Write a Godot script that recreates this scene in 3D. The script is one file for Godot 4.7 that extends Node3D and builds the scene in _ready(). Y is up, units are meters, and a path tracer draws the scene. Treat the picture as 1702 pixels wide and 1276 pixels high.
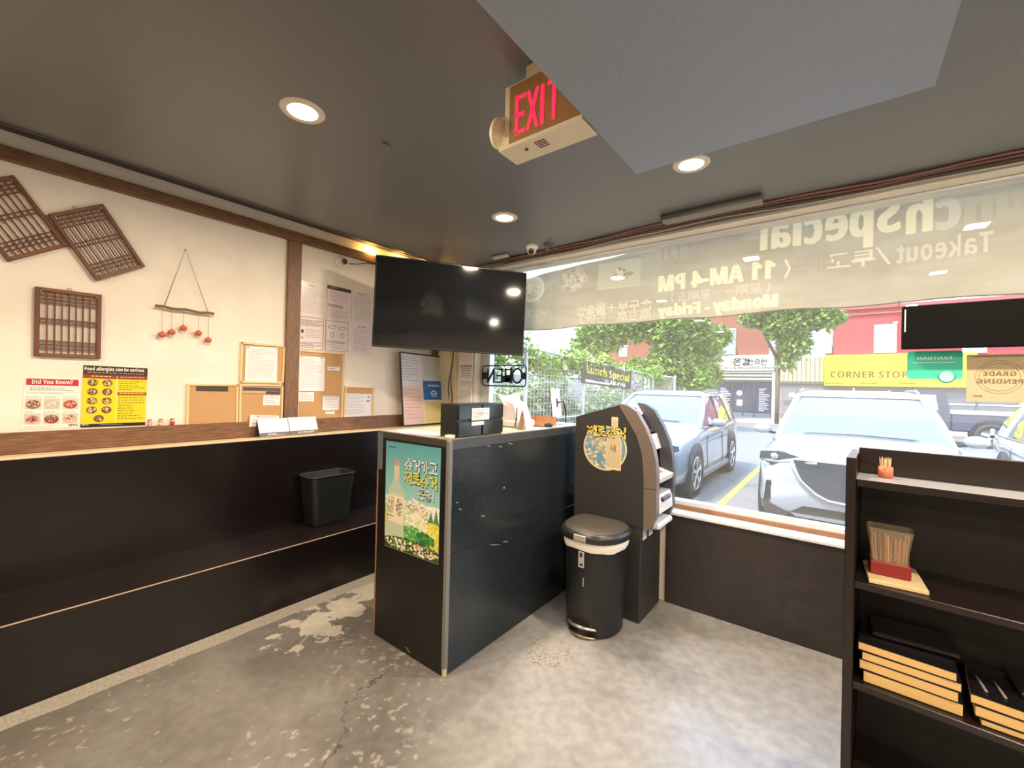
extends Node3D
# A small take-out restaurant front room: bench and wood lattices on the left wall, service counter, ATM, shop window to a parking lot.

const EYE := Vector3(0, 1.4, 0)
const FOCAL := 706.5
var cam_basis := Basis.from_euler(Vector3(deg_to_rad(0.29), deg_to_rad(37.62), deg_to_rad(1.35)), EULER_ORDER_YXZ)
const WX := -3.18      # left wall
const WZ := -2.866     # window wall
const GZ := -3.0       # glass
const CY := 2.485      # ceiling
const GY := -0.28      # parking lot
var used := {}
var mats := {}
var rng := RandomNumberGenerator.new()

# ---------- pixel directions onto known planes ----------
func ray(px: float, py: float) -> Vector3:
	return cam_basis * Vector3((px - 851.0) / FOCAL, -(py - 638.0) / FOCAL, -1.0)
func onx(px: float, py: float, x: float) -> Vector3:
	var d := ray(px, py); return EYE + d * ((x - EYE.x) / d.x)
func ony(px: float, py: float, y: float) -> Vector3:
	var d := ray(px, py); return EYE + d * ((y - EYE.y) / d.y)
func onz(px: float, py: float, z: float) -> Vector3:
	var d := ray(px, py); return EYE + d * ((z - EYE.z) / d.z)

# ---------- geometry ----------
class G:
	var st := SurfaceTool.new()
	func _init(smooth := false) -> void:
		st.begin(Mesh.PRIMITIVE_TRIANGLES)
		st.set_smooth_group(0 if smooth else -1)
	func smooth(on: bool) -> void:
		st.set_smooth_group(0 if on else -1)
	func v(p: Vector3, uv := Vector2.ZERO) -> void:
		st.set_uv(uv); st.add_vertex(p)
	func tri(a: Vector3, b: Vector3, c: Vector3) -> void:      # counter-clockwise from outside
		v(a); v(c); v(b)
	func quad(a: Vector3, b: Vector3, c: Vector3, d: Vector3) -> void:
		v(a, Vector2(0, 1)); v(c, Vector2(1, 0)); v(b, Vector2(1, 1))
		v(a, Vector2(0, 1)); v(d, Vector2(0, 0)); v(c, Vector2(1, 0))
	func out3(a: Vector3, b: Vector3, c: Vector3, o: Vector3) -> void:
		if (b - a).cross(c - a).dot((a + b + c) / 3.0 - o) > 0: tri(a, b, c)
		else: tri(a, c, b)
	func out4(a: Vector3, b: Vector3, c: Vector3, d: Vector3, o: Vector3) -> void:
		if (b - a).cross(c - a).dot((a + b + c + d) / 4.0 - o) > 0: quad(a, b, c, d)
		else: quad(a, d, c, b)
	func box(c: Vector3, s: Vector3, bev := 0.0, b := Basis.IDENTITY) -> G:
		var h := s * 0.5
		if bev <= 0.0:
			for ax in 3:
				for sg in [-1.0, 1.0]:
					var p := []
					for q in [[-1, -1], [1, -1], [1, 1], [-1, 1]]:
						var k := Vector3.ZERO
						k[ax] = sg * h[ax]; k[(ax + 1) % 3] = q[0] * h[(ax + 1) % 3]; k[(ax + 2) % 3] = q[1] * h[(ax + 2) % 3]
						p.append(c + b * k)
					out4(p[0], p[1], p[2], p[3], c)
			return self
		bev = minf(bev, minf(h.x, minf(h.y, h.z)) * 0.95)
		var f := func(sg: Vector3, ax: int) -> Vector3:
			var k := Vector3(sg.x * (h.x - bev), sg.y * (h.y - bev), sg.z * (h.z - bev))
			k[ax] = sg[ax] * h[ax]
			return c + b * k
		for ax in 3:
			var u := (ax + 1) % 3
			var w := (ax + 2) % 3
			for sg in [-1.0, 1.0]:
				var p := []
				for q in [[-1, -1], [1, -1], [1, 1], [-1, 1]]:
					var k := Vector3.ZERO
					k[ax] = sg; k[u] = q[0]; k[w] = q[1]
					p.append(f.call(k, ax))
				out4(p[0], p[1], p[2], p[3], c)
			for su in [-1.0, 1.0]:
				for sw in [-1.0, 1.0]:
					var k := Vector3.ZERO
					k[u] = su; k[w] = sw; k[ax] = -1
					var k2 := k
					k2[ax] = 1
					out4(f.call(k, u), f.call(k2, u), f.call(k2, w), f.call(k, w), c)
		for sx in [-1.0, 1.0]:
			for sy in [-1.0, 1.0]:
				for sz in [-1.0, 1.0]:
					var k := Vector3(sx, sy, sz)
					out3(f.call(k, 0), f.call(k, 1), f.call(k, 2), c)
		return self
	func span(a: Vector3, b: Vector3, bev := 0.0) -> G:          # box between two corners
		return box((a + b) * 0.5, (b - a).abs(), bev)
	func bar(a: Vector3, b: Vector3, w: float, t: float, up := Vector3.UP, bev := 0.0) -> G:   # a batten from a to b
		var z := (b - a).normalized()
		var x := up.cross(z).normalized()
		var y := z.cross(x)
		return box((a + b) * 0.5, Vector3(w, t, (b - a).length()), bev, Basis(x, y, z))
	func cyl(a: Vector3, b: Vector3, r0: float, r1: float, n := 16, caps := true) -> G:
		var z := (b - a).normalized()
		var x := z.cross(Vector3.UP if absf(z.y) < 0.9 else Vector3.RIGHT).normalized()
		var y := z.cross(x)
		for i in n:
			var t0 := TAU * i / n
			var t1 := TAU * (i + 1) / n
			var d0 := x * cos(t0) + y * sin(t0)
			var d1 := x * cos(t1) + y * sin(t1)
			quad(a + d0 * r0, a + d1 * r0, b + d1 * r1, b + d0 * r1)
			if caps:
				if r1 > 0: tri(b, b + d0 * r1, b + d1 * r1)
				if r0 > 0: tri(a, a + d1 * r0, a + d0 * r0)
		return self
	func tube(pts: Array, r: float, n := 8) -> G:
		var rings := []
		for i in pts.size():
			var z: Vector3 = (pts[mini(i + 1, pts.size() - 1)] - pts[maxi(i - 1, 0)]).normalized()
			var x := z.cross(Vector3.UP if absf(z.y) < 0.95 else Vector3.RIGHT).normalized()
			var y := z.cross(x)
			var ring := []
			for k in n + 1:
				ring.append(pts[i] + (x * cos(TAU * k / n) + y * sin(TAU * k / n)) * r)
			rings.append(ring)
		loft(rings)
		for k in n:
			tri(pts[0], rings[0][k + 1], rings[0][k]); tri(pts[-1], rings[-1][k], rings[-1][k + 1])
		return self
	func loft(rings: Array, flip := false) -> G:                  # rings run counter-clockwise seen from the last ring back
		for i in rings.size() - 1:
			var a: Array = rings[i]
			var b: Array = rings[i + 1]
			for k in a.size() - 1:
				if flip: quad(a[k + 1], a[k], b[k], b[k + 1])
				else: quad(a[k], a[k + 1], b[k + 1], b[k])
		return self
	func fan(ring: Array, flip := false) -> G:
		var c := Vector3.ZERO
		for p in ring: c += p
		c /= ring.size()
		for k in ring.size() - 1:
			if flip: tri(c, ring[k + 1], ring[k])
			else: tri(c, ring[k], ring[k + 1])
		return self
	func lathe(prof: Array, n: int, xf := Transform3D.IDENTITY) -> G:   # Vector2(r, y) from bottom to top
		for i in n:
			var t0 := TAU * i / n
			var t1 := TAU * (i + 1) / n
			for j in prof.size() - 1:
				var p: Vector2 = prof[j]
				var q: Vector2 = prof[j + 1]
				var a := xf * Vector3(p.x * cos(t0), p.y, -p.x * sin(t0))
				var b := xf * Vector3(p.x * cos(t1), p.y, -p.x * sin(t1))
				var c := xf * Vector3(q.x * cos(t1), q.y, -q.x * sin(t1))
				var d := xf * Vector3(q.x * cos(t0), q.y, -q.x * sin(t0))
				if p.x > 0.00001: tri(a, b, c)
				if q.x > 0.00001: tri(a, c, d)
		return self
	func prism(poly: PackedVector2Array, d: float, xf := Transform3D.IDENTITY) -> G:   # outline in x, y; from z = 0 to z = d
		if Geometry2D.is_polygon_clockwise(poly): poly.reverse()
		var ix := Geometry2D.triangulate_polygon(poly)
		for i in range(0, ix.size(), 3):
			var a := poly[ix[i]]
			var b := poly[ix[i + 1]]
			var c := poly[ix[i + 2]]
			if (b - a).cross(c - a) < 0:
				var q := b
				b = c; c = q
			tri(xf * Vector3(a.x, a.y, d), xf * Vector3(b.x, b.y, d), xf * Vector3(c.x, c.y, d))
			tri(xf * Vector3(a.x, a.y, 0), xf * Vector3(c.x, c.y, 0), xf * Vector3(b.x, b.y, 0))
		for i in poly.size():
			var a := poly[i]
			var b := poly[(i + 1) % poly.size()]
			quad(xf * Vector3(a.x, a.y, 0), xf * Vector3(b.x, b.y, 0), xf * Vector3(b.x, b.y, d), xf * Vector3(a.x, a.y, d))
		return self
	func ball(c: Vector3, r: Vector3, n := 14, m := 8) -> G:
		var prof := []
		for j in m + 1:
			var t := PI * j / m - PI / 2
			prof.append(Vector2(maxf(cos(t), 0.0) if j > 0 and j < m else 0.0, sin(t)))
		return lathe(prof, n, Transform3D(Basis.from_scale(r), c))
	func strokes(lines: Array, w: float, d: float, xf: Transform3D) -> G:   # flat pen strokes in x, y
		for l in lines:
			for i in l.size() - 1:
				var a: Vector2 = l[i]
				var b: Vector2 = l[i + 1]
				var t := (b - a).normalized()
				var nn := Vector2(-t.y, t.x) * w * 0.5
				a -= t * w * 0.5; b += t * w * 0.5
				prism(PackedVector2Array([a - nn, b - nn, b + nn, a + nn]), d, xf)
		return self

static func rrect(w: float, h: float, r: float, n := 4) -> PackedVector2Array:
	var p := PackedVector2Array()
	for q in [[1, -1, -PI / 2], [1, 1, 0.0], [-1, 1, PI / 2], [-1, -1, PI]]:
		for i in n + 1:
			var t: float = q[2] + PI / 2 * i / n
			p.append(Vector2(q[0] * (w / 2 - r) + cos(t) * r, q[1] * (h / 2 - r) + sin(t) * r))
	return p

# ---------- naming and committing ----------
func numbered(called: String) -> String:
	var k: int = used.get(called, 0)
	used[called] = k + 1
	return called if k == 0 else "%s_%03d" % [called, k]

func tag(o: Node, label: String, category: String, group := "", kind := "") -> Node:
	o.set_meta("label", label)
	if category: o.set_meta("category", category)
	if group: o.set_meta("group", group)
	if kind: o.set_meta("kind", kind)
	return o

func thing(called: String, label: String, category: String, at: Vector3, group := "") -> Node3D:
	var o := Node3D.new()
	o.name = numbered(called)
	add_child(o)
	o.position = at
	tag(o, label, category, group)
	return o

func obj(called: String, g: G, m: Material, parent: Node3D = self) -> MeshInstance3D:   # g in world coordinates
	g.st.generate_normals()
	var raw := g.st.commit()
	var bb := raw.get_aabb()
	var c := Vector3(bb.get_center().x, bb.position.y, bb.get_center().z)
	var st := SurfaceTool.new()
	st.append_from(raw, 0, Transform3D(Basis.IDENTITY, -c))
	var o := MeshInstance3D.new()
	o.mesh = st.commit()
	o.material_override = m
	o.name = numbered(called) if parent == self else called
	parent.add_child(o, true)
	var at := Transform3D(Basis.IDENTITY, c)
	var p: Node = parent
	var chain := Transform3D.IDENTITY
	while p != self:
		chain = (p as Node3D).transform * chain
		p = p.get_parent()
	o.transform = chain.affine_inverse() * at
	return o

func struct(called: String, g: G, m: Material, label := "", parent: Node3D = self) -> MeshInstance3D:
	var o := obj(called, g, m, parent)
	if parent == self:
		o.set_meta("kind", "structure")
		if label: o.set_meta("label", label)
	return o

# ---------- materials ----------
func srgb(r: float, g: float, b: float) -> Color:
	return Color(r / 255.0, g / 255.0, b / 255.0)

func mat(c: Color, rough := 0.6, metal := 0.0) -> StandardMaterial3D:
	var key := "%s %f %f" % [c.to_html(), rough, metal]
	if mats.has(key): return mats[key]
	var m := StandardMaterial3D.new()
	m.albedo_color = c
	m.roughness = rough
	m.metallic = metal
	mats[key] = m
	return m

func fresh(c: Color, rough := 0.6, metal := 0.0) -> StandardMaterial3D:
	var m := StandardMaterial3D.new()
	m.albedo_color = c; m.roughness = rough; m.metallic = metal
	return m

func glow(c: Color, e: float) -> StandardMaterial3D:
	var m := fresh(c, 0.6)
	m.emission_enabled = true; m.emission = c; m.emission_energy_multiplier = e
	return m

func noisy(a: Color, b: Color, freq: float, scale: Vector3, rough := 0.6, rough_var := 0.0, bump := 0.0, octaves := 4, sd := 1) -> StandardMaterial3D:
	var n := FastNoiseLite.new()
	n.seed = sd; n.frequency = freq; n.fractal_octaves = octaves
	var gr := Gradient.new()
	gr.set_color(0, a); gr.set_color(1, b)
	var t := NoiseTexture2D.new()
	t.width = 512; t.height = 512; t.seamless = true; t.noise = n; t.color_ramp = gr
	var m := fresh(Color.WHITE, rough)
	m.albedo_texture = t
	m.uv1_triplanar = true; m.uv1_world_triplanar = true; m.uv1_scale = scale
	if bump > 0:
		var h := NoiseTexture2D.new()
		h.width = 512; h.height = 512; h.seamless = true; h.noise = n
		m.heightmap_enabled = true; m.heightmap_texture = h; m.heightmap_scale = bump
	return m

# ---------- print on paper ----------
class Cv:
	var im: Image
	var w: int
	var h: int
	func _init(ww: int, hh: int, c: Color) -> void:
		w = ww; h = hh
		im = Image.create(w, h, false, Image.FORMAT_RGB8)
		im.fill(c)
	func rect(x: float, y: float, ww: float, hh: float, c: Color) -> Cv:   # fractions of the sheet
		im.fill_rect(Rect2i(int(x * w), int(y * h), maxi(1, int(ww * w)), maxi(1, int(hh * h))), c); return self
	func lines(x: float, y: float, ww: float, hh: float, n: int, c: Color, r: RandomNumberGenerator, thick := 0.45) -> Cv:   # lines of small print
		for i in n:
			var yy := y + hh * i / n
			var xx := x
			var end := x + ww * (1.0 if r.randf() > 0.3 else r.randf_range(0.5, 0.95))
			while xx < end:
				var l := minf(r.randf_range(0.02, 0.07), end - xx)
				rect(xx, yy, l, hh / n * thick, c)
				xx += l + 0.013
		return self
	func dot(x: float, y: float, rx: float, ry: float, c: Color) -> Cv:
		for j in range(int((y - ry) * h), int((y + ry) * h) + 1):
			var k := (float(j) / h - y) / ry
			if absf(k) < 1.0 and j >= 0 and j < h:
				var half := rx * sqrt(1.0 - k * k)
				rect(x - half, float(j) / h, half * 2, 1.0 / h, c)
		return self
	func frame(x: float, y: float, ww: float, hh: float, t: float, c: Color) -> Cv:
		rect(x, y, ww, t, c); rect(x, y + hh - t, ww, t, c); rect(x, y, t * h / w, hh, c); rect(x + ww - t * h / w, y, t * h / w, hh, c)
		return self
	func speckle(x: float, y: float, rx: float, ry: float, n: int, cols: Array, s: float, r: RandomNumberGenerator) -> Cv:
		for i in n:
			var t := r.randf() * TAU
			var q := sqrt(r.randf())
			var z := s * r.randf_range(0.5, 1.3)
			dot(x + cos(t) * q * rx, y + sin(t) * q * ry, z * h / w, z, cols[r.randi() % cols.size()])
		return self
	func fill_tri(a: Vector2, b: Vector2, c: Vector2, col: Color) -> Cv:      # in pixels
		for j in range(maxi(0, int(floor(minf(a.y, minf(b.y, c.y))))), mini(h - 1, int(ceil(maxf(a.y, maxf(b.y, c.y))))) + 1):
			var y := j + 0.5
			var lo := 1e9
			var hi := -1e9
			for e in [[a, b], [b, c], [c, a]]:
				var p: Vector2 = e[0]
				var q: Vector2 = e[1]
				if (p.y <= y) != (q.y <= y):
					var x := lerpf(p.x, q.x, (y - p.y) / (q.y - p.y))
					lo = minf(lo, x); hi = maxf(hi, x)
			if hi > lo:
				var i0 := int(round(lo))
				var i1 := int(round(hi))
				if i1 > i0: im.fill_rect(Rect2i(i0, j, i1 - i0, 1), col)
		return self
	func pen(lines: Array, t: float, at: Vector2, flip: bool, col: Color) -> Cv:    # strokes in pixels, y up
		for l in lines:
			for i in l.size() - 1:
				var a: Vector2 = l[i]
				var b: Vector2 = l[i + 1]
				var d := (b - a).normalized()
				var n := Vector2(-d.y, d.x) * t * 0.5
				a -= d * t * 0.5; b += d * t * 0.5
				var q := []
				for p in [a - n, b - n, b + n, a + n]: q.append(at + Vector2(-p.x if flip else p.x, -p.y))
				fill_tri(q[0], q[1], q[2], col); fill_tri(q[0], q[2], q[3], col)
		return self
	func words(text: String, at: Vector2, width: float, cap: float, flip: bool, col: Color) -> Cv:   # a line of bold print, in pixels
		var f := SystemFont.new()
		f.font_names = PackedStringArray(["Droid Sans"])
		f.font_weight = 700
		var t := TextMesh.new()
		t.font = f; t.text = text; t.font_size = 64; t.pixel_size = 1.0; t.depth = 0.0; t.curve_step = 3.0
		var arr := t.get_mesh_arrays()
		var vs: PackedVector3Array = arr[Mesh.ARRAY_VERTEX]
		var ix = arr[Mesh.ARRAY_INDEX]
		var bb := t.get_aabb()
		var sx := width / bb.size.x
		var sy := cap / 46.0
		var n: int = ix.size() if ix != null and ix.size() else vs.size()
		for i in range(0, n, 3):
			var q := []
			for k in 3:
				var p: Vector3 = vs[ix[i + k]] if ix != null and ix.size() else vs[i + k]
				q.append(at + Vector2((p.x - bb.get_center().x) * sx * (-1.0 if flip else 1.0), -p.y * sy))
			fill_tri(q[0], q[1], q[2], col)
		return self
	func mat(rough := 0.6) -> StandardMaterial3D:
		var m := StandardMaterial3D.new()
		m.albedo_texture = ImageTexture.create_from_image(im)
		m.roughness = rough
		m.texture_repeat = false
		return m

func slab(g: G, tl: Vector3, tr: Vector3, br: Vector3, bl: Vector3, t: float) -> G:   # a sheet whose face carries the whole print
	var n := (br - bl).cross(tl - bl).normalized() * t
	g.quad(bl + n, br + n, tr + n, tl + n)
	var c := (tl + tr + br + bl) / 4.0 + n * 0.5
	for e in [[tl, tr], [tr, br], [br, bl], [bl, tl]]:
		var ps := [e[0], e[1], e[1] + n, e[0] + n]
		if (ps[1] - ps[0]).cross(ps[2] - ps[0]).dot((ps[0] + ps[2]) * 0.5 - c) < 0: ps.reverse()
		for k in [0, 2, 1, 0, 3, 2]: g.v(ps[k], Vector2(0.01, 0.01))
	for k in [bl, br, tl, tl, br, tr]: g.v(k, Vector2(0.01, 0.01))
	return g

func letters(text: String, height: float, c: Material, xf: Transform3D, parent: Node3D, called := "lettering", bold := true, squeeze := 1.0, face := "Droid Sans", depth := 0.001) -> MeshInstance3D:   # xf: centre of the line, x along it, z towards the reader
	var f := SystemFont.new()
	f.font_names = PackedStringArray([face])
	f.font_weight = 700 if bold else 400
	var t := TextMesh.new()
	t.font = f; t.text = text; t.font_size = 64; t.pixel_size = height / 46.0; t.depth = depth; t.curve_step = 3.0
	var o := MeshInstance3D.new()
	o.mesh = t; o.material_override = c; o.name = called
	parent.add_child(o, true)
	var chain := Transform3D.IDENTITY
	var p: Node = parent
	while p != self:
		chain = (p as Node3D).transform * chain
		p = p.get_parent()
	o.transform = chain.affine_inverse() * xf * Transform3D(Basis.from_scale(Vector3(squeeze, 1, 1)), Vector3.ZERO)
	return o

func fitted(text: String, height: float, width: float, c: Material, xf: Transform3D, parent: Node3D, face := "Droid Sans") -> MeshInstance3D:   # a line stretched to a given width
	var o := letters(text, height, c, xf, parent, "lettering", true, 1.0, face)
	var w := (o.mesh as TextMesh).get_aabb().size.x
	o.transform = o.transform * Transform3D(Basis.from_scale(Vector3(width / maxf(w, 0.001), 1, 1)), Vector3.ZERO)
	return o

# ---------- Korean and Chinese characters as pen strokes in a unit square ----------
const JAMO := {
	"g": [[0, 1, 1, 1, 0.9, 0]], "n": [[0, 1, 0, 0, 1, 0]], "d": [[1, 1, 0, 1, 0, 0, 1, 0]], "r": [[0, 1, 1, 1, 1, 0.5, 0, 0.5, 0, 0, 1, 0]],
	"m": [[0, 1, 1, 1, 1, 0, 0, 0, 0, 1]], "b": [[0, 1, 0, 0, 1, 0, 1, 1], [0, 0.5, 1, 0.5]], "s": [[0.5, 1, 0.45, 0.6, 0, 0], [0.47, 0.6, 1, 0]],
	"o": [[0.5, 1, 0.85, 0.85, 1, 0.5, 0.85, 0.15, 0.5, 0, 0.15, 0.15, 0, 0.5, 0.15, 0.85, 0.5, 1]], "j": [[0, 1, 1, 1], [0.5, 1, 0.45, 0.6, 0, 0], [0.47, 0.6, 1, 0]],
	"t": [[1, 1, 0, 1, 0, 0, 1, 0], [0, 0.5, 1, 0.5]], "h": [[0.3, 1, 0.7, 1], [0, 0.75, 1, 0.75], [0.5, 0.55, 0.8, 0.28, 0.5, 0, 0.2, 0.28, 0.5, 0.55]],
	"A": [[0.3, 1, 0.3, 0], [0.3, 0.5, 1, 0.5]], "E": [[0.75, 1, 0.75, 0], [0, 0.5, 0.75, 0.5]], "I": [[0.5, 1, 0.5, 0]], "Y": [[0.75, 1, 0.75, 0], [0, 0.35, 0.75, 0.35], [0, 0.65, 0.75, 0.65]],
	"e": [[0.5, 1, 0.5, 0], [0, 0.5, 0.5, 0.5], [1, 1, 1, 0]], "a": [[0.2, 1, 0.2, 0], [0.2, 0.5, 0.8, 0.5], [0.8, 1, 0.8, 0]],
	"O": [[0.5, 1, 0.5, 0.2], [0, 0.2, 1, 0.2]], "U": [[0, 0.8, 1, 0.8], [0.5, 0.8, 0.5, 0]], "W": [[0, 0.8, 1, 0.8], [0.3, 0.8, 0.25, 0], [0.7, 0.8, 0.75, 0]], "Z": [[0, 0.5, 1, 0.5]],
}
const HAN := {
	"one": [[0, 5, 10, 5]], "five": [[1, 9, 9, 9], [5, 9, 4, 0], [2, 5, 8, 5, 8, 0], [0, 0, 10, 0]],
	"star": [[2, 10, 8, 10, 8, 6, 2, 6, 2, 10], [2, 8, 8, 8], [3, 5, 1, 3], [2, 4, 9, 4], [2, 2, 8, 2], [0, 0, 10, 0], [5, 5, 5, 0]],
	"period": [[0, 8, 5, 8], [1, 10, 1, 3], [4, 10, 4, 3], [1, 6, 4, 6], [1, 4.5, 4, 4.5], [0, 3, 5, 3], [1, 2, 0, 0], [4, 2, 5, 0], [6, 10, 6, 3, 5.5, 0], [6, 10, 9.5, 10, 9.5, 0], [6, 7, 9.5, 7], [6, 4, 9.5, 4]],
	"meal": [[1, 10, 5, 10], [3, 9, 1, 7], [6, 10, 9, 10, 7, 7], [5, 8, 1, 5], [5, 8, 10, 5], [3, 5, 7, 5, 7, 2, 3, 2, 3, 5], [3, 3.5, 7, 3.5], [3, 2, 3, 0, 5, 0.5], [5, 2, 9, 0]],
	"special": [[2, 10, 2, 0], [0, 7, 4, 7], [0, 3, 4, 4], [5, 9, 10, 9], [7.5, 10, 7.5, 7], [4.5, 7, 10, 7], [4.5, 5, 10, 5], [8.5, 7, 8.5, 0, 7.5, 0.5], [5.5, 4, 6.5, 2.5]],
	"price": [[3, 10, 0, 6], [1.5, 8, 1.5, 0], [7, 10, 3, 6], [7, 10, 10, 6], [5.5, 6, 5.5, 2, 4, 0], [8, 6, 8, 0]],
	"stone": [[0, 9, 10, 9], [5, 9, 0, 3], [3, 5, 9, 5, 9, 0, 3, 0, 3, 5]],
	"pot": [[2, 10, 0, 7], [0.5, 8, 4, 8], [2, 8, 2, 0, 4, 1.5], [0, 5, 4, 5], [5, 10, 9.5, 10, 9.5, 7, 5, 7, 5, 10], [5, 6, 5, 0], [5, 6, 10, 6, 10, 0], [7.5, 6, 6, 2], [7.5, 5, 9, 2]],
	"rice": [[2, 10, 0, 7], [1, 8.5, 4, 8.5], [2, 7, 2, 0, 4, 1.5], [9, 10, 5, 9, 5, 4, 4, 0], [5, 7, 9, 7, 5, 0], [6, 5, 10, 0]],
	"bean": [[0, 10, 10, 10], [2, 8, 8, 8, 8, 5, 2, 5, 2, 8], [3, 4, 4, 1], [7, 4, 6, 1], [0, 0, 10, 0]],
	"curd": [[5, 10, 5, 9], [1, 9, 10, 9], [1, 9, 0, 0], [3, 8, 2.5, 4], [4, 7, 9, 7], [7.5, 8, 7.5, 4], [3, 4, 9, 4, 9, 0], [3, 4, 3, 0], [6, 4, 4, 1], [6, 3, 8, 1]],
}

func poly_lines(flat: Array, at: Vector2, size: Vector2) -> Array:
	var out := []
	for l in flat:
		var p := []
		for i in range(0, l.size(), 2): p.append(at + Vector2(l[i], l[i + 1]) * size)
		out.append(p)
	return out

func hangul(code: String, at: Vector2, s: float) -> Array:     # initial, vowel, final: one letter each
	var out := []
	var low := 0.38 if code.length() > 2 else 0.0
	if code[1] in "OUWZ":
		out += poly_lines(JAMO[code[0]], at + Vector2(0.15, low + (1 - low) * 0.52) * s, Vector2(0.7, (1 - low) * 0.46) * s)
		out += poly_lines(JAMO[code[1]], at + Vector2(0.02, low + 0.04) * s, Vector2(0.96, (1 - low) * 0.42) * s)
	else:
		out += poly_lines(JAMO[code[0]], at + Vector2(0.02, low + (1 - low) * 0.2) * s, Vector2(0.46, (1 - low) * 0.68) * s)
		out += poly_lines(JAMO[code[1]], at + Vector2(0.58, low) * s, Vector2(0.38, 1 - low) * s)
	if low > 0: out += poly_lines(JAMO[code[2]], at + Vector2(0.15, 0.0) * s, Vector2(0.72, 0.28) * s)
	return out

func word(codes: Array, s: float, gap := 1.12) -> Array:         # strokes of a word, centred on the origin
	var out := []
	var x: float = -(codes.size() * gap - (gap - 1.0)) * s / 2
	for c in codes:
		if HAN.has(c): out += poly_lines(HAN[c], Vector2(x, -s / 2), Vector2(s, s) / 10.0)
		elif c == "+": out += [[Vector2(x + s * 0.2, 0), Vector2(x + s * 0.8, 0)], [Vector2(x + s * 0.5, -s * 0.3), Vector2(x + s * 0.5, s * 0.3)]]
		elif c == "-": out += [[Vector2(x + s * 0.2, 0), Vector2(x + s * 0.8, 0)]]
		elif c == "!": out += [[Vector2(x + s * 0.3, s * 0.5), Vector2(x + s * 0.3, -s * 0.15)], [Vector2(x + s * 0.3, -s * 0.38), Vector2(x + s * 0.3, -s * 0.42)]]
		elif c == "/": out += [[Vector2(x + s * 0.2, -s * 0.55), Vector2(x + s * 0.7, s * 0.55)]]
		elif c == "(": out += [[Vector2(x + s * 0.6, s * 0.55), Vector2(x + s * 0.4, 0), Vector2(x + s * 0.6, -s * 0.55)]]
		elif c == ")": out += [[Vector2(x + s * 0.4, s * 0.55), Vector2(x + s * 0.6, 0), Vector2(x + s * 0.4, -s * 0.55)]]
		elif c != " ": out += hangul(c, Vector2(x, -s / 2), s)
		x += s * gap
	return out

# ---------- the scene ----------
func _ready() -> void:
	rng.seed = 7
	# camera
	var cam := Camera3D.new()
	cam.name = "camera"
	cam.transform = Transform3D(cam_basis, EYE)
	cam.fov = rad_to_deg(2.0 * atan(638.0 / FOCAL))
	cam.near = 0.05; cam.far = 400.0
	add_child(cam)
	cam.current = true
	# bright hazy daylight
	var sky := ProceduralSkyMaterial.new()
	sky.sky_top_color = srgb(176, 204, 244)
	sky.sky_horizon_color = srgb(232, 240, 252)
	sky.ground_horizon_color = srgb(200, 200, 198)
	sky.ground_bottom_color = srgb(120, 118, 112)
	sky.sky_curve = 0.2
	sky.sky_energy_multiplier = 1.0
	var env := Environment.new()
	env.background_mode = Environment.BG_SKY
	env.sky = Sky.new()
	env.sky.sky_material = sky
	env.background_energy_multiplier = 3.5
	env.tonemap_mode = Environment.TONE_MAPPER_LINEAR
	env.tonemap_exposure = 1.48
	env.sdfgi_enabled = true; env.ssao_enabled = true; env.ssil_enabled = true
	var we := WorldEnvironment.new()
	we.name = "world_environment"
	we.environment = env
	add_child(we)
	# hazy sun high behind the shop
	var sun := DirectionalLight3D.new()
	sun.name = "sun"
	sun.light_color = srgb(255, 246, 232)
	sun.light_energy = 1.6
	sun.light_angular_distance = 12.0
	sun.shadow_enabled = true
	sun.transform = Transform3D(Basis.looking_at(Vector3(0.35, -1.0, -0.55)), Vector3(0, 20, 0))
	sun.sky_mode = DirectionalLight3D.SKY_MODE_LIGHT_ONLY
	add_child(sun)

	build_room()
	build_window()
	build_ceiling_things()
	build_left_wall_things()
	build_bench_and_counter()
	build_machines()
	build_bookcase()
	build_outside()
	print("built ", get_child_count())

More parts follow.
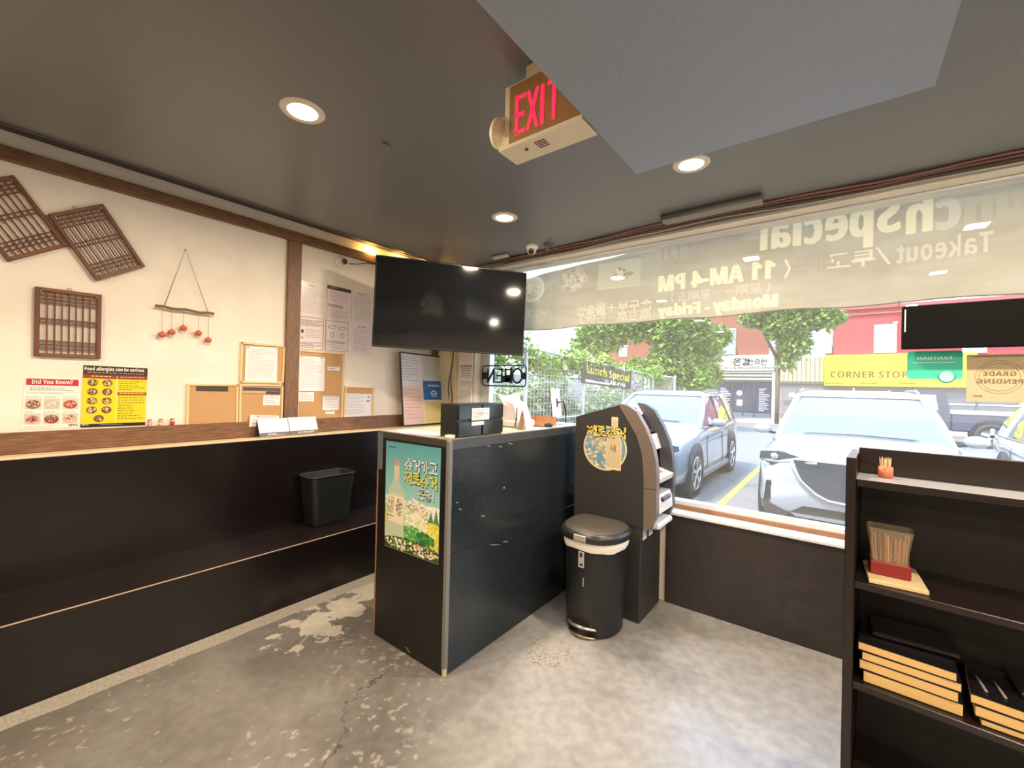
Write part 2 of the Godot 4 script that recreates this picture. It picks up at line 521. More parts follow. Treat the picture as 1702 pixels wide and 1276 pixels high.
func floor_image() -> Image:
	var n := 1300
	var base := FastNoiseLite.new()
	base.seed = 3; base.frequency = 0.9; base.fractal_octaves = 6
	var fine := FastNoiseLite.new()
	fine.seed = 8; fine.frequency = 14.0; fine.fractal_octaves = 4
	var edge := FastNoiseLite.new()
	edge.seed = 12; edge.frequency = 6.0; edge.fractal_octaves = 5
	var crack := FastNoiseLite.new()
	crack.seed = 21; crack.frequency = 7.0; crack.fractal_octaves = 3
	# places of the marks, read off the photograph on the floor plane
	var p1 := ony(512, 1042, 0.0)
	var p2 := ony(606, 986, 0.0)
	var chip := ony(911, 1084, 0.0)
	var c0 := ony(650, 1108, 0.0)
	var c1 := ony(577, 1166, 0.0)
	var c2 := ony(575, 1215, 0.0)
	var c3 := ony(536, 1276, 0.0)
	var c4 := ony(500, 1330, 0.0)
	var cl := [Vector2(c0.x, c0.z), Vector2(c1.x, c1.z), Vector2(c2.x, c2.z), Vector2(c3.x, c3.z), Vector2(c4.x, c4.z)]
	var data := PackedByteArray()
	data.resize(n * n * 3)
	var i := 0
	for row in n:
		for col in n:
			var x := -3.25 + 6.5 * col / n
			var z := -3.25 + 6.5 * row / n
			var q := Vector2(x, z)
			var b := base.get_noise_2d(x, z)
			var f := fine.get_noise_2d(x, z)
			var e := edge.get_noise_2d(x, z)
			var c := Vector3(0.165, 0.155, 0.14) * (1.0 + 0.45 * b + 0.22 * f)
			c = c.lerp(Vector3(0.12, 0.098, 0.072), clampf((base.get_noise_2d(x * 0.7 + 9.0, z * 0.7) + 0.05) * 1.6, 0.0, 0.5))
			# bared plaster patch and flecks of old paint by the bench
			var t := clampf((q - Vector2(p1.x, p1.z)).dot(Vector2(p2.x - p1.x, p2.z - p1.z)) / Vector2(p2.x - p1.x, p2.z - p1.z).length_squared(), 0.0, 1.0)
			var dp := q.distance_to(Vector2(p1.x, p1.z).lerp(Vector2(p2.x, p2.z), t))
			var k := clampf((0.15 - dp + e * 0.3) * 50.0, 0.0, 1.0)
			if x < -1.2:
				var fl := edge.get_noise_2d(x * 3.0 + 5.0, z * 2.2 + 30.0) + 0.45 * fine.get_noise_2d(x * 2.0, z * 2.0) + 0.55 * base.get_noise_2d(x * 1.3 + 20.0, z * 1.3)
				k = maxf(k, clampf((fl - 0.5) * 9.0, 0.0, 1.0) * 0.5)
			c = c.lerp(Vector3(0.46, 0.425, 0.355) * (1.0 + 0.15 * f), k)
			# window light painted in: floor turns paler and cooler towards the right
			var window_pale := clampf(0.5 + (x + 1.2) * 1.1 + b * 1.2, 0.0, 1.0)
			c = c.lerp(Vector3(0.30, 0.304, 0.308) * (1.0 + 0.28 * f + 0.25 * b), window_pale * 0.75)
			# pitted spot of loose grit
			var dc := q.distance_to(Vector2(chip.x, chip.z))
			if dc < 0.125 + e * 0.02:
				var g := fine.get_noise_2d(x * 2.4, z * 2.4)
				c = c.lerp(Vector3(0.13, 0.125, 0.11) if absf(g) < 0.06 else Vector3(0.34, 0.325, 0.3), 0.85)
			# crack
			var wq := q + Vector2(crack.get_noise_2d(x * 2.0, z * 2.0), crack.get_noise_2d(x * 2.0 + 40.0, z * 2.0)) * 0.03
			for s in 4:
				var cp := Geometry2D.get_closest_point_to_segment(wq, cl[s], cl[s + 1])
				if cp.distance_to(wq) < 0.0034:
					c = c.lerp(Vector3(0.06, 0.05, 0.04), 0.9)
			for ch in 3:
				data[i] = clampi(int(pow(clampf(c[ch], 0.0, 1.0), 1.0 / 2.2) * 255.0), 0, 255)
				i += 1
	return Image.create_from_data(n, n, false, Image.FORMAT_RGB8, data)

func build_room() -> void:
	# floor
	var fm := fresh(Color.WHITE, 0.32)
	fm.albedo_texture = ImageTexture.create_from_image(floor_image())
	var rough := FastNoiseLite.new()
	rough.seed = 5; rough.frequency = 0.012; rough.fractal_octaves = 5
	var rt := NoiseTexture2D.new()
	rt.width = 512; rt.height = 512; rt.seamless = true; rt.noise = rough
	var rr := Gradient.new()
	rr.set_color(0, Color(0.2, 0.2, 0.2)); rr.set_color(1, Color(0.46, 0.46, 0.46))
	rt.color_ramp = rr
	fm.roughness = 1.0
	fm.metallic_specular = 0.68
	fm.roughness_texture = rt
	var fg := G.new()
	var a := Vector3(-3.25, 0, 3.6)
	fg.st.set_uv(Vector2.ZERO)
	for q in [[-3.25, 3.6], [3.25, -2.9], [3.25, 3.6], [-3.25, 3.6], [-3.25, -2.9], [3.25, -2.9]]:
		fg.v(Vector3(q[0], 0, q[1]), Vector2((q[0] + 3.25) / 6.5, (q[1] + 3.25) / 6.5))
	for q in [[-3.25, 3.6], [3.25, 3.6], [3.25, -2.9], [-3.25, 3.6], [3.25, -2.9], [-3.25, -2.9]]:
		fg.v(Vector3(q[0], -0.12, q[1]), Vector2((q[0] + 3.25) / 6.5, (q[1] + 3.25) / 6.5))
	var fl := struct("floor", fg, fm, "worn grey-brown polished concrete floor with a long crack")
	# walls
	var white := noisy(srgb(226, 217, 203), srgb(236, 229, 217), 0.01, Vector3(0.6, 0.6, 0.6), 0.75, 0, 0.0)
	struct("wall_left", G.new().span(Vector3(WX - 0.16, -0.12, 3.76), Vector3(WX, 2.62, -3.06)), white, "cream painted wall with brown timber beams")
	struct("wall_right", G.new().span(Vector3(3.2, -0.12, 3.76), Vector3(3.36, 2.62, -3.06)), white, "cream painted side wall")
	struct("wall_back", G.new().span(Vector3(WX, -0.12, 3.6), Vector3(3.2, 2.62, 3.76)), white, "cream painted rear wall")
	var dark_panel := noisy(srgb(27, 21, 20), srgb(38, 31, 29), 0.03, Vector3(0.4, 6, 6), 0.26, 0, 0.0, 4, 4)
	struct("trim_1", G.new().span(Vector3(3.16, 0, 3.6), Vector3(3.2, 1.0, -2.8), 0.004), dark_panel, "dark wainscot panel on the side wall")
	struct("trim_2", G.new().span(Vector3(WX, 0, 3.56), Vector3(3.16, 1.0, 3.6), 0.004), dark_panel, "dark wainscot panel on the rear wall")
	# window wall: low part, jambs, header
	var low := G.new()
	low.span(Vector3(WX, -0.12, -3.12), Vector3(3.2, 0.585, WZ - 0.02))
	low.span(Vector3(WX, 0.585, -3.12), Vector3(-2.66, 2.62, WZ - 0.02))
	low.span(Vector3(2.7, 0.585, -3.12), Vector3(3.2, 2.62, WZ - 0.02))
	low.span(Vector3(-2.66, 2.442, -3.12), Vector3(2.7, 2.62, WZ - 0.02))
	low.span(Vector3(WX - 0.16, 2.62, -3.12), Vector3(3.36, 4.6, -2.8))  # unseen parapet, added to block the sky and shade the near ground
	struct("wall_front", low, noisy(srgb(222, 214, 196), srgb(232, 225, 210), 0.01, Vector3(0.6, 0.6, 0.6), 0.75), "cream wall around the shop window")
	struct("trim_3", G.new().span(Vector3(-0.895, 0.004, WZ - 0.02), Vector3(3.15, 0.585, WZ), 0.002), noisy(srgb(38, 33, 33), srgb(50, 44, 43), 0.02, Vector3(1, 1, 1), 0.38), "dark brown panel under the window sill")
	# ceiling, its raised edge along the left wall and a boxed-down piece
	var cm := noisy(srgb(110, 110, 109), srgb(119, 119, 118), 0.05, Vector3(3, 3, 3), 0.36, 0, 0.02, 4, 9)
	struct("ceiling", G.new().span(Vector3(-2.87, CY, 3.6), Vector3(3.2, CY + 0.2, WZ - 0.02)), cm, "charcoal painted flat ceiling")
	struct("trim_4", G.new().span(Vector3(WX, 2.565, 3.6), Vector3(-2.87, 2.685, WZ - 0.02)), mat(srgb(52, 48, 46), 0.45), "strip of raised ceiling along the lattice wall, its shade painted dark")  # shade of the recess put into the colour, darker than the ceiling
	struct("trim_5", G.new().span(Vector3(-0.611, 2.2, -1.521), Vector3(0.183, CY, 1.6)), noisy(srgb(140, 148, 158), srgb(150, 158, 168), 0.05, Vector3(3, 3, 3), 0.42, 0, 0.02, 4, 10), "grey boxed-down soffit beside the exit sign")
	# unseen roof over the shop, added with the parapet to shade the near ground
	struct("trim_6", G.new().span(Vector3(WX - 0.16, 2.7, 3.9), Vector3(3.36, 2.9, -2.8)), mat(srgb(90, 88, 86), 0.8), "unseen flat roof deck added above the ceiling")
	# timber on the left wall
	var oak := noisy(srgb(92, 62, 42), srgb(142, 106, 74), 0.02, Vector3(9, 9, 0.7), 0.5, 0, 0.03, 5, 14)
	var oak_v := noisy(srgb(98, 70, 50), srgb(140, 106, 78), 0.02, Vector3(9, 0.8, 9), 0.5, 0, 0.03, 5, 15)
	struct("trim_7", G.new().span(Vector3(WX, 2.418, 3.6), Vector3(WX + 0.035, 2.484, WZ - 0.02), 0.004), oak, "brown timber beam along the top of the cream wall")
	var zp := onx(472, 600, WX).z
	var zq := onx(494.5, 600, WX).z
	struct("trim_8", G.new().span(Vector3(WX, 1.13, zp), Vector3(WX + 0.03, 2.418, zq), 0.004), oak_v, "upright brown timber post on the cream wall")
	struct("trim_9", G.new().span(Vector3(WX, 1.012, 3.6), Vector3(WX + 0.022, 1.118, WZ - 0.02), 0.003), oak, "brown timber board above the black bench back")
	struct("trim_10", G.new().span(Vector3(WX, 1.118, -2.82), Vector3(WX + 0.03, 2.418, WZ - 0.02), 0.003), oak_v, "brown timber strip in the corner behind the framed notices")
	# cement fillet at the foot of the bench
	var fil := []
	for k in 2:
		fil.append([])
	var cg := G.new()
	for k in 60:
		var z0 := 3.5 - 6.3 * k / 60.0
		var z1 := 3.5 - 6.3 * (k + 1) / 60.0
		var w0 := 0.07 + 0.006 * sin(k * 2.3)
		var w1 := 0.07 + 0.006 * sin((k + 1) * 2.3)
		cg.quad(Vector3(-2.65 + w0, 0.0005, z0), Vector3(-2.65 + w1, 0.0005, z1), Vector3(-2.652, 0.024, z1), Vector3(-2.652, 0.024, z0))
	struct("trim_11", cg, noisy(srgb(118, 112, 102), srgb(158, 150, 138), 0.03, Vector3(4, 4, 4), 0.7), "cement fillet along the foot of the black bench")

func build_window() -> void:
	var alu := mat(srgb(214, 218, 222), 0.35, 0.3)
	var win := Node3D.new()
	win.name = "window_1"
	add_child(win)
	win.position = Vector3(0, 0.6, GZ)
	win.set_meta("kind", "structure")
	win.set_meta("label", "wide shop window in a pale metal frame")
	var gl := fresh(Color(0.93, 0.97, 0.96, 0.04), 0.0)
	gl.transparency = BaseMaterial3D.TRANSPARENCY_ALPHA
	obj("glass_pane", G.new().span(Vector3(-2.56, 0.655, GZ - 0.003), Vector3(2.62, 2.43, GZ + 0.003)), gl, win)
	var fr := G.new()
	fr.span(Vector3(-2.66, 0.628, GZ - 0.04), Vector3(2.7, 0.66, GZ + 0.03), 0.004)
	fr.span(Vector3(-2.66, 2.426, GZ - 0.02), Vector3(2.7, 2.442, GZ + 0.02), 0.004)
	fr.span(Vector3(-2.66, 0.66, GZ - 0.04), Vector3(-2.555, 2.426, GZ + 0.03), 0.004)
	fr.span(Vector3(2.61, 0.66, GZ - 0.04), Vector3(2.7, 2.426, GZ + 0.03), 0.004)
	obj("window_frame", fr, alu, win)
	obj("wooden_stop", G.new().span(Vector3(-2.66, 0.6, GZ - 0.03), Vector3(2.7, 0.63, GZ + 0.035), 0.003), noisy(srgb(118, 82, 60), srgb(160, 122, 96), 0.03, Vector3(1, 9, 9), 0.45, 0, 0, 4, 17), win)
	obj("window_sill", G.new().span(Vector3(-2.66, 0.583, -3.02), Vector3(2.7, 0.602, WZ + 0.012), 0.003), mat(srgb(206, 206, 210), 0.32), win)
	struct("trim_12", G.new().span(Vector3(-2.95, 0.6, WZ - 0.02), Vector3(-2.865, CY, WZ + 0.02), 0.005), mat(srgb(218, 202, 172), 0.6), "beige upright casing beside the window")
	struct("trim_13", G.new().span(Vector3(-2.865, 0.6, WZ - 0.02), Vector3(-2.68, CY, WZ), 0.003), mat(srgb(232, 232, 232), 0.5), "white window jamb with a paper sign")
	struct("trim_14", G.new().span(Vector3(-2.66, 2.445, WZ - 0.02), Vector3(2.7, 2.484, WZ + 0.01), 0.004), mat(srgb(150, 144, 132), 0.5), "grey rail along the top of the window")
	# paper sign on the jamb
	var c := Cv.new(128, 256, srgb(240, 240, 242))
	c.lines(0.12, 0.25, 0.76, 0.36, 6, srgb(90, 90, 120), rng, 0.4)
	c.rect(0.0, 0.74, 1.0, 0.02, srgb(120, 110, 180)).lines(0.1, 0.8, 0.8, 0.1, 3, srgb(130, 130, 160), rng)
	var s := thing("paper_sign", "white paper warning sign on the jamb beside the window", "sign", onz(776, 648, WZ))
	obj("sheet", slab(G.new(), onz(764, 600, WZ), onz(786, 601, WZ), onz(785, 647, WZ), onz(764, 646, WZ), 0.0008), c.mat(0.7), s)
	var mid := (onz(764, 608, WZ) + onz(786, 609, WZ)) * 0.5 + Vector3(0, 0, 0.001)
	letters("WARNING", 0.022, mat(srgb(60, 60, 70), 0.7), Transform3D(Basis.IDENTITY, mid), s, "lettering", true, 0.95, "Droid Serif")

	# unlit neon sign reading OPEN to the street
	var bk := mat(srgb(22, 24, 25), 0.5)
	var ns := thing("neon_sign", "unlit black outlined window sign reading OPEN towards the street", "sign", Vector3(-2.377, 1.395, -2.95))
	var nx := Transform3D(Basis(Vector3(-1, 0, 0), Vector3.UP, Vector3(0, 0, -1)), Vector3(-2.377, 1.491, -2.955))   # reads from outside
	var ring := rrect(0.5, 0.182, 0.03, 6)
	var pts := []
	for p in ring: pts.append(nx * Vector3(p.x, p.y, 0))
	pts.append(pts[0])
	obj("border_tube", G.new(true).tube(pts, 0.0055, 8), bk, ns)
	var o_ring := []
	for k in 25: o_ring.append(nx * Vector3(-0.155 + cos(TAU * k / 24) * 0.05, sin(TAU * k / 24) * 0.062, 0))
	obj("letter_o", G.new(true).tube(o_ring, 0.0095, 8), bk, ns)
	var lp := G.new()
	lp.strokes([[Vector2(-0.085, -0.055), Vector2(-0.085, 0.055)], [Vector2(-0.06, -0.03), Vector2(-0.03, -0.03)]], 0.024, 0.012, nx)
	lp.strokes([[Vector2(-0.07, 0.055), Vector2(-0.022, 0.055), Vector2(-0.022, 0.0), Vector2(-0.07, 0.0)], [Vector2(-0.05, -0.05), Vector2(-0.03, -0.05)]], 0.013, 0.012, nx)
	lp.span(nx * Vector3(-0.08, -0.058, 0), nx * Vector3(0.012, -0.002, 0.011))
	obj("letter_p", lp, bk, ns)
	obj("letter_e", G.new().strokes([[Vector2(0.09, 0.058), Vector2(0.022, 0.058), Vector2(0.022, -0.058), Vector2(0.09, -0.058)], [Vector2(0.022, 0.0), Vector2(0.085, 0.0)]], 0.012, 0.012, nx), bk, ns)
	obj("letter_n", G.new().strokes([[Vector2(0.115, -0.058), Vector2(0.115, 0.058), Vector2(0.185, -0.055), Vector2(0.185, 0.058)]], 0.014, 0.012, nx), bk, ns)
	for q in [[-0.245, -0.205], [-0.105, -0.085], [0.19, 0.245]]:
		obj("backing_plate", G.new().span(nx * Vector3(q[0], -0.03, 0.002), nx * Vector3(q[1], 0.03, 0.008)), bk, ns)
	for x in [-0.18, 0.18]:
		obj("hanging_wire", G.new().tube([nx * Vector3(x, 0.09, 0), nx * Vector3(x, 0.93, 0)], 0.0012, 5), mat(srgb(190, 190, 190), 0.5), ns)

	# black LED board hung before the glass
	var tl := onz(1500, 511, -2.9)
	var br := onz(1500, 580, -2.9)
	var led := thing("led_board", "black LED message board hanging before the window above the grade card", "sign", Vector3(0.62, br.y, -2.9))
	var matt := fresh(srgb(12, 12, 13), 0.7)
	matt.metallic_specular = 0.2
	obj("case", G.new().span(Vector3(tl.x, br.y, -2.94), Vector3(tl.x + 0.98, tl.y + 0.004, -2.895), 0.004), matt, led)
	obj("end_cap", G.new().span(Vector3(tl.x + 0.008, br.y + 0.085, -2.896), Vector3(tl.x + 0.013, tl.y - 0.012, -2.8925)), mat(srgb(225, 225, 222), 0.5), led)
	for x in [0.7, 0.9]: obj("hanging_wire", G.new().cyl(Vector3(tl.x + x, tl.y, -2.92), Vector3(tl.x + x, 2.445, -2.92), 0.002, 0.002, 6), mat(srgb(120, 118, 112), 0.5), led)

	# stickers on the inside of the glass; they face the street
	var back := Basis(Vector3(-1, 0, 0), Vector3.UP, Vector3(0, 0, -1))
	var teal := fresh(srgb(66, 196, 172), 0.55)
	teal.backlight_enabled = true; teal.backlight = srgb(40, 150, 130)
	var f0 := onz(1508, 584, -2.994)
	var f1 := onz(1600, 630, -2.994)
	var fc := (f0 + f1) * 0.5
	var fs := thing("window_sticker", "teal rounded delivery sticker on the window glass", "sticker", Vector3(fc.x, f1.y, -2.994))
	obj("sheet", G.new().prism(rrect(f1.x - f0.x, f0.y - f1.y, 0.014, 4), 0.0012, Transform3D(Basis.IDENTITY, Vector3(fc.x, fc.y, -2.996))), teal, fs)
	var pale := mat(srgb(206, 238, 228), 0.6)
	letters("FANTUAN", 0.016, pale, Transform3D(back, Vector3(fc.x, fc.y + 0.035, -2.9938)), fs, "lettering", true, 1.25)
	var bars := G.new()
	rng.seed = 31
	for k in 14: bars.box(Vector3(fc.x - 0.072 + k * 0.011, fc.y + 0.012, -2.9942), Vector3(0.008, 0.004, 0.0008))
	obj("small_print", bars, pale, fs)
	var disc := G.new(true).cyl(Vector3(fc.x + 0.045, fc.y - 0.058, -2.9955), Vector3(fc.x + 0.045, fc.y - 0.058, -2.9928), 0.033, 0.033, 28)
	obj("round_badge", disc, teal, fs)
	obj("badge_ring", G.new().cyl(Vector3(fc.x + 0.045, fc.y - 0.058, -2.9928), Vector3(fc.x + 0.045, fc.y - 0.058, -2.9924), 0.029, 0.029, 28), mat(srgb(36, 150, 128), 0.6), fs)
	obj("badge_disc", G.new().cyl(Vector3(fc.x + 0.045, fc.y - 0.058, -2.9924), Vector3(fc.x + 0.045, fc.y - 0.058, -2.992), 0.0265, 0.0265, 28), mat(srgb(150, 222, 206), 0.6), fs)
	var tan_c := fresh(srgb(188, 172, 142), 0.7)
	tan_c.backlight_enabled = true; tan_c.backlight = srgb(120, 108, 84)
	var g0 := onz(1607, 590, -2.994)
	var g1 := onz(1612, 667, -2.994)
	var gc := Vector3(g0.x + 0.108, (g0.y + g1.y) * 0.5, -2.994)
	var gs := thing("grade_card", "tan grade pending card on the window glass", "sign", Vector3(gc.x, g1.y, -2.994))
	obj("sheet", G.new().span(Vector3(g0.x, g1.y, -2.996), Vector3(g0.x + 0.216, g0.y, -2.9945)), tan_c, gs)
	var ink := mat(srgb(112, 94, 64), 0.7)
	letters("GRADE", 0.021, ink, Transform3D(back, Vector3(gc.x, gc.y + 0.022, -2.9938)), gs, "lettering", true, 1.15)
	letters("PENDING", 0.021, ink, Transform3D(back, Vector3(gc.x, gc.y - 0.014, -2.9938)), gs, "lettering", true, 1.15)
	letters("NYC", 0.009, ink, Transform3D(back, Vector3(gc.x - 0.07, gc.y - 0.086, -2.9938)), gs, "lettering", true, 1.3)
	var rg := G.new()
	for rr in [0.066, 0.078]:
		var ps := []
		for k in 41: ps.append(Vector2(cos(TAU * k / 40) * rr, sin(TAU * k / 40) * rr * 1.0))
		rg.strokes([ps], 0.003, 0.0004, Transform3D(Basis.IDENTITY, Vector3(gc.x, gc.y + 0.006, -2.9944)))
	obj("printed_ring", rg, mat(srgb(172, 155, 124), 0.7), gs)
	var bl := G.new()
	for k in 22: bl.box(Vector3(g0.x + 0.024 + k * 0.008, g0.y - 0.01, -2.9942), Vector3(0.006, 0.0035, 0.0006))
	obj("small_print", bl, ink, gs)

	# vinyl banner hung outside the glass; its print shows through from behind, so it reads reversed
	var bz := -3.14
	var yb := onz(1140, 530, bz).y
	var yl := onz(905, 455, bz)
	var yr := onz(1250, 369, bz)
	var cw := 2048
	var chh := 256
	var cv := Cv.new(cw, chh, srgb(170, 163, 140))
	var wr := FastNoiseLite.new()
	wr.seed = 4; wr.frequency = 0.006; wr.fractal_octaves = 4
	for y in range(0, chh, 2):
		for x in range(0, cw, 4):
			var v := wr.get_noise_2d(x, y * 2.5)
			cv.im.fill_rect(Rect2i(x, y, 4, 2), srgb(170 + v * 14, 163 + v * 15, 140 + v * 18))
	var ppm := cw / 6.0
	var T := func(px: float, py: float) -> Vector2:
		var p := onz(px, py, bz)
		return Vector2((p.x + 2.9) * ppm, (2.56 - p.y) / (2.56 - yb) * chh)
	var cream := srgb(226, 214, 176)
	var faded := srgb(194, 187, 164)
	var dim := srgb(175, 168, 145)
	var pink := srgb(172, 152, 136)
	rng.seed = 55
	# dishes
	var d0: Vector2 = T.call(1030, 455)
	cv.im.fill_rect(Rect2i(int(d0.x) - 62, int(d0.y) - 40, 118, 84), srgb(186, 180, 152))
	for q in [[0.0, 46, 34, srgb(200, 194, 168)], [0.0, 39, 27, srgb(160, 150, 122)], [0.0, 33, 22, srgb(184, 174, 140)]]: cv.dot((d0.x + 6) / cw, d0.y / chh, q[1] / cw, q[2] / float(chh), q[3])
	cv.speckle((d0.x + 6) / cw, d0.y / chh, 26.0 / cw, 17.0 / chh, 40, [srgb(198, 188, 152), srgb(150, 140, 108), srgb(206, 200, 176)], 0.02, rng)
	var d1: Vector2 = T.call(955, 465)
	cv.speckle(d1.x / cw, d1.y / chh, 50.0 / cw, 34.0 / chh, 130, [srgb(196, 176, 152), srgb(160, 150, 124), srgb(202, 194, 170), srgb(176, 172, 142)], 0.022, rng)
	var d2: Vector2 = T.call(884, 480)
	cv.dot(d2.x / cw, d2.y / chh, 48.0 / cw, 46.0 / chh, srgb(208, 202, 178)).dot(d2.x / cw, d2.y / chh, 38.0 / cw, 37.0 / chh, srgb(190, 182, 154)).speckle(d2.x / cw, d2.y / chh, 30.0 / cw, 28.0 / chh, 40, [srgb(172, 164, 136), srgb(204, 196, 170)], 0.02, rng)
	var vs := chh / (2.56 - yb) / ppm            # pixels are a little taller than wide
	for w in [["Special", 1264, 1497, 372, 0.2, cream], ["h", 1506, 1550, 357, 0.2, cream], ["c", 1553, 1596, 351, 0.2, faded], ["n", 1602, 1650, 340, 0.2, dim], ["u", 1656, 1704, 328, 0.2, dim], ["L", 1712, 1746, 316, 0.2, dim], ["Takeout", 1488, 1652, 412, 0.105, faded], ["11 AM-4 PM", 1094, 1290, 460, 0.112, cream], ["Monday - Friday", 1092, 1294, 508, 0.08, srgb(214, 203, 168)]]:
		var l: Vector2 = T.call(w[1], w[3])
		var r: Vector2 = T.call(w[2], w[3])
		for e in ([Vector2(-2, 0), Vector2(2, 0), Vector2(0, 1), Vector2(0, -1)] if w[0] != "Takeout" else [Vector2.ZERO]):
			cv.words(w[0], Vector2((l.x + r.x) / 2, T.call((w[1] + w[2]) / 2.0, w[3]).y) + e, r.x - l.x - 4, w[4] * ppm * vs, true, w[5])
	for w in [[["meal", "special", "price"], 1163, 403, 0.18, 0.02, pink], [["/"], 1466, 424, 0.1, 0.012, srgb(212, 203, 172)], [["tU", "gO"], 1414, 431, 0.1, 0.012, srgb(212, 203, 172)], [["gA", "nZo"], 1348, 442, 0.1, 0.012, pink], [["("], 1309, 446, 0.11, 0.012, cream], [["(", "star", "period", "one", "-", "star", "period", "five", ")"], 1192, 486, 0.068, 0.006, faded], [["sUn", "dU", "bU", "+", "dOr", "sOt", "bAb"], 1017, 511, 0.082, 0.010, srgb(206, 196, 164)], [["curd", "bean", "curd", "-", "stone", "pot", "rice"], 1017, 527, 0.078, 0.007, srgb(206, 196, 164)], [["bU", "dE", "gO"], 893, 521, 0.07, 0.008, faded]]:
		cv.pen(word(w[0], w[3] * ppm), w[4] * ppm, T.call(w[1], w[2]), true, w[5])
	var vinyl := cv.mat(0.6)
	vinyl.backlight_enabled = true; vinyl.backlight = srgb(206, 203, 198)
	var bn := thing("vinyl_banner", "long beige vinyl banner with reversed lunch special lettering outside the glass", "banner", Vector3(0, 1.9, bz))
	var sheet := G.new(true)
	var bp := func(k: int, j: int) -> Vector3:
		var x := -2.9 + 6.0 * k / 60.0
		var top := clampf(lerpf(yl.y, yr.y, (x - yl.x) / (yr.x - yl.x)), 2.2, 2.56)
		return Vector3(x, lerpf(yb - 0.006 * sin(k * 0.9), top, j / 8.0), bz + 0.012 * sin(k * 0.55 + j * 0.3) + 0.006 * sin(k * 1.7 - j * 0.8))
	for k in 60:
		for j in 8:
			var ps := [bp.call(k, j), bp.call(k + 1, j), bp.call(k + 1, j + 1), bp.call(k, j + 1)]
			for q in [0, 2, 1, 0, 3, 2]: sheet.v(ps[q], Vector2((ps[q].x + 2.9) / 6.0, (2.56 - ps[q].y) / (2.56 - yb)))
	obj("vinyl_sheet", sheet, vinyl, bn)
	obj("hem_cord", G.new(true).tube(range(61).map(func(k): return bp.call(k, 0) + Vector3(0, 0.004, 0.005)), 0.0035, 6), mat(srgb(96, 88, 70), 0.6), bn)
	for x in [-2.0, -1.25, -0.5, 0.25, 1.0]:
		obj("tie", G.new().cyl(Vector3(x, yb + 0.01, bz + 0.018), Vector3(x, yb - 0.025, bz + 0.018), 0.003, 0.003, 6), mat(srgb(70, 66, 56), 0.6), bn)

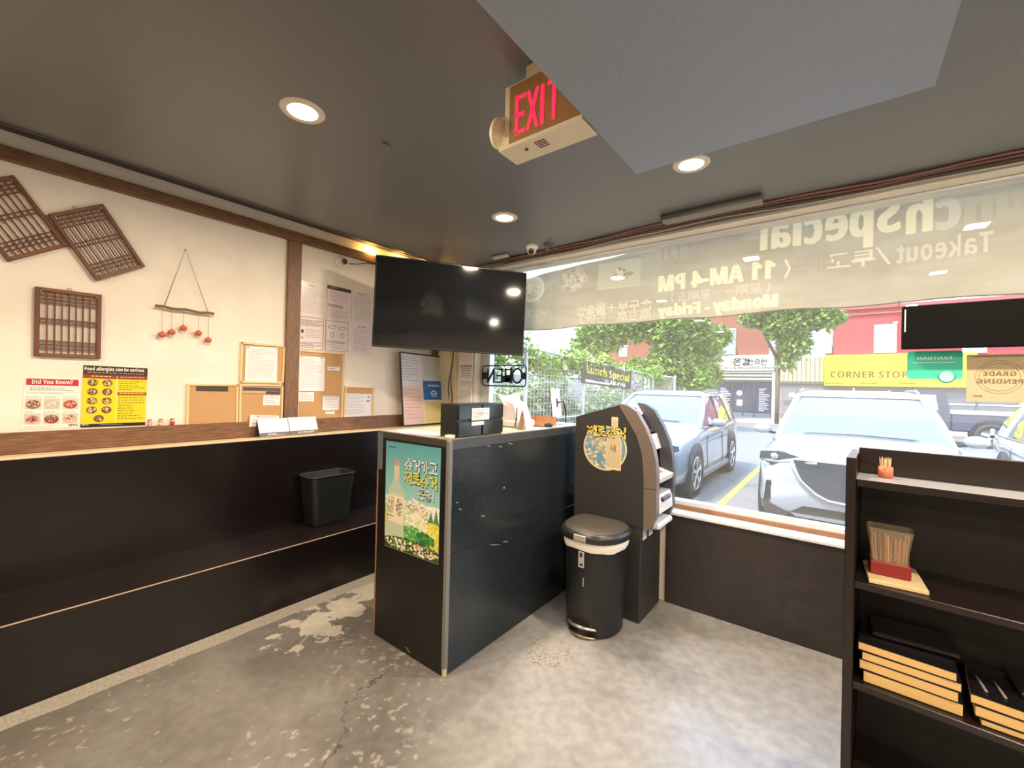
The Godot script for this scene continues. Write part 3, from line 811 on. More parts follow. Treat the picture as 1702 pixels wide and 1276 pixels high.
func build_ceiling_things() -> void:
	# recessed downlights on their grid
	var warm := srgb(255, 231, 202)
	var k := 0
	var names := {0: "recessed downlight on the ceiling over the bench side, between lattices and exit sign", 1: "recessed downlight on the ceiling nearest the hanging television", 2: "recessed downlight at the corner of the grey soffit"}
	for z in [-2.12, -0.82, 0.9, 2.4]:
		for x in [-1.726, -0.58, 0.665, 1.9]:
			if z > -1.0 and x == -0.58: continue          # inside the boxed-down soffit
			var at := Vector3(x, CY, z)
			var lab := "round recessed downlight in the charcoal ceiling"
			if x < -1.0 and z == -0.82: lab = names[0]
			elif x < -1.0 and z == -2.12: lab = names[1]
			elif x == -0.58: lab = names[2]
			var d := thing("recessed_downlight", lab, "light", at, "ceiling downlights")
			obj("trim_ring", G.new(true).lathe([Vector2(0.056, -0.001), Vector2(0.058, -0.006), Vector2(0.079, -0.005), Vector2(0.084, 0.0)], 32, Transform3D(Basis.IDENTITY, at)), mat(srgb(226, 214, 196), 0.5), d)
			obj("lens", G.new().cyl(at + Vector3(0, -0.0005, 0), at + Vector3(0, -0.004, 0), 0.057, 0.057, 28), glow(srgb(255, 226, 170), 3.2), d)
			var l := AreaLight3D.new()
			l.name = "lamp"
			l.area_size = Vector2(0.1, 0.1)
			l.light_color = warm
			l.light_energy = 2.35
			l.area_range = 12.0
			l.shadow_enabled = true
			l.rotation_degrees = Vector3(-90, 0, 0)
			l.position = Vector3(0, -0.012, 0)
			d.add_child(l)
			k += 1

	# exit sign with a lamp head, beside the soffit
	var zb := -1.14
	var yb := 2.2
	var x0 := onz(838, 250, zb).x
	var x1 := -0.618
	var ivory := mat(srgb(226, 212, 180), 0.5)
	var ex := thing("exit_sign", "ivory exit sign with red letters and a side lamp head under the ceiling", "exit sign", Vector3((x0 + x1) / 2, CY, zb))
	var prof := PackedVector2Array([Vector2(0.0, 0.028), Vector2(0.0, 0.235), Vector2(-0.075, 0.235), Vector2(-0.075, 0.0), Vector2(0.03, 0.0), Vector2(0.03, 0.012)])
	obj("housing", G.new().prism(prof, x1 - x0, Transform3D(Basis(Vector3(0, 0, 1), Vector3.UP, Vector3(-1, 0, 0)), Vector3(x1, yb, zb))), ivory, ex)
	obj("face_plate", G.new().span(Vector3(x0 + 0.022, yb + 0.034, zb), Vector3(x1 - 0.022, yb + 0.228, zb + 0.003)), mat(srgb(170, 134, 84), 0.35, 0.2), ex)
	var red := glow(srgb(255, 32, 74), 1.0)
	var bx := Transform3D(Basis.IDENTITY, Vector3(0, 0, zb + 0.003))
	var ly0 := onz(866, 219, zb).y
	var ly1 := onz(866, 162, zb).y
	obj("canopy", G.new().span(Vector3((x0 + x1) / 2 - 0.08, yb + 0.235, zb - 0.06), Vector3((x0 + x1) / 2 + 0.08, CY, zb - 0.005), 0.006), ivory, ex)
	var X := func(px: float) -> float: return onz(px, 195, zb).x
	obj("letter_e", G.new().strokes([[Vector2(X.call(872), ly1), Vector2(X.call(860), ly1), Vector2(X.call(860), ly0), Vector2(X.call(872), ly0)], [Vector2(X.call(860), (ly0 + ly1) / 2), Vector2(X.call(870), (ly0 + ly1) / 2)]], 0.0115, 0.002, bx), red, ex)
	obj("letter_x", G.new().strokes([[Vector2(X.call(879), ly0), Vector2(X.call(893), ly1)], [Vector2(X.call(879), ly1), Vector2(X.call(893), ly0)]], 0.0115, 0.002, bx), red, ex)
	obj("letter_i", G.new().strokes([[Vector2(X.call(902), ly0), Vector2(X.call(902), ly1)]], 0.0125, 0.002, bx), red, ex)
	obj("letter_t", G.new().strokes([[Vector2(X.call(913), ly1), Vector2(X.call(930), ly1)], [Vector2(X.call(921), ly0), Vector2(X.call(921), ly1)]], 0.0115, 0.002, bx), red, ex)
	var lab := G.new()
	for j in 4: lab.box(Vector3(x0 + 0.15, yb - 0.0006, zb + 0.004 - j * 0.011), Vector3(0.04, 0.001, 0.005))
	obj("label", lab, mat(srgb(110, 60, 60), 0.6), ex)
	obj("test_button", G.new().cyl(Vector3(x0 + 0.09, yb, zb - 0.01), Vector3(x0 + 0.09, yb - 0.004, zb - 0.01), 0.006, 0.006, 12), mat(srgb(70, 60, 60), 0.5), ex)
	var hd := Transform3D(Basis.from_euler(Vector3(0.35, 0, 1.25)), Vector3(x0 - 0.03, yb + 0.1, zb - 0.025))
	obj("lamp_head", G.new(true).lathe([Vector2(0, -0.012), Vector2(0.038, -0.012), Vector2(0.052, 0.004), Vector2(0.05, 0.02), Vector2(0.03, 0.036), Vector2(0, 0.04)], 24, hd), ivory, ex)
	var rl := OmniLight3D.new()
	rl.name = "lamp"
	rl.light_color = srgb(255, 40, 70); rl.light_energy = 0.0006; rl.light_size = 0.06; rl.omni_range = 8.0; rl.omni_attenuation = 2.0; rl.shadow_enabled = true
	rl.position = Vector3(0, -0.16, 0.06)
	ex.add_child(rl)

	# a hook ring and a sprinkler
	var hr := ony(641, 239, CY)
	var ring := []
	for j in 17: ring.append(hr + Vector3(cos(TAU * j / 16) * 0.014, -0.014 + sin(TAU * j / 16) * 0.006, sin(TAU * j / 16) * 0.014))
	var hk := thing("ceiling_hook", "small grey ring hook screwed into the ceiling", "hook", hr)
	obj("ring", G.new(true).tube(ring, 0.0035, 6), mat(srgb(140, 132, 120), 0.4, 0.6), hk)
	obj("plate", G.new().cyl(hr, hr + Vector3(0, -0.009, 0), 0.012, 0.009, 12), mat(srgb(120, 112, 104), 0.5), hk)
	var sp := ony(917, 408, CY) + Vector3(0, 0, 0.05)
	var sk := thing("sprinkler", "dusty bronze sprinkler head on the ceiling beside the dome camera", "sprinkler", sp)
	obj("cup", G.new(true).lathe([Vector2(0, -0.02), Vector2(0.025, -0.018), Vector2(0.03, -0.008), Vector2(0.042, 0.0)], 20, Transform3D(Basis.IDENTITY, sp)), mat(srgb(96, 88, 80), 0.6), sk)
	obj("deflector", G.new().cyl(sp + Vector3(0, -0.045, 0), sp + Vector3(0, -0.048, 0), 0.018, 0.018, 14), mat(srgb(120, 98, 92), 0.6), sk)
	obj("stem", G.new().cyl(sp + Vector3(0, -0.02, 0), sp + Vector3(0, -0.046, 0), 0.007, 0.005, 10), mat(srgb(120, 98, 92), 0.6), sk)

	# dome cameras
	dome_camera(ony(884, 408, CY), Vector3.DOWN, Vector3(0.35, -0.6, 0.7), "white dome security camera on the ceiling by the window")
	dome_camera(onx(566, 436, WX), Vector3.RIGHT, Vector3(0.85, -0.1, 0.15).rotated(Vector3.UP, 0.1), "white dome security camera on the cream wall above the notices")
	var cb := onx(580, 438, WX + 0.012)
	var ce := onx(624, 439, WX + 0.012)
	tag(obj("camera_cable", G.new(true).tube([cb, cb.lerp(ce, 0.3) + Vector3(0, -0.004, 0), cb.lerp(ce, 0.6) + Vector3(0, 0.008, 0), ce], 0.003, 6), mat(srgb(70, 64, 58), 0.6)), "thin dark cable running from the wall camera to the television", "cable")

	# cable along the raised edge
	var cab := []
	for j in 40:
		var z := 1.2 - 4.0 * j / 39.0
		cab.append(Vector3(-2.862 + 0.006 * sin(j * 1.3), CY - 0.006 - 0.004 * absf(sin(j * 0.7)), z))
	tag(obj("ceiling_cable", G.new(true).tube(cab, 0.004, 6), mat(srgb(92, 84, 78), 0.45)), "dark cable clipped along the ceiling edge over the lattices", "cable")
	# light strip tucked above the beam
	var ls := thing("led_strip", "warm LED light strip above the beam behind the television", "light", Vector3(WX + 0.02, 2.484, -2.35))
	obj("channel", G.new().span(Vector3(WX + 0.002, 2.484, -1.95), Vector3(WX + 0.03, 2.489, -2.84)), mat(srgb(235, 230, 220), 0.5), ls)
	obj("light_strip", G.new().span(Vector3(WX + 0.008, 2.489, -1.97), Vector3(WX + 0.024, 2.493, -2.82)), glow(srgb(255, 212, 130), 1.6), ls)
	for q in [-2.1, -2.4, -2.7]:
		var ol := OmniLight3D.new()
		ol.name = "lamp"
		ol.light_color = srgb(255, 200, 110); ol.light_energy = 0.035; ol.light_size = 0.02; ol.omni_range = 8.0; ol.omni_attenuation = 2.0; ol.shadow_enabled = true
		ol.position = Vector3(0.03, 0.025, q + 2.35)
		ls.add_child(ol, true)

	# television hung across the corner
	var d0 := ray(617.5, 575)
	var d1 := ray(870, 591.6)
	var d2 := ray(623.7, 422)
	var bl := EYE + d0 * 3.1
	var br := EYE + d1 * 3.42
	var tl := EYE + d2 * 3.1
	var u := (br - bl).normalized()
	var v := ((tl - bl) - u * (tl - bl).dot(u)).normalized()
	var n := u.cross(v)
	var tw := (br - bl).length()
	var th := (tl - bl).length()
	var tb := Basis(u, v, n)
	var tc := bl + u * tw / 2 + v * th / 2
	var tv := thing("television", "large black flat television hanging across the ceiling corner", "television", bl + u * tw / 2)
	obj("casing", G.new().box(tc - n * 0.025, Vector3(tw, th, 0.045), 0.006, tb), mat(srgb(20, 20, 21), 0.4), tv)
	obj("screen", G.new().box(tc - n * 0.0012, Vector3(tw - 0.018, th - 0.022, 0.005), 0.0, tb), fresh(srgb(17, 19, 22), 0.07), tv)
	obj("lower_bezel", G.new().box(tc - v * (th / 2 - 0.006) + n * 0.001, Vector3(tw, 0.012, 0.006), 0.002, tb), mat(srgb(30, 30, 32), 0.3), tv)
	var mt := G.new()
	mt.bar(tc - n * 0.06, Vector3(WX + 0.02, tc.y, WZ - 0.3), 0.05, 0.05)
	mt.box(tc - n * 0.055, Vector3(0.4, 0.3, 0.02), 0.0, tb)
	obj("wall_mount", mt, mat(srgb(40, 40, 42), 0.5), tv)
	# cords that drop from the television to the counter
	for q in [[748.0, 0.0], [752.5, 0.03]]:
		var pts := []
		for j in 14:
			var y := 1.72 - 0.75 * j / 13.0
			pts.append(onz(q[0] + 1.6 * sin(j * 0.8 + q[1] * 40), 600, WZ + 0.014) * Vector3(1, 0, 1) + Vector3(0, y, q[1] * 0.3))
		tag(obj("hanging_cord", G.new(true).tube(pts, 0.0045, 6), mat(srgb(40, 38, 37), 0.6)), "dark power cord hanging in the corner beneath the television", "cable", "cords under the television")

	# surface box and pipes above the window
	var ra := ony(1098, 367, CY - 0.035)
	var rb := ony(1266, 333, CY - 0.035)
	var rw := thing("junction_trough", "long grey cable trough on the ceiling above the banner", "trough", Vector3((ra.x + rb.x) / 2, CY, ra.z))
	obj("cover", G.new().span(Vector3(ra.x, CY - 0.035, ra.z), Vector3(rb.x, CY, ra.z - 0.09), 0.004), mat(srgb(132, 128, 118), 0.5), rw)
	obj("cover_lip", G.new().span(Vector3(ra.x, CY - 0.038, ra.z + 0.002), Vector3(rb.x, CY - 0.002, ra.z + 0.008)), mat(srgb(84, 82, 74), 0.5), rw)
	var pm := [mat(srgb(150, 106, 96), 0.5), mat(srgb(126, 80, 70), 0.5), mat(srgb(74, 66, 60), 0.5), mat(srgb(188, 178, 166), 0.5)]
	var labels := ["salmon conduit wire along the top of the window", "rust red conduit wire along the top of the window", "dark cable along the top of the window", "pale cable along the ceiling edge over the window"]
	for j in 4:
		var pts := []
		for q in 50:
			var x := -2.3 + 5.4 * q / 49.0
			var near := clampf(1.0 - absf(x + 0.75) / 0.9, 0.0, 1.0) * 0.06
			pts.append(Vector3(x, CY - 0.012 - 0.008 * j - 0.004 * sin(q * 0.9 + j), WZ + 0.012 + 0.018 * (3 - j) + near + 0.002 * sin(q * 1.3 + j * 2)))
		tag(obj("conduit", G.new(true).tube(pts, [0.006, 0.007, 0.005, 0.004][j], 6), pm[j]), labels[j], "conduit", "wiring above the window")
	tag(obj("ceiling_bracket", G.new().box(Vector3(-2.25, CY - 0.012, -2.72), Vector3(0.16, 0.018, 0.05), 0.003), mat(srgb(214, 206, 190), 0.5)), "small white bracket on the ceiling above the television", "bracket")

func dome_camera(at: Vector3, axis: Vector3, look: Vector3, label: String) -> void:
	var y := axis
	var x := y.cross(Vector3(0, 0, 1) if absf(y.z) < 0.9 else Vector3.RIGHT).normalized()
	var b := Basis(x, y, x.cross(y))
	var t := Transform3D(b, at)
	var w := mat(srgb(232, 230, 224), 0.4)
	var d := thing("dome_camera", label, "camera", at)
	obj("base", G.new(true).lathe([Vector2(0.05, 0.0), Vector2(0.05, 0.014), Vector2(0.043, 0.024), Vector2(0, 0.026)], 28, t), w, d)
	var c := at + axis * 0.035
	obj("eyeball", G.new(true).ball(c, Vector3.ONE * 0.036, 24, 14), w, d)
	var l := look.normalized()
	obj("lens_ring", G.new(true).cyl(c + l * 0.024, c + l * 0.037, 0.026, 0.022, 22), mat(srgb(120, 116, 110), 0.4), d)
	obj("lens", G.new(true).cyl(c + l * 0.036, c + l * 0.0385, 0.018, 0.017, 20), mat(srgb(24, 22, 22), 0.15), d)

func wall4(p: Array, off := 0.0) -> Array:        # four photograph corners onto the left wall
	var out := []
	for q in p: out.append(onx(q[0], q[1], WX + off))
	return out

func lattice(label: String, tl: Vector3, tr: Vector3, bl: Vector3) -> void:
	var wood := [mat(srgb(104, 62, 40), 0.55), mat(srgb(118, 74, 48), 0.55), mat(srgb(92, 54, 36), 0.55)]
	var u := (tr - tl).normalized()
	var v := (tl - bl).normalized()
	v = (v - u * v.dot(u)).normalized()
	var w := (tr - tl).length()
	var h := (tl - bl).length()
	var n := u.cross(v)
	var b := Basis(u, v, n)
	var c := tl + u * w / 2 - v * h / 2 + n * 0.011
	var o := thing("lattice_frame", label, "wall decoration", c - v * h / 2, "wooden window lattices on the wall")
	var fw := 0.018
	for s in [-1, 1]:
		obj("frame_stile", G.new().box(c + u * s * (w / 2 - fw / 2), Vector3(fw, h, 0.022), 0.002, b), wood[0], o)
		obj("frame_rail", G.new().box(c + v * s * (h / 2 - fw / 2), Vector3(w - fw * 2, fw, 0.022), 0.002, b), wood[1], o)
	for k in 7:
		obj("upright_bar", G.new().box(c + u * (w - 2 * fw) * ((k + 1) / 8.0 - 0.5), Vector3(0.0058, h - 2 * fw, 0.01), 0.001, b), wood[1 + k % 2], o)
	for f in [0.055, 0.115, 0.175, 0.44, 0.5, 0.56, 0.8, 0.86, 0.92]:
		if f == 0.56: continue
		obj("cross_bar", G.new().box(c + v * (h - 2 * fw) * (0.5 - f) + n * 0.003, Vector3(w - 2 * fw, 0.0052, 0.009), 0.001, b), wood[0] if f < 0.5 else wood[2], o)
	var ring := []
	for k in 13: ring.append(c + v * (h / 2 + 0.006) + u * cos(TAU * k / 12) * 0.008 + v * sin(TAU * k / 12) * 0.007)
	obj("hanging_ring", G.new(true).tube(ring, 0.0015, 5), mat(srgb(120, 100, 70), 0.4, 0.6), o)
	for s in [-1, 1]:
		obj("pin", G.new(true).ball(c + u * s * (w / 2 - 0.02) + v * (h / 2 - 0.02) + n * 0.012, Vector3.ONE * 0.0028, 8, 5), mat(srgb(230, 220, 200), 0.4), o)

func cork_board(label: String, p: Array, t := 0.016) -> Node3D:
	var q := wall4(p)
	var cork := noisy(srgb(176, 136, 90), srgb(206, 168, 120), 0.08, Vector3(9, 9, 9), 0.85, 0, 0, 4, 23)
	var pine := noisy(srgb(220, 188, 140), srgb(236, 208, 164), 0.02, Vector3(3, 12, 3), 0.6, 0, 0, 4, 24)
	var o := thing("cork_board", label, "board", (q[2] + q[3]) / 2, "cork boards on the wall")
	var n := Vector3.RIGHT
	obj("cork_panel", slab(G.new(), q[0], q[1], q[2], q[3], 0.008), cork, o)
	for e in [[0, 1], [1, 2], [2, 3], [3, 0]]:
		var c: Vector3 = (q[0] + q[1] + q[2] + q[3]) / 4
		var a: Vector3 = q[e[0]]
		var b: Vector3 = q[e[1]]
		a += (c - a).normalized() * 0.008; b += (c - b).normalized() * 0.008
		var ext := (b - a).normalized() * 0.006
		obj("frame_side", G.new().bar(a - ext + n * t / 2, b + ext + n * t / 2, 0.014, t, n, 0.002), pine, o)
	return o

func sheet_on_wall(called: String, label: String, cat: String, p: Array, m: Material, off := 0.01, group := "", pins := []) -> Node3D:
	var q := wall4(p, off)
	var o := thing(called, label, cat, (q[2] + q[3]) / 2, group)
	obj("sheet", slab(G.new(), q[0], q[1], q[2], q[3], 0.0012), m, o)
	for k in pins:
		var at: Vector3 = q[0].lerp(q[1], k) - Vector3(0, 0.008, 0) + Vector3(0.004, 0, 0)
		obj("push_pin", G.new(true).ball(at, Vector3.ONE * 0.0042, 8, 6), mat(srgb(120, 84, 60), 0.4), o)
	return o

func mid_text(o: Node3D, text: String, px: float, py: float, h: float, c: Color, off: float, squeeze := 1.0, face := "Droid Sans") -> void:
	letters(text, h, mat(c, 0.6), Transform3D(Basis(Vector3(0, 0, -1), Vector3.UP, Vector3.RIGHT), onx(px, py, WX + off)), o, "lettering", true, squeeze, face)

func build_left_wall_things() -> void:
	var u_a := onx(22, 292.6, WX)
	var v_a := onx(111.7, 410, WX)
	var w_a := onx(11.8, 436, WX)
	lattice("wooden lattice window panel tilted highest on the wall, meeting another lattice corner", u_a + (w_a - v_a).normalized() * 0.238, u_a, w_a)
	lattice("tilted wooden lattice window panel overlapping its neighbour's corner, nearer the hanging mobile", onx(78, 357, WX + 0.012), onx(170, 339.6, WX + 0.012), onx(160, 467, WX + 0.012))
	lattice("upright wooden lattice window panel hanging straight above the food posters", onx(57.3, 476.3, WX), onx(168, 490.4, WX), onx(52.3, 591.7, WX))

	# hanging mobile of dried persimmons
	var ap := onx(308.6, 414.6, WX + 0.02)
	var ra := onx(258, 508, WX + 0.03)
	var rb := onx(355.6, 521.8, WX + 0.03)
	var mob := thing("persimmon_mobile", "hanging twig mobile with five small orange persimmons", "mobile", Vector3(WX + 0.03, onx(346, 565, WX).y, (ra.z + rb.z) / 2))
	var tw := []
	for k in 9: tw.append(ra.lerp(rb, k / 8.0) + Vector3(0, 0.004 * sin(k * 1.9), 0.002 * sin(k * 3.1)))
	obj("twig", G.new(true).tube(tw, 0.0075, 8), noisy(srgb(92, 72, 50), srgb(150, 122, 86), 0.06, Vector3(8, 8, 8), 0.8), mob)
	var twine := mat(srgb(150, 132, 104), 0.8)
	obj("hanging_twine", G.new(true).tube([ra.lerp(rb, 0.14), ap, ra.lerp(rb, 0.9)], 0.0022, 6), twine, mob)
	obj("nail", G.new().cyl(ap + Vector3(-0.02, 0, 0), ap + Vector3(0.006, 0, 0), 0.0022, 0.0022, 8), mat(srgb(120, 110, 100), 0.4, 0.7), mob)
	var fruit := mat(srgb(196, 98, 66), 0.5)
	for q in [[269, 556, 0.12], [285, 552, 0.3], [305, 545, 0.5], [329.8, 553.6, 0.76], [346, 565, 0.93]]:
		var c := onx(q[0], q[1], WX + 0.03)
		var p := obj("persimmon", G.new(true).ball(c, Vector3(0.0195, 0.0165, 0.0195), 16, 10), fruit, mob)
		obj("calyx", G.new(true).lathe([Vector2(0.009, 0.013), Vector2(0.003, 0.0185), Vector2(0, 0.021)], 6, Transform3D(Basis.IDENTITY, c)), mat(srgb(120, 84, 52), 0.7), p)
		var tp := ra.lerp(rb, q[2])
		obj("string", G.new().tube([Vector3(tp.x, tp.y, c.z), c + Vector3(0, 0.016, 0)], 0.0012, 5), twine, mob)

	# food posters
	rng.seed = 101
	var c1 := Cv.new(384, 360, srgb(238, 232, 224))
	c1.rect(0.03, 0.03, 0.94, 0.13, srgb(186, 40, 42)).frame(0.03, 0.18, 0.94, 0.11, 0.006, srgb(190, 178, 168))
	c1.lines(0.1, 0.205, 0.8, 0.07, 2, srgb(120, 100, 96), rng).lines(0.05, 0.305, 0.9, 0.03, 1, srgb(150, 130, 126), rng)
	var tones := [[srgb(226, 210, 180), srgb(120, 92, 60), srgb(150, 44, 34)], [srgb(206, 202, 186), srgb(186, 180, 160), srgb(226, 222, 208)], [srgb(190, 84, 56), srgb(160, 52, 36), srgb(226, 168, 130)], [srgb(150, 66, 52), srgb(206, 160, 140), srgb(90, 46, 40)], [srgb(180, 172, 150), srgb(140, 60, 46), srgb(116, 130, 100)], [srgb(232, 212, 190), srgb(206, 170, 140), srgb(60, 48, 44)]]
	for k in 6:
		var x := 0.03 + (k % 3) * 0.325
		var y := 0.37 + (k / 3) * 0.29
		c1.rect(x, y, 0.29, 0.26, srgb(206, 196, 184)).rect(x, y, 0.29, 0.045, srgb(232, 226, 218)).lines(x + 0.02, y + 0.012, 0.22, 0.02, 1, srgb(120, 110, 104), rng)
		c1.dot(x + 0.145, y + 0.16, 0.125, 0.085, tones[k][1]).speckle(x + 0.145, y + 0.15, 0.095, 0.06, 40, tones[k], 0.018, rng)
	c1.lines(0.03, 0.955, 0.5, 0.03, 2, srgb(150, 140, 136), rng)
	var s1 := sheet_on_wall("poster", "white food poster with red Did You Know heading and six dish photographs", "poster", [[41, 626], [134, 629], [132, 710], [35, 713]], c1.mat(0.45), 0.001)
	fitted("Did You Know?", 0.0195, (onx(54, 634, WX) - onx(122, 636, WX)).z, mat(srgb(245, 236, 232), 0.6), Transform3D(Basis(Vector3(0, 0, -1), Vector3.UP, Vector3.RIGHT), onx(88, 634.8, WX + 0.0032)), s1)
	mid_text(s1, "NYC", 122, 706, 0.010, srgb(30, 28, 30), 0.0032, 1.3)
	var yel := srgb(228, 205, 26)
	var c2 := Cv.new(400, 400, yel)
	c2.rect(0, 0, 1, 0.145, srgb(52, 30, 20)).rect(0, 0.145, 1, 0.065, srgb(140, 56, 34)).rect(0, 0.945, 1, 0.055, srgb(40, 26, 20)).rect(0.505, 0.16, 0.012, 0.77, srgb(240, 232, 180))
	c2.lines(0.06, 0.105, 0.88, 0.025, 1, srgb(200, 180, 150), rng).lines(0.12, 0.165, 0.3, 0.025, 1, srgb(230, 200, 170), rng).lines(0.56, 0.165, 0.38, 0.025, 1, srgb(230, 200, 170), rng)
	c2.lines(0.545, 0.24, 0.42, 0.17, 5, srgb(110, 100, 20), rng, 0.35).rect(0.525, 0.425, 0.475, 0.055, srgb(150, 80, 24)).lines(0.56, 0.44, 0.4, 0.025, 1, srgb(230, 210, 120), rng).lines(0.545, 0.51, 0.42, 0.4, 9, srgb(110, 100, 20), rng, 0.3)
	for k in 9:
		var x := 0.15 + (k % 2) * 0.22
		var y := 0.275 + (k / 2) * 0.148
		if k == 8: x = 0.26; y = 0.86
		c2.dot(x, y, 0.078, 0.058, srgb(112, 78, 46)).speckle(x, y, 0.055, 0.035, 26, [srgb(206, 170, 120), srgb(150, 106, 62), srgb(86, 56, 36), srgb(226, 204, 168)], 0.014, rng)
	c2.lines(0.28, 0.962, 0.6, 0.02, 1, srgb(210, 200, 190), rng)
	var s2 := sheet_on_wall("poster", "yellow and brown food allergies poster with round food photographs", "poster", [[138.5, 606.5], [245.5, 612], [241, 706.5], [133.5, 710.5]], c2.mat(0.4), 0.001)
	fitted("Food allergies can be serious", 0.0175, (onx(142.5, 612, WX) - onx(241, 616, WX)).z, mat(srgb(248, 240, 230), 0.6), Transform3D(Basis(Vector3(0, 0, -1), Vector3.UP, Vector3.RIGHT), onx(192, 614.0, WX + 0.0032)), s2)
	mid_text(s2, "NYC", 142, 706, 0.008, srgb(230, 220, 210), 0.0032, 1.2)

	# three tiny figures on the ledge
	for q in [[252, 707.5, srgb(222, 164, 168), "tiny pink figurine on the ledge next to the yellow poster"], [270.5, 706, srgb(216, 190, 160), "tiny cream and pink figurine between two others on the ledge"], [289.5, 704, srgb(160, 52, 50), "tiny dark red figurine on the ledge next to the cork board"]]:
		var at := onx(q[0], q[1] + 7, WX + 0.05)
		at.y = 1.0125 + 0.11
		at = Vector3(WX + 0.011, 1.118, at.z)
		var fg := thing("figurine", q[3], "figurine", at, "little figures on the ledge")
		var m := mat(q[2], 0.4)
		obj("body", G.new(true).lathe([Vector2(0, 0), Vector2(0.009, 0.0), Vector2(0.0095, 0.01), Vector2(0.006, 0.02), Vector2(0, 0.022)], 14, Transform3D(Basis.IDENTITY, at)), m, fg)
		obj("head", G.new(true).ball(at + Vector3(0, 0.029, 0), Vector3(0.0095, 0.0095, 0.0095), 14, 9), mat(srgb(226, 178, 160), 0.4), fg)
		obj("hair", G.new(true).ball(at + Vector3(-0.002, 0.033, 0), Vector3(0.0098, 0.0075, 0.0102), 14, 8), mat(q[2].darkened(0.45), 0.5), fg)
		for s in [-1, 1]: obj("arm", G.new(true).ball(at + Vector3(0.004, 0.015, s * 0.009), Vector3(0.003, 0.006, 0.003), 8, 6), m, fg)

	# cork boards and what is pinned to them
	cork_board("small pine framed cork board beside the post with one printed sheet", [[399.4, 568.2], [473, 574.5], [470, 637.5], [397.3, 636]])
	cork_board("empty pine framed cork board with scattered pin holes", [[310, 637.6], [395, 638.2], [394, 710.5], [308, 712.5]])
	cork_board("pine framed cork board with a dark label strip and small white card", [[397, 638.4], [470, 639], [467.5, 706], [396, 710.5]])
	cork_board("tall pine framed cork board beyond the post with pinned papers", [[495, 580.6], [571, 587], [567.5, 698], [491.5, 700.5]])
	cork_board("small pine framed cork board filled by one white form", [[572.5, 641.4], [620.5, 643], [619, 695], [570, 697]])
	rng.seed = 77
	var paper := func(w: int, h: int, n: int, ink: Color) -> StandardMaterial3D:
		var c := Cv.new(w, h, srgb(232, 226, 226))
		c.lines(0.1, 0.08, 0.8, 0.84, n, ink, rng, 0.4)
		return c.mat(0.75)
	sheet_on_wall("paper_sheet", "printed paper sheet pinned to the board beside the post", "paper", [[408.8, 575.0], [461.4, 577.5], [460, 634.5], [406.5, 634.5]], paper.call(128, 160, 14, srgb(190, 178, 176)), 0.010, "", [0.06, 0.94])
	var strip := Cv.new(160, 32, srgb(74, 70, 68))
	strip.rect(0.0, 0.55, 0.6, 0.45, srgb(196, 162, 118)).lines(0.62, 0.35, 0.34, 0.4, 2, srgb(130, 130, 128), rng)
	sheet_on_wall("label_strip", "dark torn label strip along the top of a cork board", "label", [[404, 643.5], [466, 645], [465.5, 655.5], [403.5, 653.5]], strip.mat(0.7), 0.009)
	sheet_on_wall("label_strip", "dark torn label strip across the empty cork board", "label", [[326, 641.5], [379, 642.5], [379, 650.5], [326, 649.5]], mat(srgb(66, 60, 54), 0.7), 0.009)
	sheet_on_wall("paper_card", "small white card pinned under the dark label strip", "paper", [[437.6, 656.5], [466, 657], [465, 673.5], [436.8, 673.5]], paper.call(96, 56, 4, srgb(170, 160, 170)), 0.010, "", [0.5])
	sheet_on_wall("paper_card", "white paper curling behind the desk calendar", "paper", [[416, 689], [464, 690.5], [463.5, 708], [413.7, 709]], paper.call(96, 48, 3, srgb(200, 186, 186)), 0.022, "", [0.25])
	sheet_on_wall("paper_sheet", "large lilac printed sheet on the tall cork board", "paper", [[496.8, 590.8], [540, 594], [538.7, 650], [495, 649.6]], paper.call(128, 170, 16, srgb(196, 184, 192)), 0.010, "", [0.1, 0.85])
	sheet_on_wall("paper_card", "white card below the lilac sheet on the tall cork board", "paper", [[496, 651], [522, 651.5], [521.8, 667], [495.2, 666.6]], paper.call(96, 56, 6, srgb(160, 164, 168)), 0.010)
	sheet_on_wall("paper_card", "narrow white name label on the tall cork board", "paper", [[544.5, 608.2], [565, 609], [564.2, 616], [544, 615]], paper.call(96, 32, 2, srgb(90, 80, 90)), 0.010)
	sheet_on_wall("paper_bundle", "bundle of white receipts pinned to the tall cork board", "paper", [[536.3, 657.5], [563.5, 658.5], [562.8, 681], [536, 681.5]], paper.call(96, 80, 6, srgb(170, 176, 206)), 0.012, "", [0.15, 0.8])
	sheet_on_wall("paper_card", "small white ticket under the receipt bundle", "paper", [[541, 682], [556, 682], [555.7, 688], [540.8, 687.6]], paper.call(64, 28, 1, srgb(80, 80, 80)), 0.010)
	var form := Cv.new(160, 150, srgb(232, 230, 234))
	form.lines(0.08, 0.08, 0.64, 0.8, 13, srgb(160, 162, 176), rng, 0.35).rect(0.82, 0.1, 0.1, 0.09, srgb(180, 170, 190)).rect(0.8, 0.28, 0.12, 0.04, srgb(40, 40, 44)).frame(0.03, 0.03, 0.94, 0.94, 0.008, srgb(160, 160, 170))
	sheet_on_wall("paper_form", "white printed form covering the small cork board", "paper", [[572.6, 653.5], [618.3, 654.5], [617, 694], [571, 694.8]], form.mat(0.7), 0.011)

	# six notices on the white panel beyond the post
	var o6 := func(x: float, y: float) -> Array: return [480 + x / 7.977, 440 + y / 7.977]
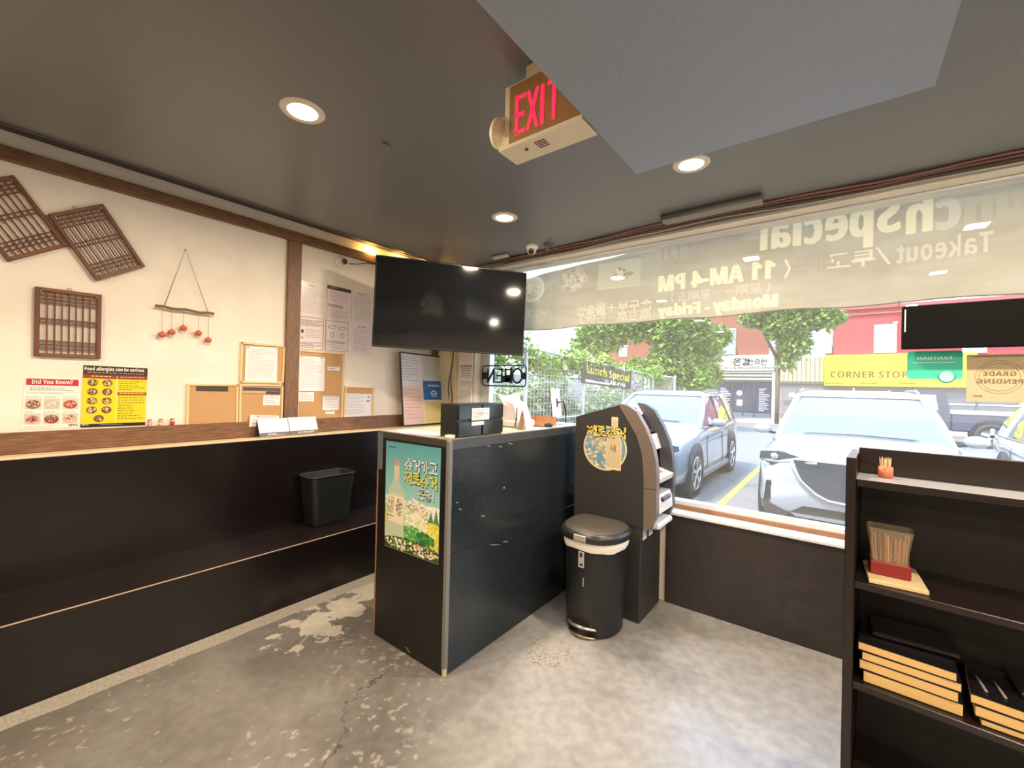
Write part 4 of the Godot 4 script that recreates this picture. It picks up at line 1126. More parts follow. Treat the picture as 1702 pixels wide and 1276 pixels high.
	var nt := [
		["glossy sleeved notice of small print at the top beside the post", [[155, 195], [500, 310], [498, 715], [140, 668]]],
		["notice with a dark header bar between two plain notices", [[512, 262], [826, 335], [824, 768], [506, 733]]],
		["plain pinkish notice of small print at the top beside the television", [[838, 345], [1105, 385], [1092, 790], [832, 768]]],
		["bordered notice with bold heading in the lower row beside the post", [[132, 678], [470, 715], [456, 1135], [116, 1130]]],
		["bordered pinkish notice with line drawings in the middle of the lower row", [[490, 730], [800, 770], [786, 1165], [480, 1140]]],
		["lower row notice partly behind the television edge", [[836, 785], [1106, 815], [1100, 1200], [830, 1185]]]]
	for k in 6:
		var c := Cv.new(144, 190, srgb(222, 214, 212) if k % 2 == 0 else srgb(224, 208, 210))
		var ink := srgb(150, 142, 142)
		if k == 1: c.rect(0, 0, 1, 0.11, srgb(84, 72, 66)).lines(0.1, 0.03, 0.5, 0.05, 1, srgb(190, 170, 160), rng)
		if k == 1: c.lines(0.08, 0.16, 0.8, 0.3, 7, ink, rng, 0.35).rect(0.04, 0.52, 0.62, 0.09, srgb(170, 164, 160)).lines(0.08, 0.66, 0.8, 0.28, 6, ink, rng, 0.35)
		elif k == 4:
			c.frame(0.01, 0.01, 0.98, 0.98, 0.014, srgb(90, 80, 84))
			for q in [[0.28, 0.2], [0.72, 0.22]]: c.dot(q[0], q[1], 0.18, 0.06, srgb(140, 128, 132)); c.dot(q[0], q[1], 0.15, 0.045, srgb(226, 210, 212))
			for q in [[0.28, 0.46], [0.72, 0.46]]: c.dot(q[0], q[1], 0.09, 0.09, srgb(140, 128, 132)); c.dot(q[0], q[1], 0.065, 0.07, srgb(226, 210, 212))
			c.lines(0.08, 0.66, 0.8, 0.1, 2, srgb(70, 62, 66), rng, 0.5).lines(0.08, 0.78, 0.8, 0.15, 4, ink, rng, 0.4)
		elif k == 3:
			c.frame(0.01, 0.01, 0.98, 0.98, 0.014, srgb(90, 84, 84)).lines(0.07, 0.09, 0.86, 0.2, 4, srgb(80, 74, 74), rng, 0.5).dot(0.16, 0.43, 0.05, 0.06, srgb(60, 58, 58)).lines(0.28, 0.36, 0.6, 0.28, 6, ink, rng, 0.35)
			c.dot(0.16, 0.62, 0.05, 0.03, srgb(140, 134, 134)).lines(0.1, 0.76, 0.8, 0.18, 4, srgb(120, 114, 114), rng, 0.6)
		else:
			c.lines(0.3, 0.06, 0.4, 0.05, 1, srgb(110, 90, 90), rng, 0.6).lines(0.09, 0.16, 0.82, 0.76, 17, ink, rng, 0.35)
		var p := []
		for q in nt[k][1]: p.append(o6.call(q[0], q[1]))
		sheet_on_wall("notice", nt[k][0], "notice", p, c.mat(0.22 if k in [0, 3] else 0.5), 0.002 + 0.0016 * (k % 2), "notices beside the post")

	# two desk calendars on the ledge
	for k in 2:
		var px: Array = [[427, 697.3], [477, 694], [478.2, 724.5], [427, 728.2]] if k == 0 else [[478, 693.6], [524, 692.4], [525.4, 721], [478.8, 724.4]]
		var t0 := onx(px[0][0], px[0][1], WX + 0.055)
		var t1 := onx(px[1][0], px[1][1], WX + 0.055)
		var z0 := t0.z
		var z1 := t1.z
		var yb := 1.0165
		var yt := (t0.y + t1.y) / 2
		var c := Cv.new(192, 128, srgb(236, 234, 234))
		c.rect(0, 0.78, 1, 0.22, srgb(96, 94, 94)).lines(0.25, 0.84, 0.6, 0.07, 1, srgb(226, 214, 140) if k == 1 else srgb(226, 226, 222), rng, 0.7).lines(0.25, 0.91, 0.6, 0.05, 1, srgb(206, 206, 200), rng, 0.6)
		for r in 5:
			for q in 7: c.rect(0.08 + q * 0.125, 0.14 + r * 0.12, 0.03, 0.045, srgb(190, 188, 192))
		var o := thing("desk_calendar", ["white desk calendar with a grey foot on the ledge in front of the post", "white desk calendar with yellow lettering on the ledge under the tall cork board"][k], "calendar", Vector3(WX + 0.07, 1.0165, (z0 + z1) / 2), "desk calendars on the ledge")
		obj("front_page", slab(G.new(), Vector3(WX + 0.055, yt, z0), Vector3(WX + 0.055, yt, z1), Vector3(WX + 0.112, yb, z1), Vector3(WX + 0.112, yb, z0), 0.002), c.mat(0.6), o)
		obj("back_page", slab(G.new(), Vector3(WX + 0.055, yt, z1), Vector3(WX + 0.055, yt, z0), Vector3(WX + 0.026, yb, z0), Vector3(WX + 0.026, yb, z1), 0.002), mat(srgb(60, 48, 46), 0.6), o)

	# framed notice board leaning at the end of the ledge
	var q := [onx(664, 585.4, WX + 0.04), onx(733.7, 593.5, WX + 0.04), onx(740.8, 704.4, WX + 0.10), onx(669.7, 708.6, WX + 0.10)]
	q[2].y = 1.0225; q[3].y = 1.0225
	var fr := thing("framed_notice", "dark framed notice board with a blue no smoking sign leaning in the corner", "notice board", (q[2] + q[3]) / 2)
	var nb := Cv.new(256, 420, srgb(226, 224, 224))
	nb.rect(0, 0, 0.46, 0.44, srgb(228, 228, 232)).lines(0.05, 0.05, 0.36, 0.36, 9, srgb(180, 180, 190), rng, 0.35)
	nb.rect(0.49, 0.0, 0.51, 0.35, srgb(206, 216, 220)).lines(0.54, 0.05, 0.4, 0.26, 7, srgb(176, 190, 196), rng, 0.35)
	nb.rect(0.0, 0.46, 0.47, 0.54, srgb(234, 200, 184)).lines(0.06, 0.5, 0.36, 0.44, 9, srgb(206, 168, 152), rng, 0.3)
	nb.rect(0.49, 0.37, 0.51, 0.28, srgb(44, 112, 178)).rect(0.49, 0.67, 0.51, 0.33, srgb(232, 220, 160)).lines(0.53, 0.7, 0.43, 0.27, 8, srgb(206, 192, 130), rng, 0.3)
	nb.dot(0.745, 0.555, 0.075, 0.045, srgb(236, 240, 246)).dot(0.745, 0.555, 0.055, 0.033, srgb(44, 112, 178)).rect(0.7, 0.55, 0.09, 0.012, srgb(236, 240, 246))
	var uq: Vector3 = (q[2] - q[3]).normalized()
	var vq: Vector3 = (q[0] - q[3]).normalized()
	var nq := uq.cross(vq).normalized()
	obj("board", slab(G.new(), q[0], q[1], q[2], q[3], 0.006), nb.mat(0.4), fr)
	for e in [[0, 1], [1, 2], [2, 3], [3, 0]]:
		obj("frame_side", G.new().bar(q[e[0]] + nq * 0.006, q[e[1]] + nq * 0.006, 0.012, 0.016, nq, 0.002), mat(srgb(52, 44, 40), 0.4), fr)
	var tp: Vector3 = q[0].lerp(q[1], 0.745).lerp(q[3].lerp(q[2], 0.745), 0.44)
	letters("No Smoking", 0.021, mat(srgb(240, 244, 250), 0.5), Transform3D(Basis(uq, vq, nq), tp + nq * 0.0075), fr, "lettering", true, 0.85)

func build_bench_and_counter() -> void:
	var panel := noisy(srgb(15, 11, 11), srgb(24, 18, 18), 0.03, Vector3(6, 6, 0.4), 0.24, 0, 0.0, 4, 6)
	var bx := -3.05
	# built-in bench: seat box, tall back with a cream ledge
	var be := thing("built_in_bench", "long black built-in bench with a tall back along the cream wall", "bench", Vector3(-2.9, 0, 0.4))
	obj("front_panel", G.new().span(Vector3(-2.67, 0.0, 3.55), Vector3(-2.65, 0.378, -2.86)), panel, be)
	obj("seat", G.new().span(Vector3(bx, 0.372, 3.55), Vector3(-2.652, 0.385, -2.86)), noisy(srgb(22, 15, 16), srgb(32, 23, 23), 0.03, Vector3(6, 6, 0.5), 0.35, 0, 0, 4, 61), be)
	obj("seat_edge", G.new().span(Vector3(-2.656, 0.3815, 3.55), Vector3(-2.648, 0.3862, -2.86), 0.001), mat(srgb(170, 148, 124), 0.5), be)
	obj("back_panel", G.new().span(Vector3(bx - 0.018, 0.385, 3.55), Vector3(bx, 1.0, -2.86)), panel, be)
	obj("ledge", G.new().span(Vector3(WX + 0.0225, 1.0, 3.55), Vector3(bx + 0.002, 1.0125, -2.86), 0.003), noisy(srgb(214, 186, 150), srgb(232, 208, 176), 0.05, Vector3(6, 6, 1), 0.55, 0, 0, 4, 62), be)

	# wastebasket on the bench
	var wc := Vector3(-2.94, 0.386, -1.645)
	var wb := thing("wastebasket", "slim black plastic wastebasket standing on the bench", "bin", wc)
	var plastic := mat(srgb(24, 27, 28), 0.38)
	var basket := G.new(true)
	var rings := []
	for q in [[0.0, 0.76], [0.004, 0.8], [0.02, 0.82], [0.34, 1.0], [0.348, 1.0], [0.348, 0.965], [0.02, 0.79], [0.018, 0.4]]:
		var r := []
		for p in rrect(0.205 * q[1], 0.335 * q[1], 0.045 * q[1], 5): r.append(wc + Vector3(p.x, q[0], -p.y))
		r.append(r[0])
		rings.append(r)
	basket.loft(rings)
	basket.fan(rings[-1], false)
	obj("bucket", basket, plastic, wb)
	var rim := []
	for p in rrect(0.212, 0.343, 0.048, 6): rim.append(wc + Vector3(p.x, 0.349, -p.y))
	rim.append(rim[0])
	obj("rim", G.new(true).tube(rim, 0.0055, 8), mat(srgb(44, 46, 50), 0.3), wb)

	# service counter
	var x0 := -2.045
	var x1 := -1.475
	var zf := -1.434
	var zb := -2.84
	var hy := 1.132
	var blk := noisy(srgb(17, 13, 11), srgb(24, 19, 16), 0.03, Vector3(2, 2, 2), 0.4, 0, 0, 4, 8)
	var blue_lit_black := noisy(srgb(27, 34, 38), srgb(36, 44, 50), 0.02, Vector3(3, 2, 3), 0.24, 0, 0, 4, 18)  # black panel with the bluish window reflection tinted into its colour
	var co := thing("service_counter", "tall black service counter with a bottle poster on its end", "counter", Vector3((x0 + x1) / 2, 0, (zf + zb) / 2))
	obj("end_panel", G.new().span(Vector3(x0 + 0.012, 0.0, zf - 0.02), Vector3(x1 - 0.018, hy - 0.004, zf), 0.002), blk, co)
	obj("side_panel", G.new().span(Vector3(x1 - 0.02, 0.002, zf - 0.02), Vector3(x1 - 0.002, 0.575, zb), 0.001), blue_lit_black, co)
	obj("side_panel", G.new().span(Vector3(x1 - 0.02, 0.579, zf - 0.02), Vector3(x1, hy - 0.05, zb), 0.001), blue_lit_black, co)
	obj("top_rail", G.new().span(Vector3(x1 - 0.02, hy - 0.05, zf - 0.02), Vector3(x1 + 0.003, hy, zb), 0.002), mat(srgb(58, 62, 66), 0.32), co)
	obj("inner_panel", G.new().span(Vector3(x0 + 0.0, 0.0, zf - 0.03), Vector3(x0 + 0.016, hy - 0.03, zb), 0.001), blk, co)
	obj("wood_edge", G.new().span(Vector3(x0, 0.03, zf - 0.022), Vector3(x0 + 0.012, hy - 0.19, zf + 0.001), 0.002), noisy(srgb(120, 78, 58), srgb(160, 112, 84), 0.03, Vector3(9, 1, 9), 0.5, 0, 0, 4, 19), co)
	obj("corner_trim", G.new().span(Vector3(x1 - 0.018, 0.04, zf - 0.022), Vector3(x1 + 0.004, hy - 0.001, zf + 0.003), 0.002), noisy(srgb(92, 92, 92), srgb(128, 127, 124), 0.05, Vector3(9, 3, 9), 0.4, 0, 0, 4, 20), co)
	obj("chipped_foot", G.new().span(Vector3(x1 - 0.016, 0.0, zf - 0.02), Vector3(x1 + 0.001, 0.04, zf), 0.002), mat(srgb(190, 176, 146), 0.7), co)
	obj("tape_strip", G.new().span(Vector3(x0 + 0.004, hy - 0.21, zf), Vector3(x0 + 0.05, hy - 0.006, zf + 0.002)), mat(srgb(88, 94, 102), 0.45), co)
	obj("worktop", G.new().span(Vector3(x0 - 0.01, hy - 0.03, zf - 0.012), Vector3(x1 - 0.02, hy - 0.0005, zb), 0.001), mat(srgb(176, 166, 152), 0.45), co)
	obj("end_lip", G.new().span(Vector3(x0 - 0.006, hy - 0.034, zf - 0.022), Vector3(x1 - 0.018, hy, zf + 0.001), 0.002), mat(srgb(58, 52, 47), 0.4), co)
	# scuffs where the dark laminate is worn through
	rng.seed = 41
	var sc := G.new()
	for q in [[803, 857, 0.02, 0.006], [765, 846, 0.014, 0.006], [838, 810, 0.016, 0.008], [822, 905, 0.06, 0.004], [840, 900, 0.03, 0.006], [760, 835, 0.012, 0.004], [848, 737, 0.03, 0.006], [832, 742, 0.016, 0.007], [812, 741, 0.02, 0.005], [850, 724, 0.006, 0.006]]:
		var c := onx(q[0], q[1], x1)
		var poly := PackedVector2Array()
		for k in 9: poly.append(Vector2(cos(TAU * k / 9) * q[2] * rng.randf_range(0.5, 1.0), sin(TAU * k / 9) * q[3] * rng.randf_range(0.4, 1.0)))
		sc.prism(poly, 0.0006, Transform3D(Basis(Vector3(0, 0, -1), Vector3.UP, Vector3.RIGHT).rotated(Vector3.RIGHT, -0.25), Vector3(x1 + 0.0002, c.y, c.z)))
	var scm := obj("scuff_marks", sc, mat(srgb(112, 116, 118), 0.7), co)
	scm.set_meta("kind", "stuff")
	var sm := G.new()
	var sq := onz(675, 1075, zf)
	for k in 5: sm.box(Vector3(sq.x + k * 0.007, sq.y - k * 0.004, zf + 0.0004), Vector3(0.016, 0.004, 0.0008))
	obj("scuff_mark", sm, mat(srgb(110, 96, 82), 0.7), co)

	counter_poster(zf)
	counter_items(x0, x1, zf, zb, hy)

func counter_poster(zf: float) -> void:
	var tl := onz(642.5, 732, zf)
	var tr := onz(733.5, 745, zf)
	var br := onz(728.5, 938, zf)
	var bl := onz(639.5, 906, zf)
	var w := tr.x - tl.x
	var h := tl.y - bl.y
	rng.seed = 90
	var c := Cv.new(300, 520, srgb(90, 158, 160))
	for j in 520:
		var t := j / 520.0
		var col := srgb(84, 148, 156).lerp(srgb(150, 196, 190), clampf(t * 1.9, 0, 1)).lerp(srgb(206, 206, 150), clampf((t - 0.5) * 2.2, 0.0, 1.0))
		c.rect(0, t, 1, 1.0 / 520, col)
	# misty hills, firs, a lime and a splash of pale leaves over a bed of flowers
	for k in 24: c.dot(rng.randf(), rng.randf_range(0.52, 0.66), rng.randf_range(0.06, 0.16), rng.randf_range(0.012, 0.03), srgb(206 + rng.randi() % 26, 216 + rng.randi() % 14, 204 + rng.randi() % 14))
	for q in [[0.86, 0.56, 0.13], [0.95, 0.53, 0.17], [0.78, 0.6, 0.09]]:
		for k in 34: c.rect(q[0] - 0.06 * k / 34.0, q[1] + q[2] * k / 34.0, 0.12 * k / 34.0, 0.006, srgb(70 + (k * 7) % 30, 118 + (k * 5) % 30, 86))
	c.dot(0.9, 0.78, 0.2, 0.12, srgb(212, 200, 70)).speckle(0.9, 0.78, 0.17, 0.1, 160, [srgb(226, 214, 96), srgb(196, 188, 60), srgb(232, 224, 130)], 0.01, rng)
	c.dot(0.1, 0.7, 0.12, 0.08, srgb(196, 196, 96)).speckle(0.1, 0.7, 0.1, 0.07, 60, [srgb(214, 208, 110), srgb(170, 180, 84)], 0.01, rng)
	c.speckle(0.6, 0.62, 0.22, 0.14, 240, [srgb(228, 222, 190), srgb(206, 204, 160), srgb(176, 170, 120), srgb(236, 232, 212), srgb(150, 146, 98)], 0.009, rng)
	c.speckle(0.6, 0.72, 0.2, 0.1, 200, [srgb(226, 226, 192), srgb(206, 212, 160), srgb(236, 234, 214)], 0.014, rng)
	c.speckle(0.52, 0.84, 0.2, 0.1, 220, [srgb(92, 164, 84), srgb(116, 182, 100), srgb(74, 142, 70), srgb(150, 200, 128)], 0.014, rng)
	c.speckle(0.76, 0.83, 0.16, 0.06, 160, [srgb(60, 124, 64), srgb(84, 150, 80), srgb(50, 106, 56)], 0.013, rng)
	c.rect(0, 0.91, 1, 0.09, srgb(52, 78, 38)).speckle(0.5, 0.93, 0.52, 0.06, 300, [srgb(60, 96, 42), srgb(84, 114, 54), srgb(44, 70, 34)], 0.011, rng).speckle(0.5, 0.94, 0.5, 0.05, 110, [srgb(236, 226, 214), srgb(224, 178, 168), srgb(238, 232, 226), srgb(206, 140, 130), srgb(228, 206, 150)], 0.011, rng)
	# bottle
	c.rect(0.17, 0.17, 0.1, 0.17, srgb(200, 188, 170)).rect(0.17, 0.17, 0.1, 0.05, srgb(176, 150, 128))
	for j in 60: c.rect(0.22 - lerpf(0.05, 0.155, smoothstep(0.0, 1.0, j / 60.0)), 0.34 + j * 0.0022, 2.0 * lerpf(0.05, 0.155, smoothstep(0.0, 1.0, j / 60.0)), 0.004, srgb(176, 190, 170))
	c.rect(0.065, 0.47, 0.31, 0.4, srgb(188, 198, 172)).rect(0.075, 0.5, 0.29, 0.25, srgb(226, 214, 188)).speckle(0.28, 0.6, 0.05, 0.08, 40, [srgb(120, 104, 84), srgb(170, 150, 124)], 0.008, rng)
	c.lines(0.06, 0.045, 0.16, 0.02, 1, srgb(60, 96, 110), rng, 0.7).lines(0.84, 0.97, 0.12, 0.02, 1, srgb(226, 226, 220), rng, 0.7)
	var po := thing("bottle_poster", "turquoise bottle poster with Korean lettering on the counter end", "poster", (bl + br) / 2)
	obj("sheet", slab(G.new(), tl, tr, br, bl, 0.0015), c.mat(0.35), po)
	var b := Basis(Vector3.RIGHT, Vector3.UP, Vector3(0, 0, 1))
	var white := mat(srgb(240, 232, 222), 0.5)
	var dk := mat(srgb(50, 84, 84), 0.6)
	var yw := mat(srgb(240, 220, 60), 0.5)
	var s := w * 0.135
	for q in [[["sW", "gE", "gA", "gO"], 0.665, 0.185, 0.98, white], [["je", "rO", "sW", "gE"], 0.665, 0.305, 1.0, yw], [["oOn", "dAo", "!"], 0.80, 0.425, 0.78, white]]:
		var p := Vector3(lerpf(tl.x, tr.x, q[1]), tl.y - h * q[2] - (tl.y - tr.y) * q[1] * 0.3, zf)
		var lines := word(q[0], s * q[3], 1.02 if q[0].size() > 4 else 1.1)
		obj("letter_shadow", G.new().strokes(lines, s * q[3] * 0.19, 0.0003, Transform3D(b, p + Vector3(0.003, -0.003, 0.0016))), dk, po)
		obj("characters", G.new().strokes(lines, s * q[3] * 0.11, 0.0004, Transform3D(b, p + Vector3(0, 0, 0.0019))), q[4], po)
	for q in [["sa", 0.12, 0.56], ["rO", 0.12, 0.66]]:
		obj("label_characters", G.new().strokes(word([q[0]], w * 0.12), 0.0035, 0.0004, Transform3D(b, Vector3(lerpf(tl.x, tr.x, q[1]), tl.y - h * q[2], zf + 0.0016))), mat(srgb(110, 84, 66), 0.6), po)

func counter_items(x0: float, x1: float, zf: float, zb: float, hy: float) -> void:
	var ty := hy + 0.0005      # worktop height
	# acrylic-fronted black organiser box near the corner of the counter
	var ob := thing("counter_organiser", "black box organiser with white labels on the counter corner", "organiser", Vector3(x1 - 0.1, ty, zf - 0.12))
	var fxl := x1 - 0.03
	var z0 := onx(762, 700, fxl).z
	var z1 := onx(838, 690, fxl).z
	var yt := onx(800, 671, fxl).y
	var black := mat(srgb(24, 27, 27), 0.35)
	var depth := 0.13
	obj("back_plate", G.new().span(Vector3(fxl - depth, ty, z0), Vector3(fxl - depth + 0.006, yt, z1), 0.001), black, ob)
	obj("shell", G.new().span(Vector3(fxl - depth, ty, z0 - 0.0), Vector3(fxl - 0.012, yt, z1), 0.003), black, ob)
	for r in 2:
		for q in 2:
			var ya := ty + 0.006 + r * (yt - ty) * 0.5
			var za := z0 - 0.006 + q * (z1 - z0) * 0.5
			obj("compartment_front", G.new().span(Vector3(fxl - 0.012, ya, za), Vector3(fxl - 0.002, ya + (yt - ty) * 0.5 - 0.012, za + (z1 - z0) * 0.5 + 0.012), 0.002), mat(srgb(40, 48, 49), 0.12), ob)
	rng.seed = 15
	var cv := Cv.new(128, 96, srgb(222, 226, 224))
	cv.lines(0.08, 0.1, 0.84, 0.8, 6, srgb(130, 140, 140), rng, 0.4).rect(0.35, 0.42, 0.3, 0.05, srgb(50, 54, 54))
	var lz := onx(784, 690, fxl).z
	var lz2 := onx(813, 690, fxl).z
	obj("label_card", slab(G.new(), Vector3(fxl, yt - 0.022, lz), Vector3(fxl, yt - 0.022, lz2), Vector3(fxl, yt - 0.085, lz2), Vector3(fxl, yt - 0.085, lz), 0.001), cv.mat(0.5), ob)
	obj("label_card", G.new().span(Vector3(fxl, yt - 0.112, lz), Vector3(fxl + 0.001, yt - 0.092, lz + (lz2 - lz) * 0.7)), mat(srgb(214, 216, 210), 0.6), ob)

	# loose papers on the near end
	rng.seed = 16
	for k in 4:
		var c := Vector3(x0 + 0.13 + k * 0.085, ty + 0.0006 + k * 0.0007, zf - 0.1 - 0.03 * (k % 2))
		tag(obj("loose_paper", G.new().box(c, Vector3(0.15, 0.0012, 0.1), 0.0, Basis(Vector3.UP, 0.4 * k - 0.5)), mat([srgb(226, 224, 218), srgb(206, 204, 200), srgb(236, 232, 226), srgb(214, 216, 218)][k], 0.7)), ["loose white paper on the counter nearest the wood edged side", "grey paper tucked between two white papers on the counter", "bright white paper on the counter beside the grey paper", "pale blue paper on the counter nearest the tape roll"][k], "paper", "papers on the counter")
	# clear roll of tape
	var tp := Vector3(x1 - 0.05, ty, zf - 0.05)
	tag(obj("tape_roll", G.new(true).lathe([Vector2(0.013, 0), Vector2(0.026, 0), Vector2(0.026, 0.018), Vector2(0.013, 0.018), Vector2(0.013, 0)], 24, Transform3D(Basis.IDENTITY, tp)), mat(srgb(206, 196, 170), 0.3)), "small roll of clear tape on the counter edge", "tape")

	# point-of-sale terminal seen from behind
	var white := mat(srgb(198, 192, 194), 0.45)
	var pc := onx(858, 690, x1 - 0.22)
	var pz := pc.z
	var ps := thing("payment_terminal", "white countertop terminal with a curved back beside the organiser", "terminal", Vector3(x1 - 0.22, ty, pz))
	var px := x1 - 0.22
	var yh := onx(858, 654, px).y
	var hw := 0.105
	obj("base", G.new().span(Vector3(px - 0.12, ty, pz + hw * 0.8), Vector3(px + 0.1, ty + 0.05, pz - hw * 0.8), 0.012), white, ps)
	var neck := PackedVector2Array([Vector2(-0.06, 0.04), Vector2(0.06, 0.04), Vector2(0.02, 0.13), Vector2(-0.05, 0.15)])
	obj("neck", G.new().prism(neck, hw * 1.1, Transform3D(Basis(Vector3.RIGHT, Vector3.UP, Vector3(0, 0, 1)), Vector3(px, ty, pz - hw * 0.55))), white, ps)
	var shell := []
	obj("body", G.new().prism(PackedVector2Array([Vector2(-0.1, 0.04), Vector2(0.075, 0.04), Vector2(0.03, (yh - ty) * 0.7), Vector2(-0.05, (yh - ty) * 0.82), Vector2(-0.1, (yh - ty) * 0.6)]), 0.15, Transform3D(Basis.IDENTITY, Vector3(px, ty, pz - 0.075))), white, ps)
	for j in 7:
		var t := 0.55 + 0.45 * j / 6.0
		var r := []
		for k in 11:
			var e := k / 10.0 * 2.0 - 1.0
			r.append(Vector3(px + lerpf(0.05, -0.075, t) - 0.03 * (1.0 - e * e) * t, lerpf(ty + 0.045, yh, t) - 0.02 * (1.0 - e * e) * t * t, pz - e * lerpf(0.07, 0.115, t)))
		shell.append(r)
	obj("screen_back", G.new(true).loft(shell), white, ps)
	obj("screen_edge", G.new(true).tube(shell[-1], 0.004, 6), mat(srgb(206, 204, 204), 0.4), ps)
	obj("cable_clip", G.new(true).tube([Vector3(px + 0.05, ty + 0.13, pz + 0.06), Vector3(px + 0.06, ty + 0.08, pz + 0.075), Vector3(px + 0.06, ty + 0.01, pz + 0.09)], 0.004, 6), mat(srgb(70, 66, 64), 0.5), ps)
	# white folded card
	var kz := onx(873, 700, x1 - 0.06).z
	var kt := onx(873, 681, x1 - 0.06).y
	var kc := thing("folded_card", "white folded card standing on the counter by the terminal", "card", Vector3(x1 - 0.06, ty, kz))
	obj("card_front", slab(G.new(), Vector3(x1 - 0.065, kt, kz + 0.022), Vector3(x1 - 0.065, kt, kz - 0.018), Vector3(x1 - 0.03, ty, kz - 0.05), Vector3(x1 - 0.03, ty, kz + 0.03), 0.0012), mat(srgb(208, 204, 208), 0.6), kc)
	obj("card_back", slab(G.new(), Vector3(x1 - 0.068, kt, kz - 0.018), Vector3(x1 - 0.068, kt, kz + 0.022), Vector3(x1 - 0.1, ty, kz + 0.03), Vector3(x1 - 0.1, ty, kz - 0.05), 0.0012), mat(srgb(206, 176, 140), 0.6), kc)
	# monitor turned away
	var mx := x1 - 0.14
	var mc := onx(924, 682, mx)
	var mt := onx(921, 647, mx)
	var mo := thing("slim_monitor", "slim white backed monitor on a thin dark stand on the counter", "monitor", Vector3(mx, ty, mc.z - 0.03))
	var mb := Basis(Vector3.UP, deg_to_rad(12)) * Basis(Vector3(0, 0, 1), 0.12)
	var ctr := Vector3(mx, (mt.y + ty + 0.06) / 2, mc.z)
	var mh := mt.y - ty - 0.05
	obj("back_shell", G.new().box(ctr, Vector3(0.012, mh, 0.17), 0.003, mb), mat(srgb(226, 228, 232), 0.4), mo)
	obj("screen", G.new().box(ctr - mb.x * 0.0075, Vector3(0.003, mh, 0.17), 0.0, mb), mat(srgb(24, 24, 26), 0.15), mo)
	obj("mount_plate", G.new().box(ctr + mb.x * 0.0075, Vector3(0.004, 0.06, 0.02), 0.0, mb), mat(srgb(36, 38, 40), 0.4), mo)
	var fp := Vector3(mx + 0.03, ty, mc.z - 0.09)
	obj("stand_arm", G.new(true).tube([ctr + mb.x * 0.008, ctr + mb.x * 0.05 + Vector3(0, 0.004, -0.01), fp + Vector3(0, 0.08, 0), fp + Vector3(0, 0.006, 0)], 0.006, 8), mat(srgb(34, 36, 38), 0.35), mo)
	obj("stand_foot", G.new(true).lathe([Vector2(0, 0), Vector2(0.075, 0), Vector2(0.075, 0.005), Vector2(0.0, 0.009)], 28, Transform3D(Basis.IDENTITY, fp)), mat(srgb(222, 222, 224), 0.35), mo)
	# mouse and a cardboard tray
	var mp := Vector3(x1 - 0.07, ty, onx(912, 704, x1 - 0.07).z)
	tag(obj("computer_mouse", G.new(true).ball(mp + Vector3(0, 0.012, 0), Vector3(0.026, 0.016, 0.04), 18, 10), mat(srgb(30, 26, 28), 0.3)), "small black computer mouse beside the slim monitor", "mouse")
	var tz := onx(890, 705, x1 - 0.14).z - 0.045
	var tr := thing("cardboard_tray", "brown cardboard tray on the counter between terminal and mouse", "tray", Vector3(x1 - 0.17, ty, tz))
	var cb := mat(srgb(170, 126, 92), 0.75)
	obj("bottom", G.new().span(Vector3(x1 - 0.26, ty, tz + 0.03), Vector3(x1 - 0.09, ty + 0.004, tz - 0.14)), cb, tr)
	obj("side", G.new().span(Vector3(x1 - 0.26, ty, tz + 0.03), Vector3(x1 - 0.255, ty + 0.06, tz - 0.14)), cb, tr)
	obj("side", G.new().span(Vector3(x1 - 0.26, ty, tz - 0.135), Vector3(x1 - 0.09, ty + 0.06, tz - 0.14)), cb, tr)
	obj("side", G.new().span(Vector3(x1 - 0.26, ty, tz + 0.03), Vector3(x1 - 0.09, ty + 0.03, tz + 0.025)), cb, tr)
	# back shelf between wall and counter, hidden but for its dark edge
	tag(obj("back_shelf", G.new().span(Vector3(-3.045, 0.96, -2.5), Vector3(-2.1, 0.985, -2.84), 0.003), mat(srgb(46, 36, 44), 0.4)), "dark low shelf in the corner behind the counter", "shelf")

